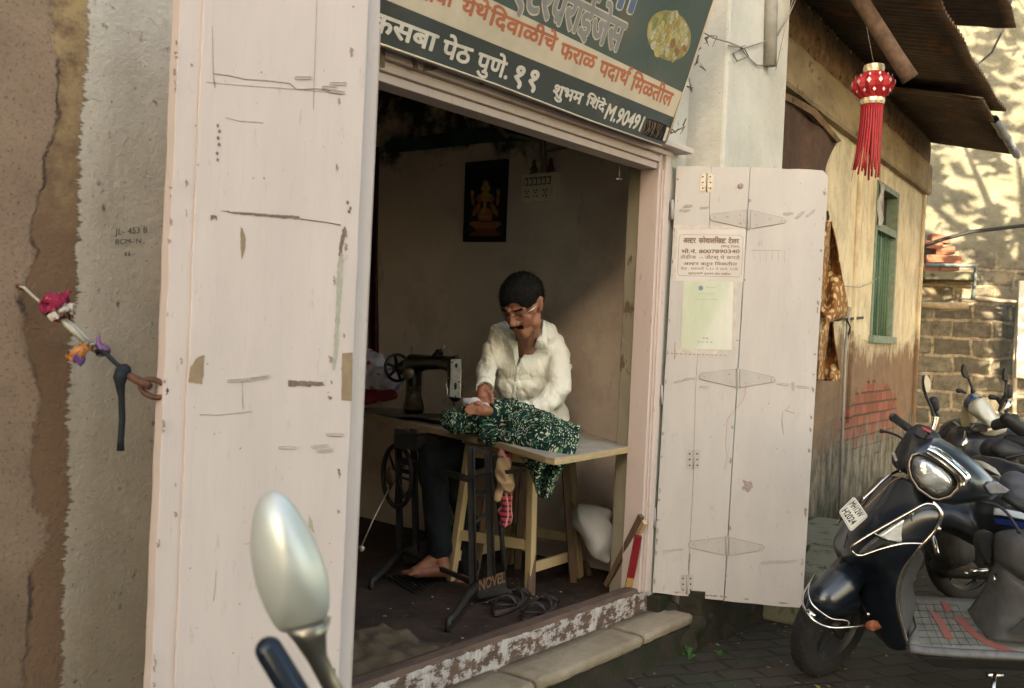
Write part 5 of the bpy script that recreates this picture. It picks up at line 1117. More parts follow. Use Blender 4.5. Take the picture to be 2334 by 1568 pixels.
SCF = NT('orange_print_cloth'); _v = SCF.coord(); _w = SCF.n('TexVoronoi', {'Vector': _v, 'Scale': 22.}).outputs[0]; _c = SCF.mix(SCF.ramp(_w, .42, .34), (.28, .12, .035), (.62, .48, .27)); _c = SCF.mix(SCF.ramp(SCF.noise(40, 3), .6, .66), _c, (.10, .04, .02)); SCF = SCF.done(_c, .9, SCF.bump(SCF.noise(10, 5), .6, .02))
def sc_rows(rows, off): return [[onH(x, y, off+.05*math.sin(i*1.9+j*1.1)) for i, x in enumerate(xs)] for j, (y, xs) in enumerate(rows)]
b = MB(); b.patch(sc_rows([(505, (1882, 1888, 1892, 1896)), (560, (1876, 1884, 1896, 1908)), (620, (1872, 1884, 1900, 1918)), (680, (1868, 1884, 1904, 1930)), (715, (1870, 1884, 1908, 1934)), (732, (1882, 1890, 1900, 1912))], .12), 5)
o = b.build('print_scarf', SCF, solid=.004); tag(o, 'orange and cream printed scarf knotted and hung behind the right door leaf', 'scarf')
b = MB(); b.patch(sc_rows([(725, (1878, 1884, 1890, 1900)), (770, (1870, 1882, 1892, 1902)), (820, (1866, 1880, 1896, 1910)), (868, (1862, 1880, 1900, 1916))], .12), 5); sf = b.build('scarf_tail', SCF, o, solid=.004)
b = MB(); q = onH(1888, 492, .1); b.tube([q, onH(1888, 500, .0), onH(1886, 482, .02)], .008, 6); o = b.build('nail', RUST); recenter(o); tag(o, 'dark nail holding the printed scarf', 'nail')
# cord with rags and iron chain from the plaster wall to the left leaf
BCORD = M('dark_blue_cord', (.004, .008, .012), rough=.7, bump=0)
cg = thing('door_tie', 'white thread with rags and dark cord tying the left door leaf to the plaster wall', 'cord', onY(170, 760, -.05))
def zz(x, y): return (x*.4785)*.5698, (1100+.4785*y)*.5698
cp = lambda x, y, o_: onY(*zz(x, y), -o_)
b = MB(); b.tube([cp(165, 95, .01), cp(200, 105, .03), cp(250, 150, .06), cp(310, 205, .08), cp(380, 255, .1)], [.0035, .004, .003, .0035, .004], 6); b.tube([cp(500, 370, .12), cp(600, 450, .15), cp(710, 560, .17)], [.005, .008, .005], 6); b.tube([cp(540, 365, .12), cp(650, 460, .15), cp(745, 550, .17)], [.004, .006, .004], 6); b.build('white_thread', M('white_thread', (.42, .40, .32), (.35, .32, .25), 40, .9, .2), cg)
b = MB()
for i, (x, y, r) in enumerate(((420, 250, .022), (450, 240, .022), (490, 235, .022), (520, 245, .015), (440, 285, .018), (480, 330, .018), (540, 310, .015), (575, 315, .010))): b.ell(cp(x, y, .11), RT*r, UP*r*.8, FW*r*.6, 10, 7)
o = b.build('red_rag', M('crimson_rag', (.34, .02, .06), (.20, .01, .04), 40, .9, .5, c3=(.5, .35, .28), s3=28), cg); wob(o, .020, 70); wob(o, .012, 140)
b = MB()
for x, y, r in ((445, 350, .012), (520, 290, .016), (560, 280, .014), (590, 295, .010), ): b.ell(cp(x, y, .13), RT*r, UP*r*.8, FW*r*.6, 10, 7)
o = b.build('white_knot', M('white_knot', (.48, .42, .36), (.4, .33, .27), 60, .9, .4), cg); wob(o, .014, 90); b = MB()
for x, y, r in ((755, 578, .014), (800, 600, .010), (722, 566, .012)): b.ell(cp(x, y, .13), RT*r, UP*r*.8, FW*r*.6, 10, 7)
o = b.build('white_knot', M('white_knot', ()), cg); wob(o, .014, 90)
b = MB(); chain(b, [cp(770, 622, .17), cp(700, 610, .17), cp(650, 650, .17), cp(622, 690, .17)], [.006, .010, .014, .010]); o = b.build('orange_rag', M('orange_rag', (.50, .20, .04), (.42, .14, .03), 40, .9, .4), cg); wob(o, .014, 80)
b = MB(); chain(b, [cp(690, 640, .175), cp(655, 690, .175), cp(640, 712, .175)], [.007, .011, .009]); chain(b, [cp(850, 515, .18), cp(838, 590, .18), cp(870, 620, .18)], [.004, .007, .012]); o = b.build('purple_rag', M('purple_rag', (.14, .06, .22), (.22, .12, .2), 40, .9, .4), cg); wob(o, .014, 85)
b = MB(); b.tube([cp(805, 650, .17), cp(850, 625, .18), cp(900, 670, .2), cp(960, 730, .22), cp(1020, 785, .24)], [.007, .009, .0055, .0055, .006], 8); b.tube([cp(1020, 785, .24), cp(1005, 860, .24), cp(1005, 920, .24), cp(1015, 1020, .24), cp(1022, 1200, .24), cp(1010, 1380, .24), cp(1008, 1468, .24)], [.014, .016, .011, .0075, .0075, .0075, .009], 10); b.ell(cp(1035, 800, .24), RT*.017, UP*.017, FW*.014, 10, 7); b.build('cord', BCORD, cg)
b = MB(); b.tube([cp(1050, 825, .24), cp(1110, 860, .26), cp(1190, 900, .28), cp(1255, 935, .3)], [.008, .010, .011, .009], 8); lc = cp(1285, 948, .3)
b.tube([lc+RT*math.cos(a*math.pi/10)*.030-RT*0+UP*math.sin(a*math.pi/10)*.020-UP*math.cos(a*math.pi/10)*.006 for a in range(20)], .0065, 8, closed=True); b.build('chain_link', RUST, cg)
b = MB(); b.tube([cp(150, 90, .0), cp(190, 100, .02), cp(200, 110, .01)], .006, 6); b.build('wall_nail', RUST, cg)
# ================================================================ the tailor
from mathutils.bvhtree import BVHTree
def f4(x, y, Z=4.9): return P((1400+.574*x)*.5698, (900+.574*y)*.5698, Z)
def f3px(x, y): return (1850+.3189*x)*.5698, (1000+.3189*y)*.5698
def f4px(x, y): return (1400+.574*x)*.5698, (900+.574*y)*.5698
man = thing('person', 'seated man in white shirt and glasses bending over the green cloth at the table', 'person', onZ(1200, 1330, ZF))
Fd = (-.46*RT - .70*FW - .52*UP).normalized(); Uh = (UP-Fd*UP.dot(Fd)); Uh = (Uh+RT*.02).normalized(); Uh = (Uh-Fd*Uh.dot(Fd)).normalized(); Sh = Fd.cross(Uh).normalized()
if Sh.dot(RT) < 0: Sh = -Sh
HC = f4(1206, 560, 4.62); K = 1.15
def Hd(s, f, u): return HC+(Sh*s+Fd*f+Uh*u)*K
SKIN = NT('brown_skin'); _c = SKIN.mix(SKIN.ramp(SKIN.noise(30, 5), .35, .65), (.31, .125, .07), (.25, .095, .052)); SKIN.b.inputs['Subsurface Weight'].default_value = .08; SKIN.b.inputs['Subsurface Scale'].default_value = .01
SKIN = SKIN.done(_c, .5, SKIN.bump(SKIN.noise(160, 4), .15, .002), spec=.35)
b = MB()
b.ell(Hd(0, -.015, .035), Sh*.075*K, Fd*.093*K, Uh*.082*K, 28, 20)
b.ell(Hd(0, .028, -.015), Sh*.061*K, Fd*.060*K, Uh*.085*K, 28, 20)
C_ = lambda a, c, r1, r2=None: caps(b, Hd(*a), Hd(*c), r1*K, (r2 or r1)*K)
C_((-.034, .015, -.066), (.034, .015, -.066), .034); C_((-.012, .062, -.094), (.012, .062, -.094), .022); C_((-.04, .0, -.05), (-.015, .06, -.09), .026, .02); C_((.04, .0, -.05), (.015, .06, -.09), .026, .02)
for s in (-1, 1):
    C_((s*.042, .056, -.022), (s*.030, .068, -.040), .021, .016); C_((s*.014, .083, .024), (s*.044, .066, .022), .0115, .012); C_((s*.012, .097, -.030), (s*.010, .094, -.033), .0095)
    C_((s*.031, .070, .002), (s*.033, .070, .002), .0125); C_((s*.072, -.004, -.022), (s*.081, -.010, .022), .009, .014); C_((s*.080, -.016, .020), (s*.077, -.018, -.010), .010, .007); C_((s*.050, .03, .0), (s*.056, .0, .03), .028)
C_((0, .083, .020), (0, .108, -.022), .0085, .0135); C_((0, .106, -.024), (0, .092, -.034), .0125, .009)
C_((-.020, .084, -.058), (.020, .084, -.058), .0085); C_((-.015, .085, -.0665), (.015, .085, -.0665), .0085); C_((0, .07, -.05), (0, .07, -.07), .024)
C_((0, .040, .045), (0, .02, .065), .042, .045)
nb = f4(1242, 800, 4.86)
caps(b, Hd(.0, -.025, -.05), nb, .056, .056)
chain(b, [nb, f4(1210, 860, 4.925), f4(1210, 940, 4.965)], [.056, .066, .06])
chain(b, [f4(1100, 860, 4.92), f4(1360, 900, 4.96)], [.05, .05]); chain(b, [f4(1220, 950, 4.96), f4(1250, 1250, 5.0), f4(1260, 1430, 5.05)], [.075, .08, .10])
WR, WL = f4(938, 1128, 4.70), f4(1010, 1300, 4.78)
chain(b, [f4(1040, 800, 4.93), f4(935, 1010, 4.86), WR], [.045, .035, .025]); chain(b, [f4(1430, 870, 4.97), f4(1450, 1130, 4.88), f4(1300, 1280, 4.80), WL, f4(960, 1296, 4.66)], [.045, .04, .032, .026, .024])
# hands: palm, four fingers, thumb
chain(b, [f4(925, 1150, 4.695), f4(918, 1188, 4.68)], [.026, .027]); chain(b, [f4(940, 1150, 4.695), f4(940, 1184, 4.68)], [.024, .022])
for pts, r in (([(948, 1178), (966, 1202), (984, 1222), (992, 1236)], .0105), ([(934, 1186), (944, 1212), (953, 1232), (960, 1245)], .0108), ([(918, 1192), (916, 1216), (920, 1236), (927, 1246)], .0102), ([(902, 1186), (892, 1206), (890, 1222), (896, 1234)], .0090), ([(950, 1152), (974, 1168), (988, 1192), (990, 1212)], .0115)):
    chain(b, [f4(x, y, 4.675-.006*i) for i, (x, y) in enumerate(pts)], [r*1.1, r, r*.95, r*.82])
chain(b, [f4(945, 1288, 4.60), f4(895, 1282, 4.585)], [.025, .026]); chain(b, [f4(940, 1300, 4.60), f4(890, 1300, 4.585)], [.022, .020])
for pts, r in (([(885, 1268), (858, 1258), (835, 1260), (820, 1268)], .0105), ([(880, 1280), (848, 1272), (822, 1276), (806, 1286)], .0108), ([(880, 1292), (850, 1290), (828, 1294), (812, 1302)], .0100), ([(884, 1304), (862, 1308), (844, 1312), (832, 1318)], .0088), ([(920, 1268), (905, 1246), (890, 1238), (878, 1240)], .0115)):
    chain(b, [f4(x, y, 4.575-.004*i) for i, (x, y) in enumerate(pts)], [r*1.1, r, r*.95, r*.82])
# legs and bare feet
pel = f4(1260, 1430, 5.05); KN, AN = P(985, 1045, 4.98), P(1003, 1262, 4.93); K2, A2 = P(1045, 1050, 5.25), P(1068, 1310, 5.05)
chain(b, [pel, KN, AN], [.11, .055, .036]); chain(b, [pel, K2, A2], [.11, .055, .036])
def foot(an, heel, ball, toe):
    chain(b, [an, heel], [.036, .034]); chain(b, [heel, ball], [.032, .030]); s = V((toe-heel).normalized().cross(V((0, 0, 1)))).normalized(); chain(b, [an, ball], [.034, .024])
    for k in range(5): c = ball+s*(.028-.014*k); chain(b, [c, c+(toe-ball)*(1-.13*k)], [.013, .0095 if k else .012])
foot(AN, P(1012, 1300, 4.90), P(948, 1303, 4.88), P(920, 1309, 4.87)); foot(A2, P(1066, 1330, 5.02), P(1030, 1345, 4.98), P(1012, 1352, 4.97))
body = b.build('body', SKIN, man); fuse(body, .0043, 3, .45)
# hair
HAIR = M('black_hair', (.003, .003, .003), (.030, .026, .022), 150, .8, 1., bd=.008, bs=200, spec=.12)  # the paler noise tone paints highlights into the black
def hairline(s, f, u):      # lowest head height that carries hair
    sd = min(1, max(0, (abs(s)-.035)/.02))
    if f > .055: return .058-.034*sd+.007*math.sin(s*70+.6)
    if f > .020: return -.004+(f-.020)/.035*.05*(1-.55*sd)
    if f > -.016: return .012+.012*(abs(s) < .06)
    return -.055
b = MB(); n, m = 72, 50; rr = []
for i in range(m+1):
    th = math.pi*(i+.5)/(m+1); row = []
    for j in range(n):
        a = 2*math.pi*j/n; s, f, u = .0835*math.sin(th)*math.cos(a), -.011+.1030*math.sin(th)*math.sin(a), .040+.091*math.cos(th)
        nz = noise.noise(V((s*60, f*60, u*60)))*.0022+noise.noise(V((s*190, f*190, u*190)))*.0018
        hl = hairline(s, f, u)+.004*noise.noise(V((s*150, f*150, 7)))
        k = 1.0+nz/.09 if u > hl else max(.80, 1-(hl-u)*14)
        if u > hl: k *= 1-.03*max(0, 1-(u-hl)/.012)
        row.append(Hd(s*k, -.013+(f+.013)*k, .040+(u-.040)*k))
    rr.append(row)
b.rings(rr)
random.seed(6)
for i in range(5200):
    th = math.acos(random.uniform(-.6, 1)); a = random.uniform(0, 6.283); s, f, u = .0815*math.sin(th)*math.cos(a), -.013+.100*math.sin(th)*math.sin(a), .040+.091*math.cos(th)
    if u < hairline(s, f, u)+.004: continue
    p = Hd(s, f, u); nn = (p-Hd(0, -.013, .04)).normalized(); dn = (Fd*.6-Uh*.25+Sh*random.uniform(-.5, .5)+nn*random.uniform(.25, .9)).normalized(); w = dn.cross(nn).normalized()*.0016; q = p+dn*random.uniform(.009, .024)
    b._f([b.bm.verts.new(p-w-nn*.002), b.bm.verts.new(p+w-nn*.002), b.bm.verts.new(q)])
b.build('hair', HAIR, man)
bvh = None
def surf(obj):
    me = obj.data; return BVHTree.FromPolygons([v.co+ROOTLOC[obj.name] for v in me.vertices], [p.vertices[:] for p in me.polygons])
bb = surf(body)
def hit(bv, x, y, off=0.):
    d_ = ray(x, y).normalized(); h = bv.ray_cast(CAM, d_); return (h[0]-d_*off) if h[0] else None
b = MB()
def hairs(c0, c1, w, nrm_off, n_, ln, dirf):
    for i in range(n_):
        t = random.random(); s = c0[0]+(c1[0]-c0[0])*t; f = .13; u = c0[1]+(c1[1]-c0[1])*t+random.uniform(-w, w)
        h = bb.ray_cast(Hd(s, .16, u), -Fd)
        if not h[0]: continue
        p = h[0]; dn = (dirf(s)+Fd*.25).normalized(); q = p+dn*ln*random.uniform(.6, 1.1)+Fd*.002; ww = Uh.cross(dn).cross(dn).normalized()*.0014; k = dn.cross(Fd).normalized()*.0016
        b._f([b.bm.verts.new(p-k), b.bm.verts.new(p+k), b.bm.verts.new(q)])
for s in (-1, 1):
    hairs((s*.004, -.044), (s*.028, -.050), .0045, 0, 420, .011, lambda q: (Sh*s*.8-Uh*.6)); hairs((s*.014, .027), (s*.046, .028), .0030, 0, 200, .010, lambda q: (Sh*s-Uh*.1))
b.build('moustache_and_brows', HAIR, man)
b = MB(); G = lambda s, f, u: Hd(s, f, u)
for s in (-1, 1):
    q = [(.010, .104, .006), (.012, .103, -.016), (.022, .100, -.021), (.044, .088, -.019), (.052, .080, -.008), (.053, .079, .007), (.045, .087, .011), (.022, .100, .010)]
    b.tube([G(s*x, f, u) for x, f, u in q], .0013, 6, closed=True); b.tube([G(s*x, f+.001, u) for x, f, u in (q[0], q[7], q[6], q[5])], .0022, 6, 1); b.tube([G(s*.053, .080, .006), G(s*.074, .045, .010), G(s*.084, .005, .014), G(s*.082, -.012, .008)], .0019, 6)
b.tube([G(-.010, .104, .003), G(0, .108, .006), G(.010, .104, .003)], .0011, 6); b.build('glasses', [M('steel_wire', (.6, .58, .55), rough=.2, metal=.9, bump=0), BLK], man)
b = MB(); b.ell(Hd(-.031, .0815, -.003), Sh*.011, Fd*.003, Uh*.003, 8, 5); b.ell(Hd(.031, .0815, -.003), Sh*.011, Fd*.003, Uh*.003, 8, 5); b.build('eye_line', HAIR, man)
# shirt
def m_shirt():
    t = NT('cream_shirt'); v = t.coord((1, 1, .45)); c = t.mix(t.ramp(t.noise(5, 4), .3, .7), (.74, .71, .60), (.68, .64, .52))
    h = t.math('ADD', t.math('MULTIPLY', t.noise(13, 5, .55, v, .8), 1.), t.math('MULTIPLY', t.noise(300, 2), .03)); return t.done(c, .85, t.bump(h, .75, .035), spec=.15)
SHIRT = m_shirt(); b = MB()
chain(b, [f4(1085, 800, 4.92), f4(1390, 860, 4.97)], [.080, .082]); chain(b, [f4(1150, 760, 4.93), f4(1330, 780, 4.95)], [.078, .085])
chain(b, [f4(1140, 960, 4.94), f4(1350, 980, 4.98)], [.098, .103]); chain(b, [f4(1140, 1100, 4.97), f4(1360, 1120, 5.0)], [.098, .108]); chain(b, [f4(1150, 1300, 5.0), f4(1380, 1330, 5.04)], [.105, .108])
chain(b, [f4(1055, 775, 4.93), f4(1010, 860, 4.90), f4(950, 1010, 4.86), f4(938, 1100, 4.73)], [.064, .052, .047, .040])
chain(b, [f4(1400, 850, 4.98), f4(1445, 905, 4.95), f4(1462, 1120, 4.87), f4(1335, 1262, 4.80), f4(1240, 1285, 4.79)], [.074, .066, .062, .054, .044])
chain(b, [f4(1462, 1120, 4.87), f4(1440, 1230, 4.93)], [.055, .04])
shirt = b.build('shirt', SHIRT, man); fuse(shirt, .0075, 6, .5)
for v in shirt.data.vertices:        # drapery folds
    q = V(v.co)+ROOTLOC[shirt.name]; a = q.dot(RT)*34+q.z*9+3*noise.noise(q*5); f_ = math.sin(a)*.0055+noise.noise(V((q.x*9, q.y*9, q.z*22)))*.008+noise.noise(V((q.dot(RT)*38, q.z*9, 1)))*.004; n1 = noise.noise(V((q.dot(RT)*9+q.z*5, q.z*3.2-q.dot(RT)*3, 4))); n2 = noise.noise(V((q.z*15+q.dot(RT)*9, q.dot(RT)*5, 9))); f_ += -.007*max(0, 1-abs(n1)*5)-.004*max(0, 1-abs(n2)*6)*(1 if abs(q.dot(RT)-HC.dot(RT)) > .12 else .4); v.co += v.normal*f_
# V opening cut out of the front
import bisect
vp = [f3px(x, y) for x, y in ((640, 1040), (684, 1140), (690, 1340), (662, 1450), (690, 1450), (735, 1365), (800, 1285), (900, 1205), (935, 1110), (985, 960), (990, 850), (760, 760), (560, 900))]
def inpoly(x, y, poly):
    c = False; j = len(poly)-1
    for i in range(len(poly)):
        if (poly[i][1] > y) != (poly[j][1] > y) and x < (poly[j][0]-poly[i][0])*(y-poly[i][1])/(poly[j][1]-poly[i][1])+poly[i][0]: c = not c
        j = i
    return c
bm = bmesh.new(); bm.from_mesh(shirt.data); L0 = ROOTLOC[shirt.name]
kill = []
for f in bm.faces:
    q = f.calc_center_median()+L0; x, y, Z = proj(q)
    if inpoly(x, y, vp) and Z < 4.93: kill.append(f)
    elif (q-WR).length < .035 and q.z < f4(938, 1118).z: kill.append(f)
bmesh.ops.delete(bm, geom=kill, context='FACES'); bm.to_mesh(shirt.data); bm.free(); shirt.data.update()
b = MB(); chain(b, [f4(1165, 985, 4.905), f4(1225, 975, 4.905)], [.045, .045]); chain(b, [f4(1180, 1040, 4.92), f4(1220, 1040, 4.92)], [.05, .05]); b.build('undershirt', SHIRT, man)
md = shirt.modifiers.new('cloth', 'SOLIDIFY'); md.thickness = .003; md.offset = 1
sv = surf(shirt)
def drape(pts, off, name, thick=.003, sub=3):      # a small panel of cloth laid over the shirt
    b = MB(); cx = sum(p[0] for p in pts)/len(pts); cy = sum(p[1] for p in pts)/len(pts)
    def at_(x, y):
        D_ = f3px(x, y); h = hit(sv, *D_); Z = 4.80
        if h: Z = min((h-CAM).dot(FW), 4.86)
        h2 = hit(bb, *D_)
        if h2: Z = min(Z, (h2-CAM).dot(FW)) if Z-(h2-CAM).dot(FW) < .08 else Z
        return P(*D_, Z-off)
    c = b.bm.verts.new(at_(cx, cy)); v = []
    for i in range(len(pts)):
        p, q = pts[i], pts[(i+1) % len(pts)]
        for k in range(sub): v.append(b.bm.verts.new(at_(p[0]+(q[0]-p[0])*k/sub, p[1]+(q[1]-p[1])*k/sub)))
    for i in range(len(v)): b._f([v[i], v[(i+1) % len(v)], c], 0, True)
    return b.build(name, SHIRT, shirt, solid=thick)
drape([(1008, 868), (1045, 930), (1062, 1100), (1068, 1250), (985, 1245), (905, 1228), (935, 1120), (975, 980)], .034, 'collar')
drape([(690, 1145), (640, 1135), (565, 1120), (575, 1170), (600, 1200), (640, 1330), (668, 1470), (705, 1345)], .022, 'collar')
b = MB(); rows = []
for k in range(8):
    x, y = 1165-22*k/7+10*math.sin(k), 930+48*k; row = []
    for dx in (-10, 14):
        h = hit(sv, *f4px(x+dx, y), .004); row.append(h or f4(x+dx, y, 4.85))
    rows.append(row)
b.rings(rows, closed=False); b.build('placket', SHIRT, shirt, solid=.0015)
b = MB()
cc = f4(938, 1118, 4.705); ax_ = (f4(938, 1140, 4.69)-f4(938, 1090, 4.74)).normalized(); b.lathe(cc-ax_*.02, ax_, [(.040, 0), (.041, .012), (.042, .045), (.038, .046), (.037, .0)], 20); b.build('cuff', SHIRT, shirt)
# trousers
TROU = M('dark_trousers', (.006, .010, .011), (.012, .016, .017), 20, .9, .6, bd=.01)
b = MB(); chain(b, [pel, pel+UP*.06], [.125, .12]); chain(b, [pel, KN], [.12, .078]); chain(b, [KN, AN+V((0, 0, .02))], [.078, .060]); chain(b, [pel, K2], [.12, .075]); chain(b, [K2, A2+V((0, 0, .04))], [.075, .058])
tr = b.build('trousers', TROU, man); fuse(tr, .010, 4); wob(tr, .018, 9, 3)
so2 = thing('work_seat', 'dark wooden seat behind the table carrying the tailor', 'seat', V((pel.x, pel.y, ZF))); sz = pel.z-.13
b = MB(); b.box((pel.x-.17, pel.y-.17, sz-.035), (pel.x+.17, pel.y+.17, sz)); b.build('seat', WOOD, so2, bevel=.006)
for i in (-1, 1):
    for j in (-1, 1): b = MB(); b.beam(V((pel.x+i*.18, pel.y+j*.18, ZF)), V((pel.x+i*.13, pel.y+j*.13, sz-.036)), .035, .035); b.build('leg', WOOD, so2)
WCL = M('white_lining', (.58, .54, .52), (.48, .40, .38), 14, .9, .4)
lump('white_lining', WCL, [(f4(810, 1235, 4.66), f4(890, 1238, 4.64), .020, .018), (f4(890, 1238, 4.64), f4(960, 1262, 4.62), .014, .012)], .006, .012, 30, 'crumpled white lining held between his hands beside the green cloth', 'cloth', 2)
# ================================================================ scooters and motorcycles
BLKP = NT('dark_blue_black_paint'); BLKP = BLKP.done(BLKP.mix(BLKP.ramp(BLKP.noise(90, 6, .75), .60, .74), (.006, .010, .016), (.05, .045, .035)), .32, None, 0., .5, **{'Coat Weight': .4, 'Coat Roughness': .18})
CHROME = M('chrome_tube', (.62, .58, .52), (.48, .42, .36), 60, .22, .05, metal=1.); BRUBBER = M('black_plastic', (.014, .014, .015), (.022, .021, .02), 40, .55, .3)
GPL = M('grey_plastic', (.075, .072, .070), (.055, .052, .050), 30, .6, .4, bs=200); TYRE = M('tyre_rubber', (.010, .010, .009), (.020, .017, .014), 40, .9, .6)
def q8(x, y, Z): return P((2900+.8925*x)*.5698, (1352+.8929*y)*.5698, Z)
def q5(x, y, Z): return P((3100+.4267*x)*.5698, (2100+.4267*y)*.5698, Z)
def q7(x, y, Z): return P((3200+.3839*x)*.5698, (1600+.3839*y)*.5698, Z)
def q6(x, y, Z): return P((3550+.3507*x)*.5698, (1350+.3507*y)*.5698, Z)
sc = thing('scooter', 'dark blue black scooter with chrome guards and white number plate leaning on its side stand', 'scooter', onZ(1980, 1500, 0))
b = MB(); b.patch([[q8(x, y, Z) for x, y, Z in r] for r in (
    [(700, 632, 4.36), (760, 625, 4.22), (830, 640, 4.15), (900, 690, 4.08), (945, 735, 4.02)],
    [(605, 735, 4.42), (660, 735, 4.23), (740, 760, 4.12), (860, 765, 4.03), (970, 795, 3.98)],
    [(530, 850, 4.45), (570, 845, 4.24), (680, 880, 4.10), (800, 880, 4.04), (938, 862, 4.0)],
    [(495, 915, 4.45), (550, 950, 4.28), (650, 975, 4.14), (760, 970, 4.07), (872, 935, 4.03)],
    [(515, 985, 4.45), (560, 1010, 4.32), (660, 1050, 4.22), (740, 1050, 4.13), (805, 1035, 4.08)],
    [(560, 1080, 4.42), (600, 1100, 4.36), (660, 1150, 4.28), (720, 1160, 4.18), (776, 1145, 4.1)],
    [(600, 1200, 4.4), (630, 1220, 4.35), (680, 1262, 4.28), (730, 1275, 4.2), (788, 1262, 4.1)],
    [(690, 1330, 4.36), (710, 1350, 4.33), (740, 1380, 4.27), (775, 1395, 4.2), (822, 1392, 4.12)])], 5); apron = b.build('front_shield', BLKP, sc, solid=.018, soff=0)
b = MB(); b.patch([[q8(x, y, Z) for x, y, Z in r] for r in (
    [(870, 935, 4.06), (884, 968, 4.12), (886, 985, 4.2)], [(808, 1035, 4.11), (850, 1030, 4.18), (872, 1020, 4.28)], [(778, 1145, 4.13), (820, 1140, 4.24), (838, 1100, 4.36)],
    [(790, 1262, 4.13), (835, 1240, 4.26), (850, 1170, 4.42)], [(822, 1390, 4.14), (850, 1340, 4.28), (862, 1240, 4.45)])], 4); b.build('inner_shield', GPL, sc, solid=.01)
def ch(pts, r, name='chrome_trim', f=q8, mat=None, root=None, n=8, closed=False):
    b = MB(); L = [f(*p) for p in pts]; out = []
    for i in range(len(L)-1):
        p0, p1, p2, p3 = L[max(i-1, 0)], L[i], L[i+1], L[min(i+2, len(L)-1)]
        for k in range(4): t = k/4; out.append(.5*((2*p1)+(p2-p0)*t+(2*p0-5*p1+4*p2-p3)*t*t+(3*p1-p0-3*p2+p3)*t**3))
    out.append(L[-1]); b.tube(out, r, n, closed=closed); return b.build(name, mat or CHROME, root or sc)
ch([(930, 735, 3.98), (960, 765, 3.965), (970, 800, 3.96), (945, 858, 3.975), (872, 940, 4.0), (802, 1040, 4.05), (772, 1148, 4.07), (788, 1265, 4.08), (823, 1390, 4.09)], .0085)
ch([(940, 748, 3.97), (895, 745, 3.98), (820, 785, 4.0), (665, 872, 4.04), (580, 925, 4.06), (566, 945, 4.07), (580, 965, 4.07), (612, 974, 4.06), (700, 945, 4.03), (800, 922, 4.0), (885, 922, 3.98)], .0052, 'guard_rail')
ch([(665, 872, 4.04), (702, 892, 4.05)], .003, 'rail_stay'); ch([(820, 783, 4.0), (838, 818, 4.02)], .003, 'rail_stay')
ch([(603, 738, 4.2), (660, 685, 4.2), (730, 620, 4.22), (775, 597, 4.24), (815, 597, 4.22), (822, 605, 4.2)], .0065, 'guard_rail'); ch([(620, 770, 4.16), (700, 690, 4.16), (765, 632, 4.18), (835, 612, 4.16)], .003, 'trim_strip', mat=BRASS)
LENS = M('clear_lens', (.80, .80, .74), (.45, .46, .42), 14, .12, .25, bs=24, bd=.008, metal=.6); DLENS = M('smoked_lens', (.07, .07, .065), (.03, .03, .03), 14, .1, .3, metal=.5)
b = MB(); b.prism([q8(x, y, 4.035) for x, y in ((690, 890), (770, 835), (852, 778), (868, 790), (886, 828), (845, 868), (790, 918), (735, 908))], FW*.03); b.build('indicator_lens', LENS, sc, bevel=.006)
b = MB(); b.prism([q8(x, y, 4.05) for x, y in ((608, 966), (650, 925), (688, 893), (733, 911), (786, 921), (700, 934), (640, 966), (618, 974))], FW*.03); b.build('indicator_lens', DLENS, sc, bevel=.004)
b = MB(); b.prism([q8(x, y, 4.02) for x, y in ((834, 786), (852, 779), (885, 828), (868, 842))], FW*.004); b.build('amber_lens', M('green_tint_lens', (.25, .33, .22), (.5, .5, .42), 30, .15, .2, metal=.4), sc)
# plate
pq = [q7(x, y, 4.13) for x, y in ((565, 1003), (712, 1213), (530, 1375), (404, 1165))]
PP = Panel(pq[0], pq[1]-pq[0], (pq[1]-pq[0]).cross(pq[3]-pq[0])); 
if PP.n.dot(FW) > 0: PP.n = -PP.n; PP.v = PP.n.cross(PP.u); PP.v = PP.v if PP.v.z > 0 else -PP.v
npl = thing('number_plate', '', '') if False else None
def rc(pts, r, k=4):
    out = []; n = len(pts)
    for i in range(n):
        p0, p, p1 = pts[i-1], pts[i], pts[(i+1) % n]; a = p+(p0-p).normalized()*r; c = p+(p1-p).normalized()*r
        for j in range(k+1): t = j/k; out.append(a*(1-t)**2+p*2*t*(1-t)+c*t*t)
    return out
b = MB(); b.prism(rc(pq, .012), FW*.004); b.prism(rc([p+FW*.0042 for p in quad_in(pq, 1.03)], .013), FW*.004, 1); plate = b.build('number_plate', [M('plate_white', (.70, .69, .64), (.6, .58, .52), 12, .4, .05), BRUBBER], sc)
INKB = M('plate_ink', (.02, .02, .02), rough=.5, bump=0)
def q7p(x, y): return (3200+.3839*x)*.5698, (1600+.3839*y)*.5698
for s_, L_, R_, B_ in (('MH12W', (566, 1045), (668, 1186), (618, 1238)), ('H2024', (492, 1118), (596, 1262), (545, 1318))): PP.text('lettering', [s_], q7p(*L_), q7p(*R_), q7p(*B_), INKB, plate, off=.002, bold=.02, top=.7)
b = MB(); b.tube([PP.at(*PP.uv(*q7p(x, y)), .001) for x, y in ((560, 1022), (692, 1212), (532, 1356), (420, 1168))], .0008, 4, closed=True); b.build('plate_border', INKB, plate)
b = MB(); b.beam(q7(560, 1100, 4.15), q7(640, 1010, 4.2), .02, .01); b.tube([q7(430, 1230, 4.16), q7(405, 1275, 4.2)], .005, 6); b.build('plate_bracket', CHROME, sc)
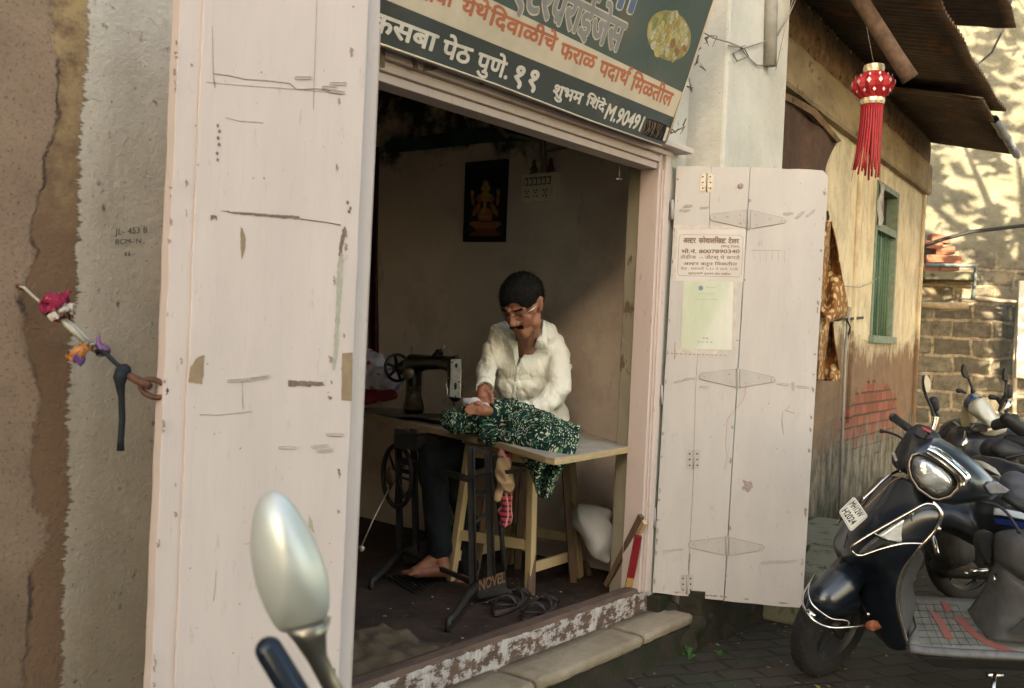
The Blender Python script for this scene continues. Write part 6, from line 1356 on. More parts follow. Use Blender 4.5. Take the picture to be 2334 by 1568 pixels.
# headlamp and cowl
ring0 = [(1150, 640), (1180, 582), (1240, 566), (1330, 596), (1480, 685), (1600, 792), (1640, 852), (1636, 915), (1560, 995), (1445, 1030), (1380, 1015), (1240, 918), (1165, 800), (1146, 710)]
ring1 = [(1136, 630), (1165, 565), (1235, 545), (1335, 575), (1500, 668), (1625, 780), (1668, 845), (1662, 930), (1575, 1018), (1448, 1052), (1370, 1035), (1225, 935), (1148, 808), (1130, 705)]
ring2 = [(1120, 600), (1200, 490), (1340, 400), (1470, 395), (1650, 500), (1830, 640), (1985, 810), (2040, 960), (1900, 1055), (1600, 1095), (1400, 1060), (1215, 950), (1130, 820), (1108, 700)]
ring3 = [(1180, 640), (1250, 540), (1370, 440), (1500, 430), (1660, 540), (1840, 680), (2030, 830), (2120, 950), (2000, 1040), (1700, 1075), (1500, 1020), (1330, 900), (1240, 800), (1180, 720)]
cen = (1430, 790)
b = MB(); b.rings([[q7(x, y, 4.0+.012*((x-cen[0])/250)**2) for x, y in ring0], [q7(cen[0]+(x-cen[0])*.6, cen[1]+(y-cen[1])*.6, 3.975) for x, y in ring0], [q7(cen[0]+(x-cen[0])*.15, cen[1]+(y-cen[1])*.15, 3.968) for x, y in ring0]])
HL = NT('headlamp_glass'); _v = HL.coord(); HL = HL.done(HL.mix(HL.ramp(HL.noise(9, 3, .5, HL.coord((1, 1, 2.2))), .40, .6), (.92, .92, .88), (.42, .42, .40)), .07, HL.bump(HL.noise(12, 2, .5, HL.coord((1, 1, 2))), .35, .02), metal=.7, spec=.5, **{'Coat Weight': 1., 'Coat Roughness': .03})
b.build('headlamp', HL, sc)
b = MB(); b.rings([[q7(x, y, 3.995) for x, y in ring0], [q7(x, y, 3.99) for x, y in ring1], [q7(x, y, 4.04) for x, y in ring1]], cap=False); b.build('lamp_surround', M('dull_bronze_trim', (.20, .16, .13), rough=.3, metal=.8), sc)
b = MB(); b.rings([[q7(x, y, 4.015) for x, y in ring1], [q7((x*.55+u*.45), (y*.55+w*.45), 4.03) for (x, y), (u, w) in zip(ring1, ring2)], [q7(x, y, 4.10) for x, y in ring2], [q7(x, y, 4.24) for x, y in ring3], [q7(1600+(x-1600)*.5, 760+(y-760)*.5, 4.36) for x, y in ring3]], cap=True); b.build('cowl', BLKP, sc)
vis_in = [(1312, 545), (1400, 600), (1500, 668), (1625, 780), (1668, 845), (1662, 925)]; vis_out = [(1345, 478), (1440, 505), (1560, 590), (1690, 700), (1778, 792), (1765, 860)]
b = MB(); b.patch([[q7(x, y, 3.975) for x, y in vis_in], [q7((x+u)/2, (y+w)/2, 3.955) for (x, y), (u, w) in zip(vis_in, vis_out)], [q7(x, y, 3.985) for x, y in vis_out]], 4); b.build('chrome_visor', M('mirror_chrome', (.75, .75, .72), rough=.05, metal=1., bump=0), sc, solid=.006)
b = MB()
for a, c, r1, r2 in ((q7(1250, 420, 4.2), q7(1340, 420, 4.18), .045, .05), (q7(1120, 470, 4.22), q7(1080, 620, 4.25), .035, .050), (q7(1200, 420, 4.2), q7(1140, 640, 4.2), .05, .055), (q7(1240, 320, 4.2), q7(1330, 350, 4.2), .03, .03)): caps(b, a, c, r1, r2)
o = b.build('handlebar_cover', BRUBBER, sc); fuse(o, .006, 4)
b = MB(); b.tube([q7(x, y, Z) for x, y, Z in ((985, 190, 4.38), (1075, 255, 4.32), (1170, 320, 4.25))], [.017, .0175, .018], 14); b.build('grip', BRUBBER, sc)
b = MB(); b.tube([q7(965, 175, 4.4), q7(982, 188, 4.39)], .020, 12); b.build('bar_end', BLKP, sc)
ch([(850, 325, 4.3), (900, 333, 4.28), (960, 350, 4.26), (1030, 380, 4.23), (1100, 430, 4.2)], .0055, 'brake_lever', q7, BRUBBER); b = MB(); b.ell(q7(850, 325, 4.3), RT*.010, UP*.010, FW*.010, 10, 7); b.build('lever_ball', BRUBBER, sc)
b = MB(); b.obox(q7(1310, 308, 4.14), RT*.018-UP*.008, UP*.006, FW*.01); b.build('red_switch', M('red_plastic', ()), sc); b = MB(); b.obox(q7(1250, 345, 4.13), RT*.02-UP*.012, UP*.014+RT*.008, FW*.012); b.build('switch_box', BRUBBER, sc, bevel=.003)
b = MB(); b.prism([q7(x, y, 4.155) for x, y in ((958, 548), (985, 540), (1018, 628), (992, 638))], FW*.002); b.build('sticker', M('sticker', (.42, .40, .34), (.2, .2, .18), 160, .6, 0), sc)
# mirror of the scooter
b = MB(); m_out = [(430, 430), (455, 432), (480, 475), (495, 530), (492, 580), (475, 625), (455, 635), (440, 610), (428, 560), (420, 500)]
b.prism([q6(x, y, 4.15) for x, y in m_out], FW*.004); b.build('mirror_glass', M('mirror_pale', (.42, .40, .36), rough=.25, metal=.5, bump=0), sc)
b = MB(); b.rings([[q6(x, y, 4.157) for x, y in m_out], [q6(432+(x-452)*.8-16, 540+(y-540)*.95, 4.19) for x, y in m_out], [q6(400+(x-452)*.25, 570+(y-540)*.5, 4.21) for x, y in m_out]]); b.build('mirror_shell', BRUBBER, sc)
ch([(425, 630, 4.2), (450, 690, 4.2), (490, 780, 4.2), (515, 850, 4.2), (530, 910, 4.2)], .0065, 'mirror_stem', q6, BRUBBER); ch([(548, 900, 4.2), (545, 960, 4.2), (525, 1030, 4.2), (500, 1085, 4.2)], .016, 'mirror_post', q6)
b = MB(); chain(b, [q6(530, 730, 4.25), q6(545, 800, 4.25)], [.022, .018]); chain(b, [q6(545, 840, 4.25), q6(585, 900, 4.25)], [.008, .006]); b.build('lever_clamp', BRUBBER, sc)
# left side: side lamp, lever, grip
b = MB(); b.prism([q7(x, y, 3.98) for x, y in ((1935, 890), (1975, 855), (2060, 850), (2195, 942), (2150, 975), (1990, 985), (1940, 920))], FW*.03); b.build('side_lamp', M('blue_grey_lamp', (.16, .19, .23), (.10, .11, .13), 30, .2, .2, metal=.4), sc, bevel=.005)
ch([(1900, 1060, 4.02), (2050, 1095, 3.98), (2160, 1180, 3.95), (2230, 1280, 3.93), (2280, 1360, 3.92)], .0062, 'brake_lever', q7, BRUBBER); b = MB(); b.ell(q7(2283, 1366, 3.92), RT*.011, UP*.011, FW*.011, 10, 7); b.build('lever_ball', BRUBBER, sc)
b = MB(); b.tube([q7(2120, 990, 4.0), q7(2250, 1070, 3.97), q7(2420, 1180, 3.93)], .019, 14); b.build('grip', BRUBBER, sc)
# fender, wheel, guard
b = MB()
for a, c, r1, r2 in ((q5(365, 805, 4.2), q5(470, 680, 4.2), .040, .070), (q5(470, 680, 4.2), q5(600, 570, 4.24), .072, .085), (q5(600, 570, 4.24), q5(730, 470, 4.3), .085, .060), (q5(520, 740, 4.22), q5(690, 720, 4.28), .055, .055), (q5(560, 470, 4.3), q5(640, 380, 4.36), .04, .04)): caps(b, a, c, r1, r2)
o = b.build('fender', BLKP, sc); fuse(o, .006, 14, .6)
wax = (-_d*.76+_r*.62-V((0, 0, .24))).normalized(); wc_ = q5(530, 905, 4.36); wc_.z = .245
wa_, wb_ = basis(wax)
def wring(off, r, n=48): return [wc_+wax*off+(wa_*math.cos(2*math.pi*j/n)+wb_*math.sin(2*math.pi*j/n))*r for j in range(n)]
b = MB(); b.rings([wring(-.042, .155), wring(-.048, .19), wring(-.045, .222), wring(-.028, .240), wring(0, .245), wring(.028, .240), wring(.045, .222), wring(.048, .19), wring(.042, .155)], cap=False)
random.seed(1)
wheel = b.build('wheel', TYRE, sc)
b = MB()
for j in range(44):
    a = 2*math.pi*j/44; c_a = wa_*math.cos(a)+wb_*math.sin(a); a2 = a+.07; c_b = wa_*math.cos(a2)+wb_*math.sin(a2); b.tube([wc_+c_a*.2465+wax*.004, wc_+c_b*.238+wax*.034], .0028, 4); b.tube([wc_+c_b*.2465-wax*.004, wc_+c_a*.238-wax*.034], .0028, 4)
b.build('tread', TYRE, wheel)
b = MB(); b.rings([wring(-.04, .156), wring(.0, .140), wring(.04, .156)], cap=False); b.rings([wring(-.01, .03), wring(.05, .03)])
for k in range(5): a = 2*math.pi*k/5; v_ = wa_*math.cos(a)+wb_*math.sin(a); b.beam(wc_+v_*.02, wc_+v_*.145, .035, .02, up=wax)
b.build('rim', M('dark_alloy', (.05, .05, .05), rough=.5, metal=.5), wheel)
b = MB(); b.tube([wc_+wax*.07, q5(700, 640, 4.28)], [.016, .022], 10); b.tube([wc_-wax*.07, q5(640, 600, 4.42)], [.016, .022], 10); b.build('fork', BRUBBER, sc)
ch([(380, 462, 4.28), (335, 535, 4.22), (315, 640, 4.16), (345, 735, 4.13), (430, 815, 4.11), (530, 878, 4.11), (640, 890, 4.13), (688, 908, 4.14), (690, 942, 4.14)], .0042, 'fender_guard', q5)
ch([(345, 520, 4.26), (270, 655, 4.2), (270, 765, 4.14), (325, 855, 4.1), (420, 930, 4.08), (540, 962, 4.08), (700, 956, 4.11), (850, 940, 4.16)], .0062, 'fender_guard', q5)
b = MB(); b.tube([q5(300, 800, 4.12), q5(370, 862, 4.1)], .012, 8); b.build('guard_clamp', CHROME, sc)
# floorboard
FB = M('worn_grey_mat', (.17, .165, .135), (.11, .105, .09), 14, .7, .3); FBR = M('faded_red_mat', (.30, .07, .055), (.20, .09, .07), 20, .7, .2)
near = [(1255, 1125, 4.06), (1420, 1150, 4.055), (1700, 1170, 4.05), (2000, 1185, 4.05), (2300, 1200, 4.05), (2800, 1240, 4.05)]; far_ = [(1275, 660, 4.46), (1450, 668, 4.46), (1650, 680, 4.46), (1870, 692, 4.46), (2100, 705, 4.46), (2600, 730, 4.46)]
def fbp(s, t, up=0.):   # s along 0..1, t across
    k = s*5; i = min(int(k), 4); f = k-i; a = q5(*near[i]).lerp(q5(*near[i+1]), f); c = q5(*far_[i]).lerp(q5(*far_[i+1]), f); return a.lerp(c, t)+V((0, 0, up))
b = MB(); b.patch([[fbp(s/8, t/4) for s in range(9)] for t in range(5)], 2); b.build('floorboard', FB, sc, solid=.012, soff=-1)
def fbq(x, y):      # survey px -> floor plane
    n_ = (fbp(.4, 0)-fbp(0, 0)).cross(fbp(0, 1)-fbp(0, 0)).normalized(); return onpl((3100+.4267*x)*.5698, (2100+.4267*y)*.5698, fbp(.2, .3, .005), n_)
b = MB()
for pts in (((1550, 715), (1595, 708), (1665, 800), (1612, 828)), ((1440, 795), (1520, 830), (1600, 930), (1670, 1070), (1590, 1058), (1530, 940)), ((1665, 868), (1770, 868), (1860, 985), (1990, 1080), (2280, 1193), (2130, 1190), (1960, 1110), (1860, 1050), (1760, 950)),):
    b.prism([fbq(x, y) for x, y in pts], V((0, 0, .002)))
b.build('mat_stripe', FBR, sc)
b = MB()
for k in range(9): x = 1330+k*75; b.tube([fbq(x, 720+k*4), fbq(x+50+k*5, 900), fbq(x+150+k*14, 1140)], .0009, 4)
for k in range(7): b.tube([fbq(1300+k*10, 740+k*62), fbq(1800+k*40, 755+k*62)], .0008, 4)
b.tube([fbq(1262, 1120), fbq(1250, 1060), fbq(1320, 960), fbq(1300, 860)], .003, 5); b.build('mat_grooves', BRUBBER, sc)
b = MB(); rr = []
for i in range(16):
    s = i/15; p = fbp(s, 0); o_ = -_d*.012; k = .6 if i == 0 else 1
    rr.append([p+V((0, 0, .006)), p+o_*.8+V((0, 0, .003)), p+o_*k*1.6-V((0, 0, .014)), p+o_*k*1.5-V((0, 0, .024)), p-V((0, 0, .034)), p-o_*2-V((0, 0, .02))])
b.rings(rr); b.build('floor_rim', M('scuffed_grey_rim', (.13, .125, .12), (.08, .078, .075), 30, .45, .2), sc)
b = MB(); b.hexa([q5(1300, 1225, 4.12), q5(2800, 1290, 4.1), q5(1330, 760, 4.45), q5(2700, 800, 4.45), q5(1500, 1340, 4.14), q5(2800, 1390, 4.12), q5(1500, 1000, 4.45), q5(2700, 1100, 4.45)]); b.build('underbody', BRUBBER, sc, bevel=.01)
b = MB(); b.tube([q5(2060, 1390, 4.1), q5(2045, 1480, 4.07), q5(2040, 1640, 4.0)], .011, 8); b.tube([q5(1985, 1405, 4.1), q5(2130, 1412, 4.1)], .014, 8); b.build('side_stand', CHROME, sc)
# body under the seat
b = MB(); b.patch([[q5(x, y, Z) for x, y, Z in r] for r in (
    [(2075, 78, 4.22), (2160, 55, 4.1), (2400, 40, 4.03), (2700, 30, 4.02)], [(2052, 150, 4.2), (2160, 140, 4.05), (2400, 150, 3.98), (2700, 150, 3.98)],
    [(2055, 290, 4.2), (2150, 330, 4.06), (2350, 440, 4.0), (2700, 560, 4.0)], [(2060, 345, 4.2), (2160, 400, 4.1), (2350, 530, 4.06), (2700, 640, 4.06)],
    [(2030, 440, 4.22), (2140, 480, 4.1), (2350, 600, 4.05), (2700, 700, 4.04)], [(1955, 610, 4.28), (2100, 660, 4.12), (2350, 740, 4.06), (2700, 800, 4.04)],
    [(1850, 755, 4.34), (2040, 800, 4.15), (2300, 850, 4.07), (2700, 880, 4.05)], [(1795, 850, 4.36), (1980, 900, 4.18), (2200, 950, 4.08), (2700, 990, 4.05)],
    [(1870, 985, 4.28), (2030, 1070, 4.12), (2250, 1100, 4.08), (2700, 1130, 4.06)])], 4); b.build('rear_body', GPL, sc, solid=.008)
b = MB(); b.prism([q5(x, y, 4.04) for x, y in ((2185, 1010), (2345, 870), (2600, 880), (2600, 1060), (2300, 1030))], FW*.004); b.build('body_recess', BRUBBER, sc)
b = MB(); b.prism(rc([q5(x, y, 4.2) for x, y in ((1925, 95), (2010, 55), (2075, 90), (2060, 380), (2035, 395), (1960, 300), (1915, 200))], .02), FW*.06); b.build('knee_pad', BRUBBER, sc, bevel=.01)
b = MB(); b.tube([q5(2068, 460, 4.12), q5(2055, 500, 4.1), q5(2062, 535, 4.1)], .006, 6); b.build('bag_hook', CHROME, sc)
SEAT = M('seat_vinyl', (.055, .055, .06), (.04, .04, .043), 20, .5, .3)
b = MB()
caps(b, q7(2230, 880, 4.25), q7(2600, 1080, 4.2), .060, .075); caps(b, q7(2250, 990, 4.2), q7(2600, 1180, 4.15), .045, .06); caps(b, q7(2300, 880, 4.42), q7(2600, 1020, 4.4), .05, .06); o = b.build('seat', SEAT, sc); fuse(o, .008, 6)
b = MB(); t0_ = q5(2700, 420, 4.28); t1_ = t0_+_r*.42+V((0, 0, .02)); caps(b, t0_-V((0, 0, .06)), t1_, .15, .10); caps(b, t0_-V((0, 0, .18)), t1_-V((0, 0, .10)), .14, .08); caps(b, q5(2500, 700, 4.3), t0_-V((0, 0, .15)), .13, .14)
o = b.build('tail_body', BLKP, sc); fuse(o, .012, 8)
b = MB(); caps(b, q7(2600, 1080, 4.24), t1_+V((0, 0, .13)), .085, .06); o = b.build('pillion_seat', SEAT, sc)
b = MB(); caps(b, t1_+V((0, 0, .02))+_r*.09, t1_+V((0, 0, .02))+_r*.10, .05, .045); b.build('tail_lamp', M('red_plastic', ()), sc)
ch([(690, 650, 4.33), (640, 720, 4.27), (560, 850, 4.25), (535, 940, 4.26)], .0022, 'panel_seam', mat=BRUBBER)
ch([(640, 1240, 4.27), (600, 1160, 4.33), (575, 1080, 4.38)], .002, 'panel_seam', mat=BRUBBER)
for x, y, Z in ((642, 1238, 4.2), (958, 855, 3.96)):
    b = MB(); b.lathe(q8(x, y, Z), -FW, [(0, 0), (.009, 0), (.009, .004), (.005, .007), (0, .007)], 12); b.build('screw', CHROME, sc)
lf_ = onpl(2012, 1330, CAM+FW*4.14, FW)
b = MB(); rows = [[q5(845+dx, 900+dy+10*math.sin(dx*.05), 4.15+.012*math.sin(dx*.04+dy*.05)) for dx in (0, 50, 100, 150)] for dy in (0, 40, 85)]
b.patch([[q5(862, 905, 4.15), q5(910, 893, 4.13), q5(960, 900, 4.15), q5(975, 925, 4.15)], [q5(842, 945, 4.15), q5(900, 940, 4.12), q5(960, 945, 4.14), q5(1000, 960, 4.16)], [q5(870, 985, 4.16), q5(910, 995, 4.13), q5(950, 990, 4.16), q5(970, 975, 4.15)]], 4)
o = b.build('dry_leaf', M('orange_brown_leaf', (.33, .11, .05), (.20, .06, .03), 50, .7, .6), solid=.001); tag(o, 'curled orange brown dead leaf stuck at the end of the fender guard', 'leaf'); recenter(o)
# ---- motorcycle with a pale fairing
mz = 6.0
mc = thing('motorcycle', 'parked motorcycle with pale grey fairing and dark screen beside the far stone wall', 'motorcycle', onZ(2250, 1360, 0))
FAIR = M('pale_fairing', (.50, .50, .42), (.42, .42, .35), 8, .35, .1); NAVY = M('navy_screen', (.03, .06, .12), rough=.15, metal=.3, bump=0)
def q6p(x, y): return (3550+.3507*x)*.5698, (1350+.3507*y)*.5698
b = MB(); b.patch([[q6(x, y, Z) for x, y, Z in r] for r in ([(920, 800, mz-.05), (1000, 740, mz-.12), (1060, 700, mz-.1), (1095, 682, mz)], [(925, 850, mz-.05), (1040, 830, mz-.17), (1150, 800, mz-.12), (1170, 770, mz+.02)], [(1010, 905, mz-.07), (1100, 920, mz-.19), (1200, 900, mz-.14), (1240, 870, mz+.02)], [(1040, 940, mz-.08), (1140, 970, mz-.18), (1280, 980, mz-.12), (1330, 940, mz+.03)], [(1010, 965, mz-.08), (1200, 1040, mz-.16), (1320, 1060, mz-.1), (1375, 1030, mz+.03)], [(960, 1085, mz-.05), (1180, 1120, mz-.12), (1260, 1105, mz-.08), (1350, 1095, mz+.03)])], 4); b.build('fairing', FAIR, mc, solid=.008)
b = MB(); b.patch([[q6(860, 790, mz), q6(890, 700, mz-.04), q6(960, 635, mz-.03), q6(1040, 650, mz)], [q6(880, 800, mz-.03), q6(930, 750, mz-.1), q6(1000, 700, mz-.1), q6(1090, 680, mz-.02)]], 4); b.build('screen', NAVY, mc, solid=.004)
b = MB(); b.patch([[q6(x, y, mz-.02) for x, y in r] for r in ([(850, 800), (900, 720), (930, 720)], [(830, 900), (880, 850), (920, 860)], [(845, 1000), (900, 990), (960, 1000)], [(930, 1090), (960, 1080), (1000, 1085)])], 4); b.build('fairing_edge', M('yellow_brown_plastic', (.22, .18, .09), (.12, .09, .05), 12, .4, .2), mc, solid=.006)
b = MB(); b.prism([q6(x, y, mz-.16) for x, y in ((935, 1030), (990, 975), (1100, 985), (1225, 1045), (1110, 1082), (990, 1078))], FW*.05); b.build('headlamp', DLENS, mc, bevel=.01)
b = MB(); b.prism([q6(x, y, mz-.185) for x, y in ((1145, 1030), (1222, 1046), (1145, 1068))], FW*.01); b.build('lamp_lens', LENS, mc)
b = MB(); b.ell(q6(1280, 990, mz-.11), RT*.013, UP*.013, FW*.01, 10, 6); b.build('fairing_bolt', BRUBBER, mc)
for nm, outl, st_ in (('mirror', [(878, 300), (900, 330), (925, 400), (942, 460), (930, 472), (880, 450), (858, 400), (860, 340)], [(925, 470), (945, 520), (965, 570), (975, 630)]), ('mirror', [(1350, 340), (1370, 380), (1392, 490), (1370, 505), (1328, 490), (1325, 420), (1335, 360)], [(1352, 500), (1350, 600), (1340, 700)])):
    b = MB(); b.prism([q6(x, y, mz-.02) for x, y in outl], FW*.03); m_ = b.build(nm, BRUBBER, mc, bevel=.008); b = MB(); b.tube([q6(x, y, mz) for x, y in st_], [.008]*(len(st_)-1)+[.014], 7); b.build('mirror_stem', BRUBBER, m_)
b = MB(); chain(b, [q6(810, 605, mz+.1), q6(840, 605, mz+.1), q6(890, 630, mz+.1)], [.016, .012, .008]); b.build('lever', BRUBBER, mc); b = MB(); chain(b, [q6(1180, 680, mz+.1), q6(1250, 690, mz+.1), q6(1300, 740, mz+.1)], [.016, .012, .02]); chain(b, [q6(1380, 580, mz+.05), q6(1390, 660, mz+.05)], [.025, .02]); chain(b, [q6(1340, 700, mz+.05), q6(1300, 830, mz+.05)], [.02, .02]); b.build('controls', BRUBBER, mc)
b = MB(); b.tube([q6(1385, 720, mz), q6(1360, 790, mz), q6(1310, 870, mz)], .022, 8); b.build('chrome_part', CHROME, mc); b = MB(); b.tube([q6(905, 1080, mz-.1), q6(890, 1180, mz-.12), q6(850, 1250, mz-.15)], .018, 8); b.build('chrome_part', CHROME, mc)
b = MB()
for a, c, r1, r2 in (((680, 1080, mz+.3), (850, 1030, mz+.3), .05, .07), ((850, 1040, mz+.25), (960, 1160, mz+.2), .06, .09), ((980, 1190, mz+.1), (1280, 1250, mz+.1), .10, .10), ((900, 1300, mz), (1280, 1400, mz), .16, .18), ((600, 1100, mz+.1), (720, 1060, mz+.1), .03, .05), ((1280, 1130, mz+.1), (1560, 1180, mz+.1), .14, .12)): caps(b, q6(*a), q6(*c), r1, r2)
o = b.build('tank', M('dark_tank', (.014, .018, .024), (.03, .03, .03), 20, .3, .2), mc); fuse(o, .014, 6); wob(o, .03, 7)
ENG = M('engine_alloy', (.06, .052, .045), (.03, .027, .024), 20, .6, .6, metal=.4)
b = MB()
for a, c, r1, r2 in (((975, 830, 5.4), (1010, 940, 5.4), .14, .12), ((1120, 860, 5.5), (1150, 960, 5.5), .10, .13), ((1000, 1000, 5.5), (1200, 1010, 5.5), .09, .09)): caps(b, q8(*a), q8(*c), r1, r2)
for k in range(9): b.lathe(q8(1040, 700+k*14, 5.45), UP, [(0, 0), (.09, 0), (.09, .012), (0, .012)], 12)
o = b.build('engine', ENG, mc); wob(o, .02, 13)
def mwheel(c, ax, r, w, root, nm='wheel'):
    a1, a2 = basis(ax); b = MB()
    R_ = lambda off, rr: [c+ax*off+(a1*math.cos(2*math.pi*j/40)+a2*math.sin(2*math.pi*j/40))*rr for j in range(40)]
    b.rings([R_(-w*.8, r*.78), R_(-w, r*.86), R_(-w*.7, r*.97), R_(0, r), R_(w*.7, r*.97), R_(w, r*.86), R_(w*.8, r*.78)], cap=False); w_ = b.build(nm, TYRE, root)
    b = MB(); b.rings([R_(-w*.6, r*.78), R_(0, r*.72), R_(w*.6, r*.78)], cap=False); b.lathe(c-ax*w, ax, [(0, 0), (.05, 0), (.05, 2*w), (0, 2*w)], 12)
    for k in range(6): a = k*math.pi/3; b.beam(c, c+(a1*math.cos(a)+a2*math.sin(a))*r*.74, .03, .02, up=ax)
    b.build('rim', M('dark_alloy', ()), w_)
wx = (-_d*.9+_r*.42).normalized()
mwheel(wc_+_r*1.27+_d*.12+V((0, 0, .005)), wax, .245, .048, sc); mwheel(onZ(2105, 1345, 0)+V((0, 0, .30))+_d*.35, wx, .30, .05, mc); mwheel(onZ(2105, 1345, 0)+V((0, 0, .30))+_d*.2+_r*1.25, wx, .30, .055, mc)
b = MB(); w0_ = onZ(2105, 1345, 0)+V((0, 0, .30))+_d*.35
for s in (-1, 1): b.tube([w0_+wx*.07*s, w0_+wx*.07*s-_r*-.22+V((0, 0, .62))], .022, 8)
b.build('fork', ENG, mc)
b = MB(); b.tube([q5(1830, 435, 5.0), q5(1990, 425, 5.0)], .012, 8); b.ell(q5(1790, 450, 5.0), RT*.012, UP*.012, FW*.012, 8, 6); b.build('foot_peg', CHROME, mc); b = MB(); b.tube([q8(930, 880, 5.2), q8(950, 960, 5.2), q8(955, 970, 5.2)], .012, 8); b.build('foot_peg', CHROME, mc)
# ---- second machine with blue and white side panel, further right
m2 = thing('motorcycle', 'dark motorcycle with blue and white side panel at the right edge behind the scooter seat', 'motorcycle', onZ(2420, 1420, 0))
b = MB()
for a, c, r1, r2 in (((2060, 1000, 4.9), (2400, 1080, 4.85), .10, .14), ((2130, 1200, 4.9), (2500, 1300, 4.85), .14, .16), ((1830, 640, 5.3), (2050, 720, 5.2), .035, .07), ((2050, 720, 5.2), (2400, 900, 5.0), .07, .10), ((1500, 1200, 5.0), (1900, 1300, 5.0), .08, .12)): caps(b, q7(*a), q7(*c), r1, r2)
o = b.build('body', M('dark_tank', ()), m2); fuse(o, .012, 6); wob(o, .02, 8)
b = MB(); b.patch([[q7(2030, 1100, 4.72), q7(2180, 1130, 4.68), q7(2420, 1200, 4.66)], [q7(2020, 1200, 4.71), q7(2180, 1220, 4.66), q7(2420, 1280, 4.64)], [q7(2040, 1300, 4.72), q7(2200, 1320, 4.68), q7(2420, 1370, 4.66)]], 4)
bwm = NT('blue_white_panel'); _w = bwm.math('SINE', bwm.math('ADD', bwm.math('MULTIPLY', bwm.xyz()[2], 70.), bwm.math('MULTIPLY', bwm.xyz()[0], 22.))); bwm = bwm.done(bwm.mix(bwm.ramp(_w, .3, .5), bwm.mix(bwm.ramp(_w, -.7, -.6), (.03, .07, .35), (.012, .015, .02)), (.50, .50, .48)), .3)
b.build('side_panel', bwm, m2, solid=.006)
b = MB(); b.patch([[q7(1800, 620, 5.15), q7(1900, 640, 5.1), q7(2040, 720, 5.05)], [q7(1860, 700, 5.12), q7(1960, 730, 5.05), q7(2100, 800, 5.0)]], 4); b.build('tail_cover', M('dusty_tan_cover', (.22, .19, .13), (.38, .36, .3), 8, .5, .2), m2, solid=.006)
mwheel(onZ(2250, 1400, 0)+V((0, 0, .30))+_d*.3, wx, .30, .05, m2); mwheel(onZ(2250, 1400, 0)+V((0, 0, .30))+_d*.15+_r*1.25, wx, .30, .05, m2)
b = MB()
for a, c, r in (((2150, 200, 5.6), (2334, 330, 5.6), .035), ((2200, 420, 5.6), (2420, 470, 5.5), .04), ((2050, 260, 5.7), (2250, 210, 5.6), .03), ((2100, 520, 5.5), (2400, 640, 5.5), .06), ((1980, 500, 5.6), (2200, 640, 5.5), .05)): caps(b, q7(*a), q7(*c), r, r)
b.tube([q7(2130, 600, 5.4), q7(2334, 560, 5.4), q7(2500, 600, 5.4)], .01, 6); b.tube([q7(2240, 680, 5.4), q7(2260, 800, 5.4)], .012, 6); o = b.build('handlebar_cluster', BRUBBER, m2); wob(o, .015, 14)
def backbone(root, c):
    b = MB(); caps(b, c+V((0, 0, .42))-_r*.55, c+V((0, 0, .50)), .10, .09); caps(b, c+V((0, 0, .50)), c+V((0, 0, .52))+_r*.28, .085, .05); caps(b, c+V((0, 0, .10))-_r*.55, c+V((0, 0, .35))-_r*.5, .12, .10); o = b.build('seat_unit', M('dark_tank', ()), root); fuse(o, .014, 6)
    b = MB()
    for s in (-1, 1): b.tube([c+wx*.08*s, c+wx*.07*s-_r*.45+V((0, 0, .05))], .018, 8); b.tube([c+wx*.09*s, c+wx*.08*s-_r*.05+V((0, 0, .42))], .018, 8)
    b.build('swing_arm', ENG, root)
backbone(mc, onZ(2105, 1345, 0)+V((0, 0, .30))+_d*.2+_r*1.25); backbone(m2, onZ(2250, 1400, 0)+V((0, 0, .30))+_d*.15+_r*1.25)
# ---- nearest scooter: only mirror and handlebar show
def q9(x, y, Z): return P((950+.5435*x)*.5698, (1900+.5434*y)*.5698, Z)
ns = thing('scooter', 'silver backed rear view mirror and dark handlebar grip of a scooter close to the viewer', 'scooter', q9(500, 1900, 1.25)-V((0, 0, .6)))
mo = [(265, 100), (340, 125), (420, 205), (500, 330), (580, 480), (640, 620), (682, 780), (692, 930), (676, 1040), (620, 1090), (560, 1130), (440, 1170), (310, 1180), (255, 1100), (190, 980), (140, 850), (105, 700), (85, 540), (95, 380), (125, 220), (175, 135)]
mcx, mcy = 400, 640; NZ = 1.25
b = MB(); b.rings([[q9(mcx+(x-mcx)*.97, mcy+(y-mcy)*.97, NZ+.012) for x, y in mo], [q9(x, y, NZ) for x, y in mo], [q9(mcx+(x-mcx)*.90-6, mcy+(y-mcy)*.93, NZ-.012) for x, y in mo], [q9(mcx+(x-mcx)*.66-20, mcy+(y-mcy)*.72, NZ-.028) for x, y in mo], [q9(mcx+(x-mcx)*.34-30, mcy+(y-mcy)*.42, NZ-.038) for x, y in mo], [q9(mcx+(x-mcx)*.08-36, mcy+(y-mcy)*.12, NZ-.042) for x, y in mo]])
b.build('mirror', M('silver_green_paint', (.62, .64, .58), (.50, .52, .46), 5, .42, .05, metal=.45), ns, sub=1)
b = MB(); b.tube([q9(x, y, Z) for x, y, Z in ((520, 1090, NZ+.0), (540, 1200, NZ), (590, 1350, NZ+.005), (660, 1500, NZ+.01), (780, 1700, NZ+.02), (900, 1900, NZ+.03))], [.030, .020, .0125, .011, .011, .012], 12); b.build('mirror_stem', M('bronze_stem', (.12, .10, .07), (.25, .24, .2), 12, .3, 0, metal=.8), ns)
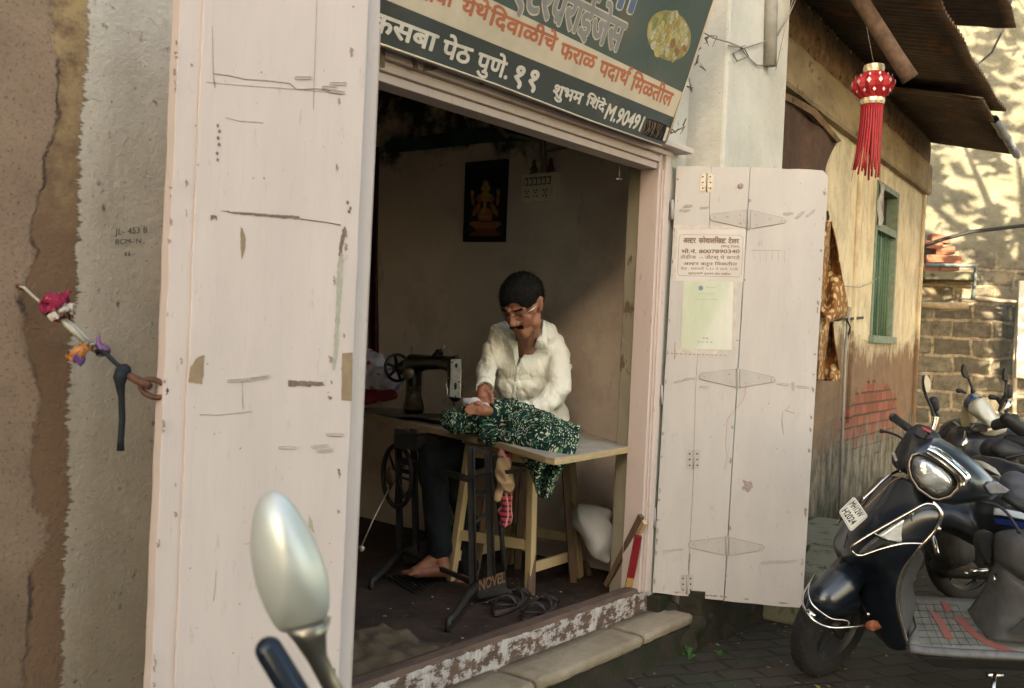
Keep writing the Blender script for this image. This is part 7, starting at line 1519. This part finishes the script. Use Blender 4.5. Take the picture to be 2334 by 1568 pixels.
b = MB(); g0, g1, g2 = q9(232, 1290, NZ-.05), q9(480, 1700, NZ-.06), q9(800, 2230, NZ-.07); caps(b, g0, g1, .0165, .017, 24); caps(b, g1, g2, .0172, .018, 24); b.build('grip', M('dark_bar', (.012, .02, .03), rough=.22, metal=.3, bump=0), ns)
b = MB(); caps(b, q9(900, 1900, NZ+.03), q9(1500, 2300, NZ+.03), .03, .05); caps(b, g2, q9(1500, 2300, NZ+.03), .016, .05); b.build('handlebar_cover', BRUBBER, ns)
# ================================================================ ground litter and weeds
b = MB(); random.seed(31)
for i in range(420):
    p = V((random.uniform(3.4, 7.5), random.uniform(-2.3, -.2), .006+random.random()*.004)); a = random.uniform(0, 6.28); s_ = random.uniform(.004, .017); e = V((math.cos(a), math.sin(a), random.uniform(-.2, .3))); f_ = V((-math.sin(a), math.cos(a), 0))
    b.prism([p-e*s_, p-f_*s_*.5, p+e*s_, p+f_*s_*.5], V((0, 0, .0008)), random.choice((0, 0, 1, 2)))
o = b.build('leaf_litter', [M('yellow_leaf', (.36, .25, .05), rough=.8), M('brown_leaf', (.20, .10, .04), rough=.8), M('tan_leaf', (.28, .18, .09), rough=.8)]); tag(o, 'tiny fallen leaves scattered over the pavers', kind='stuff')
WEED = M('weed_green', (.05, .14, .04), (.03, .09, .03), 30, .6, .1)
def weed(c, n_, h, label):
    t = thing('weed', label, 'plant', c, 'weeds by the step'); b = MB()
    for i in range(n_):
        a = random.uniform(0, 6.28); r_ = random.uniform(.2, 1)*h*.6; tip = V(c)+V((math.cos(a)*r_, math.sin(a)*r_, random.uniform(.3, 1)*h)); m_ = V(c).lerp(tip, .6)+V((0, 0, h*.15)); s_ = V((-math.sin(a), math.cos(a), 0))*h*.14
        b._f([b.bm.verts.new(q) for q in (V(c), m_-s_, tip, m_+s_)])
    b.build('leaves', WEED, t)
weed(onZ(1570, 1505, .05), 12, .07, 'small bright green weed at the foot of the mossy step'); weed(onZ(1640, 1500, .0), 8, .05, 'tiny weed growing between the pavers near the step'); weed(onZ(1838, 1262, .29), 26, .06, 'tuft of grass on the grey green stone ledge')
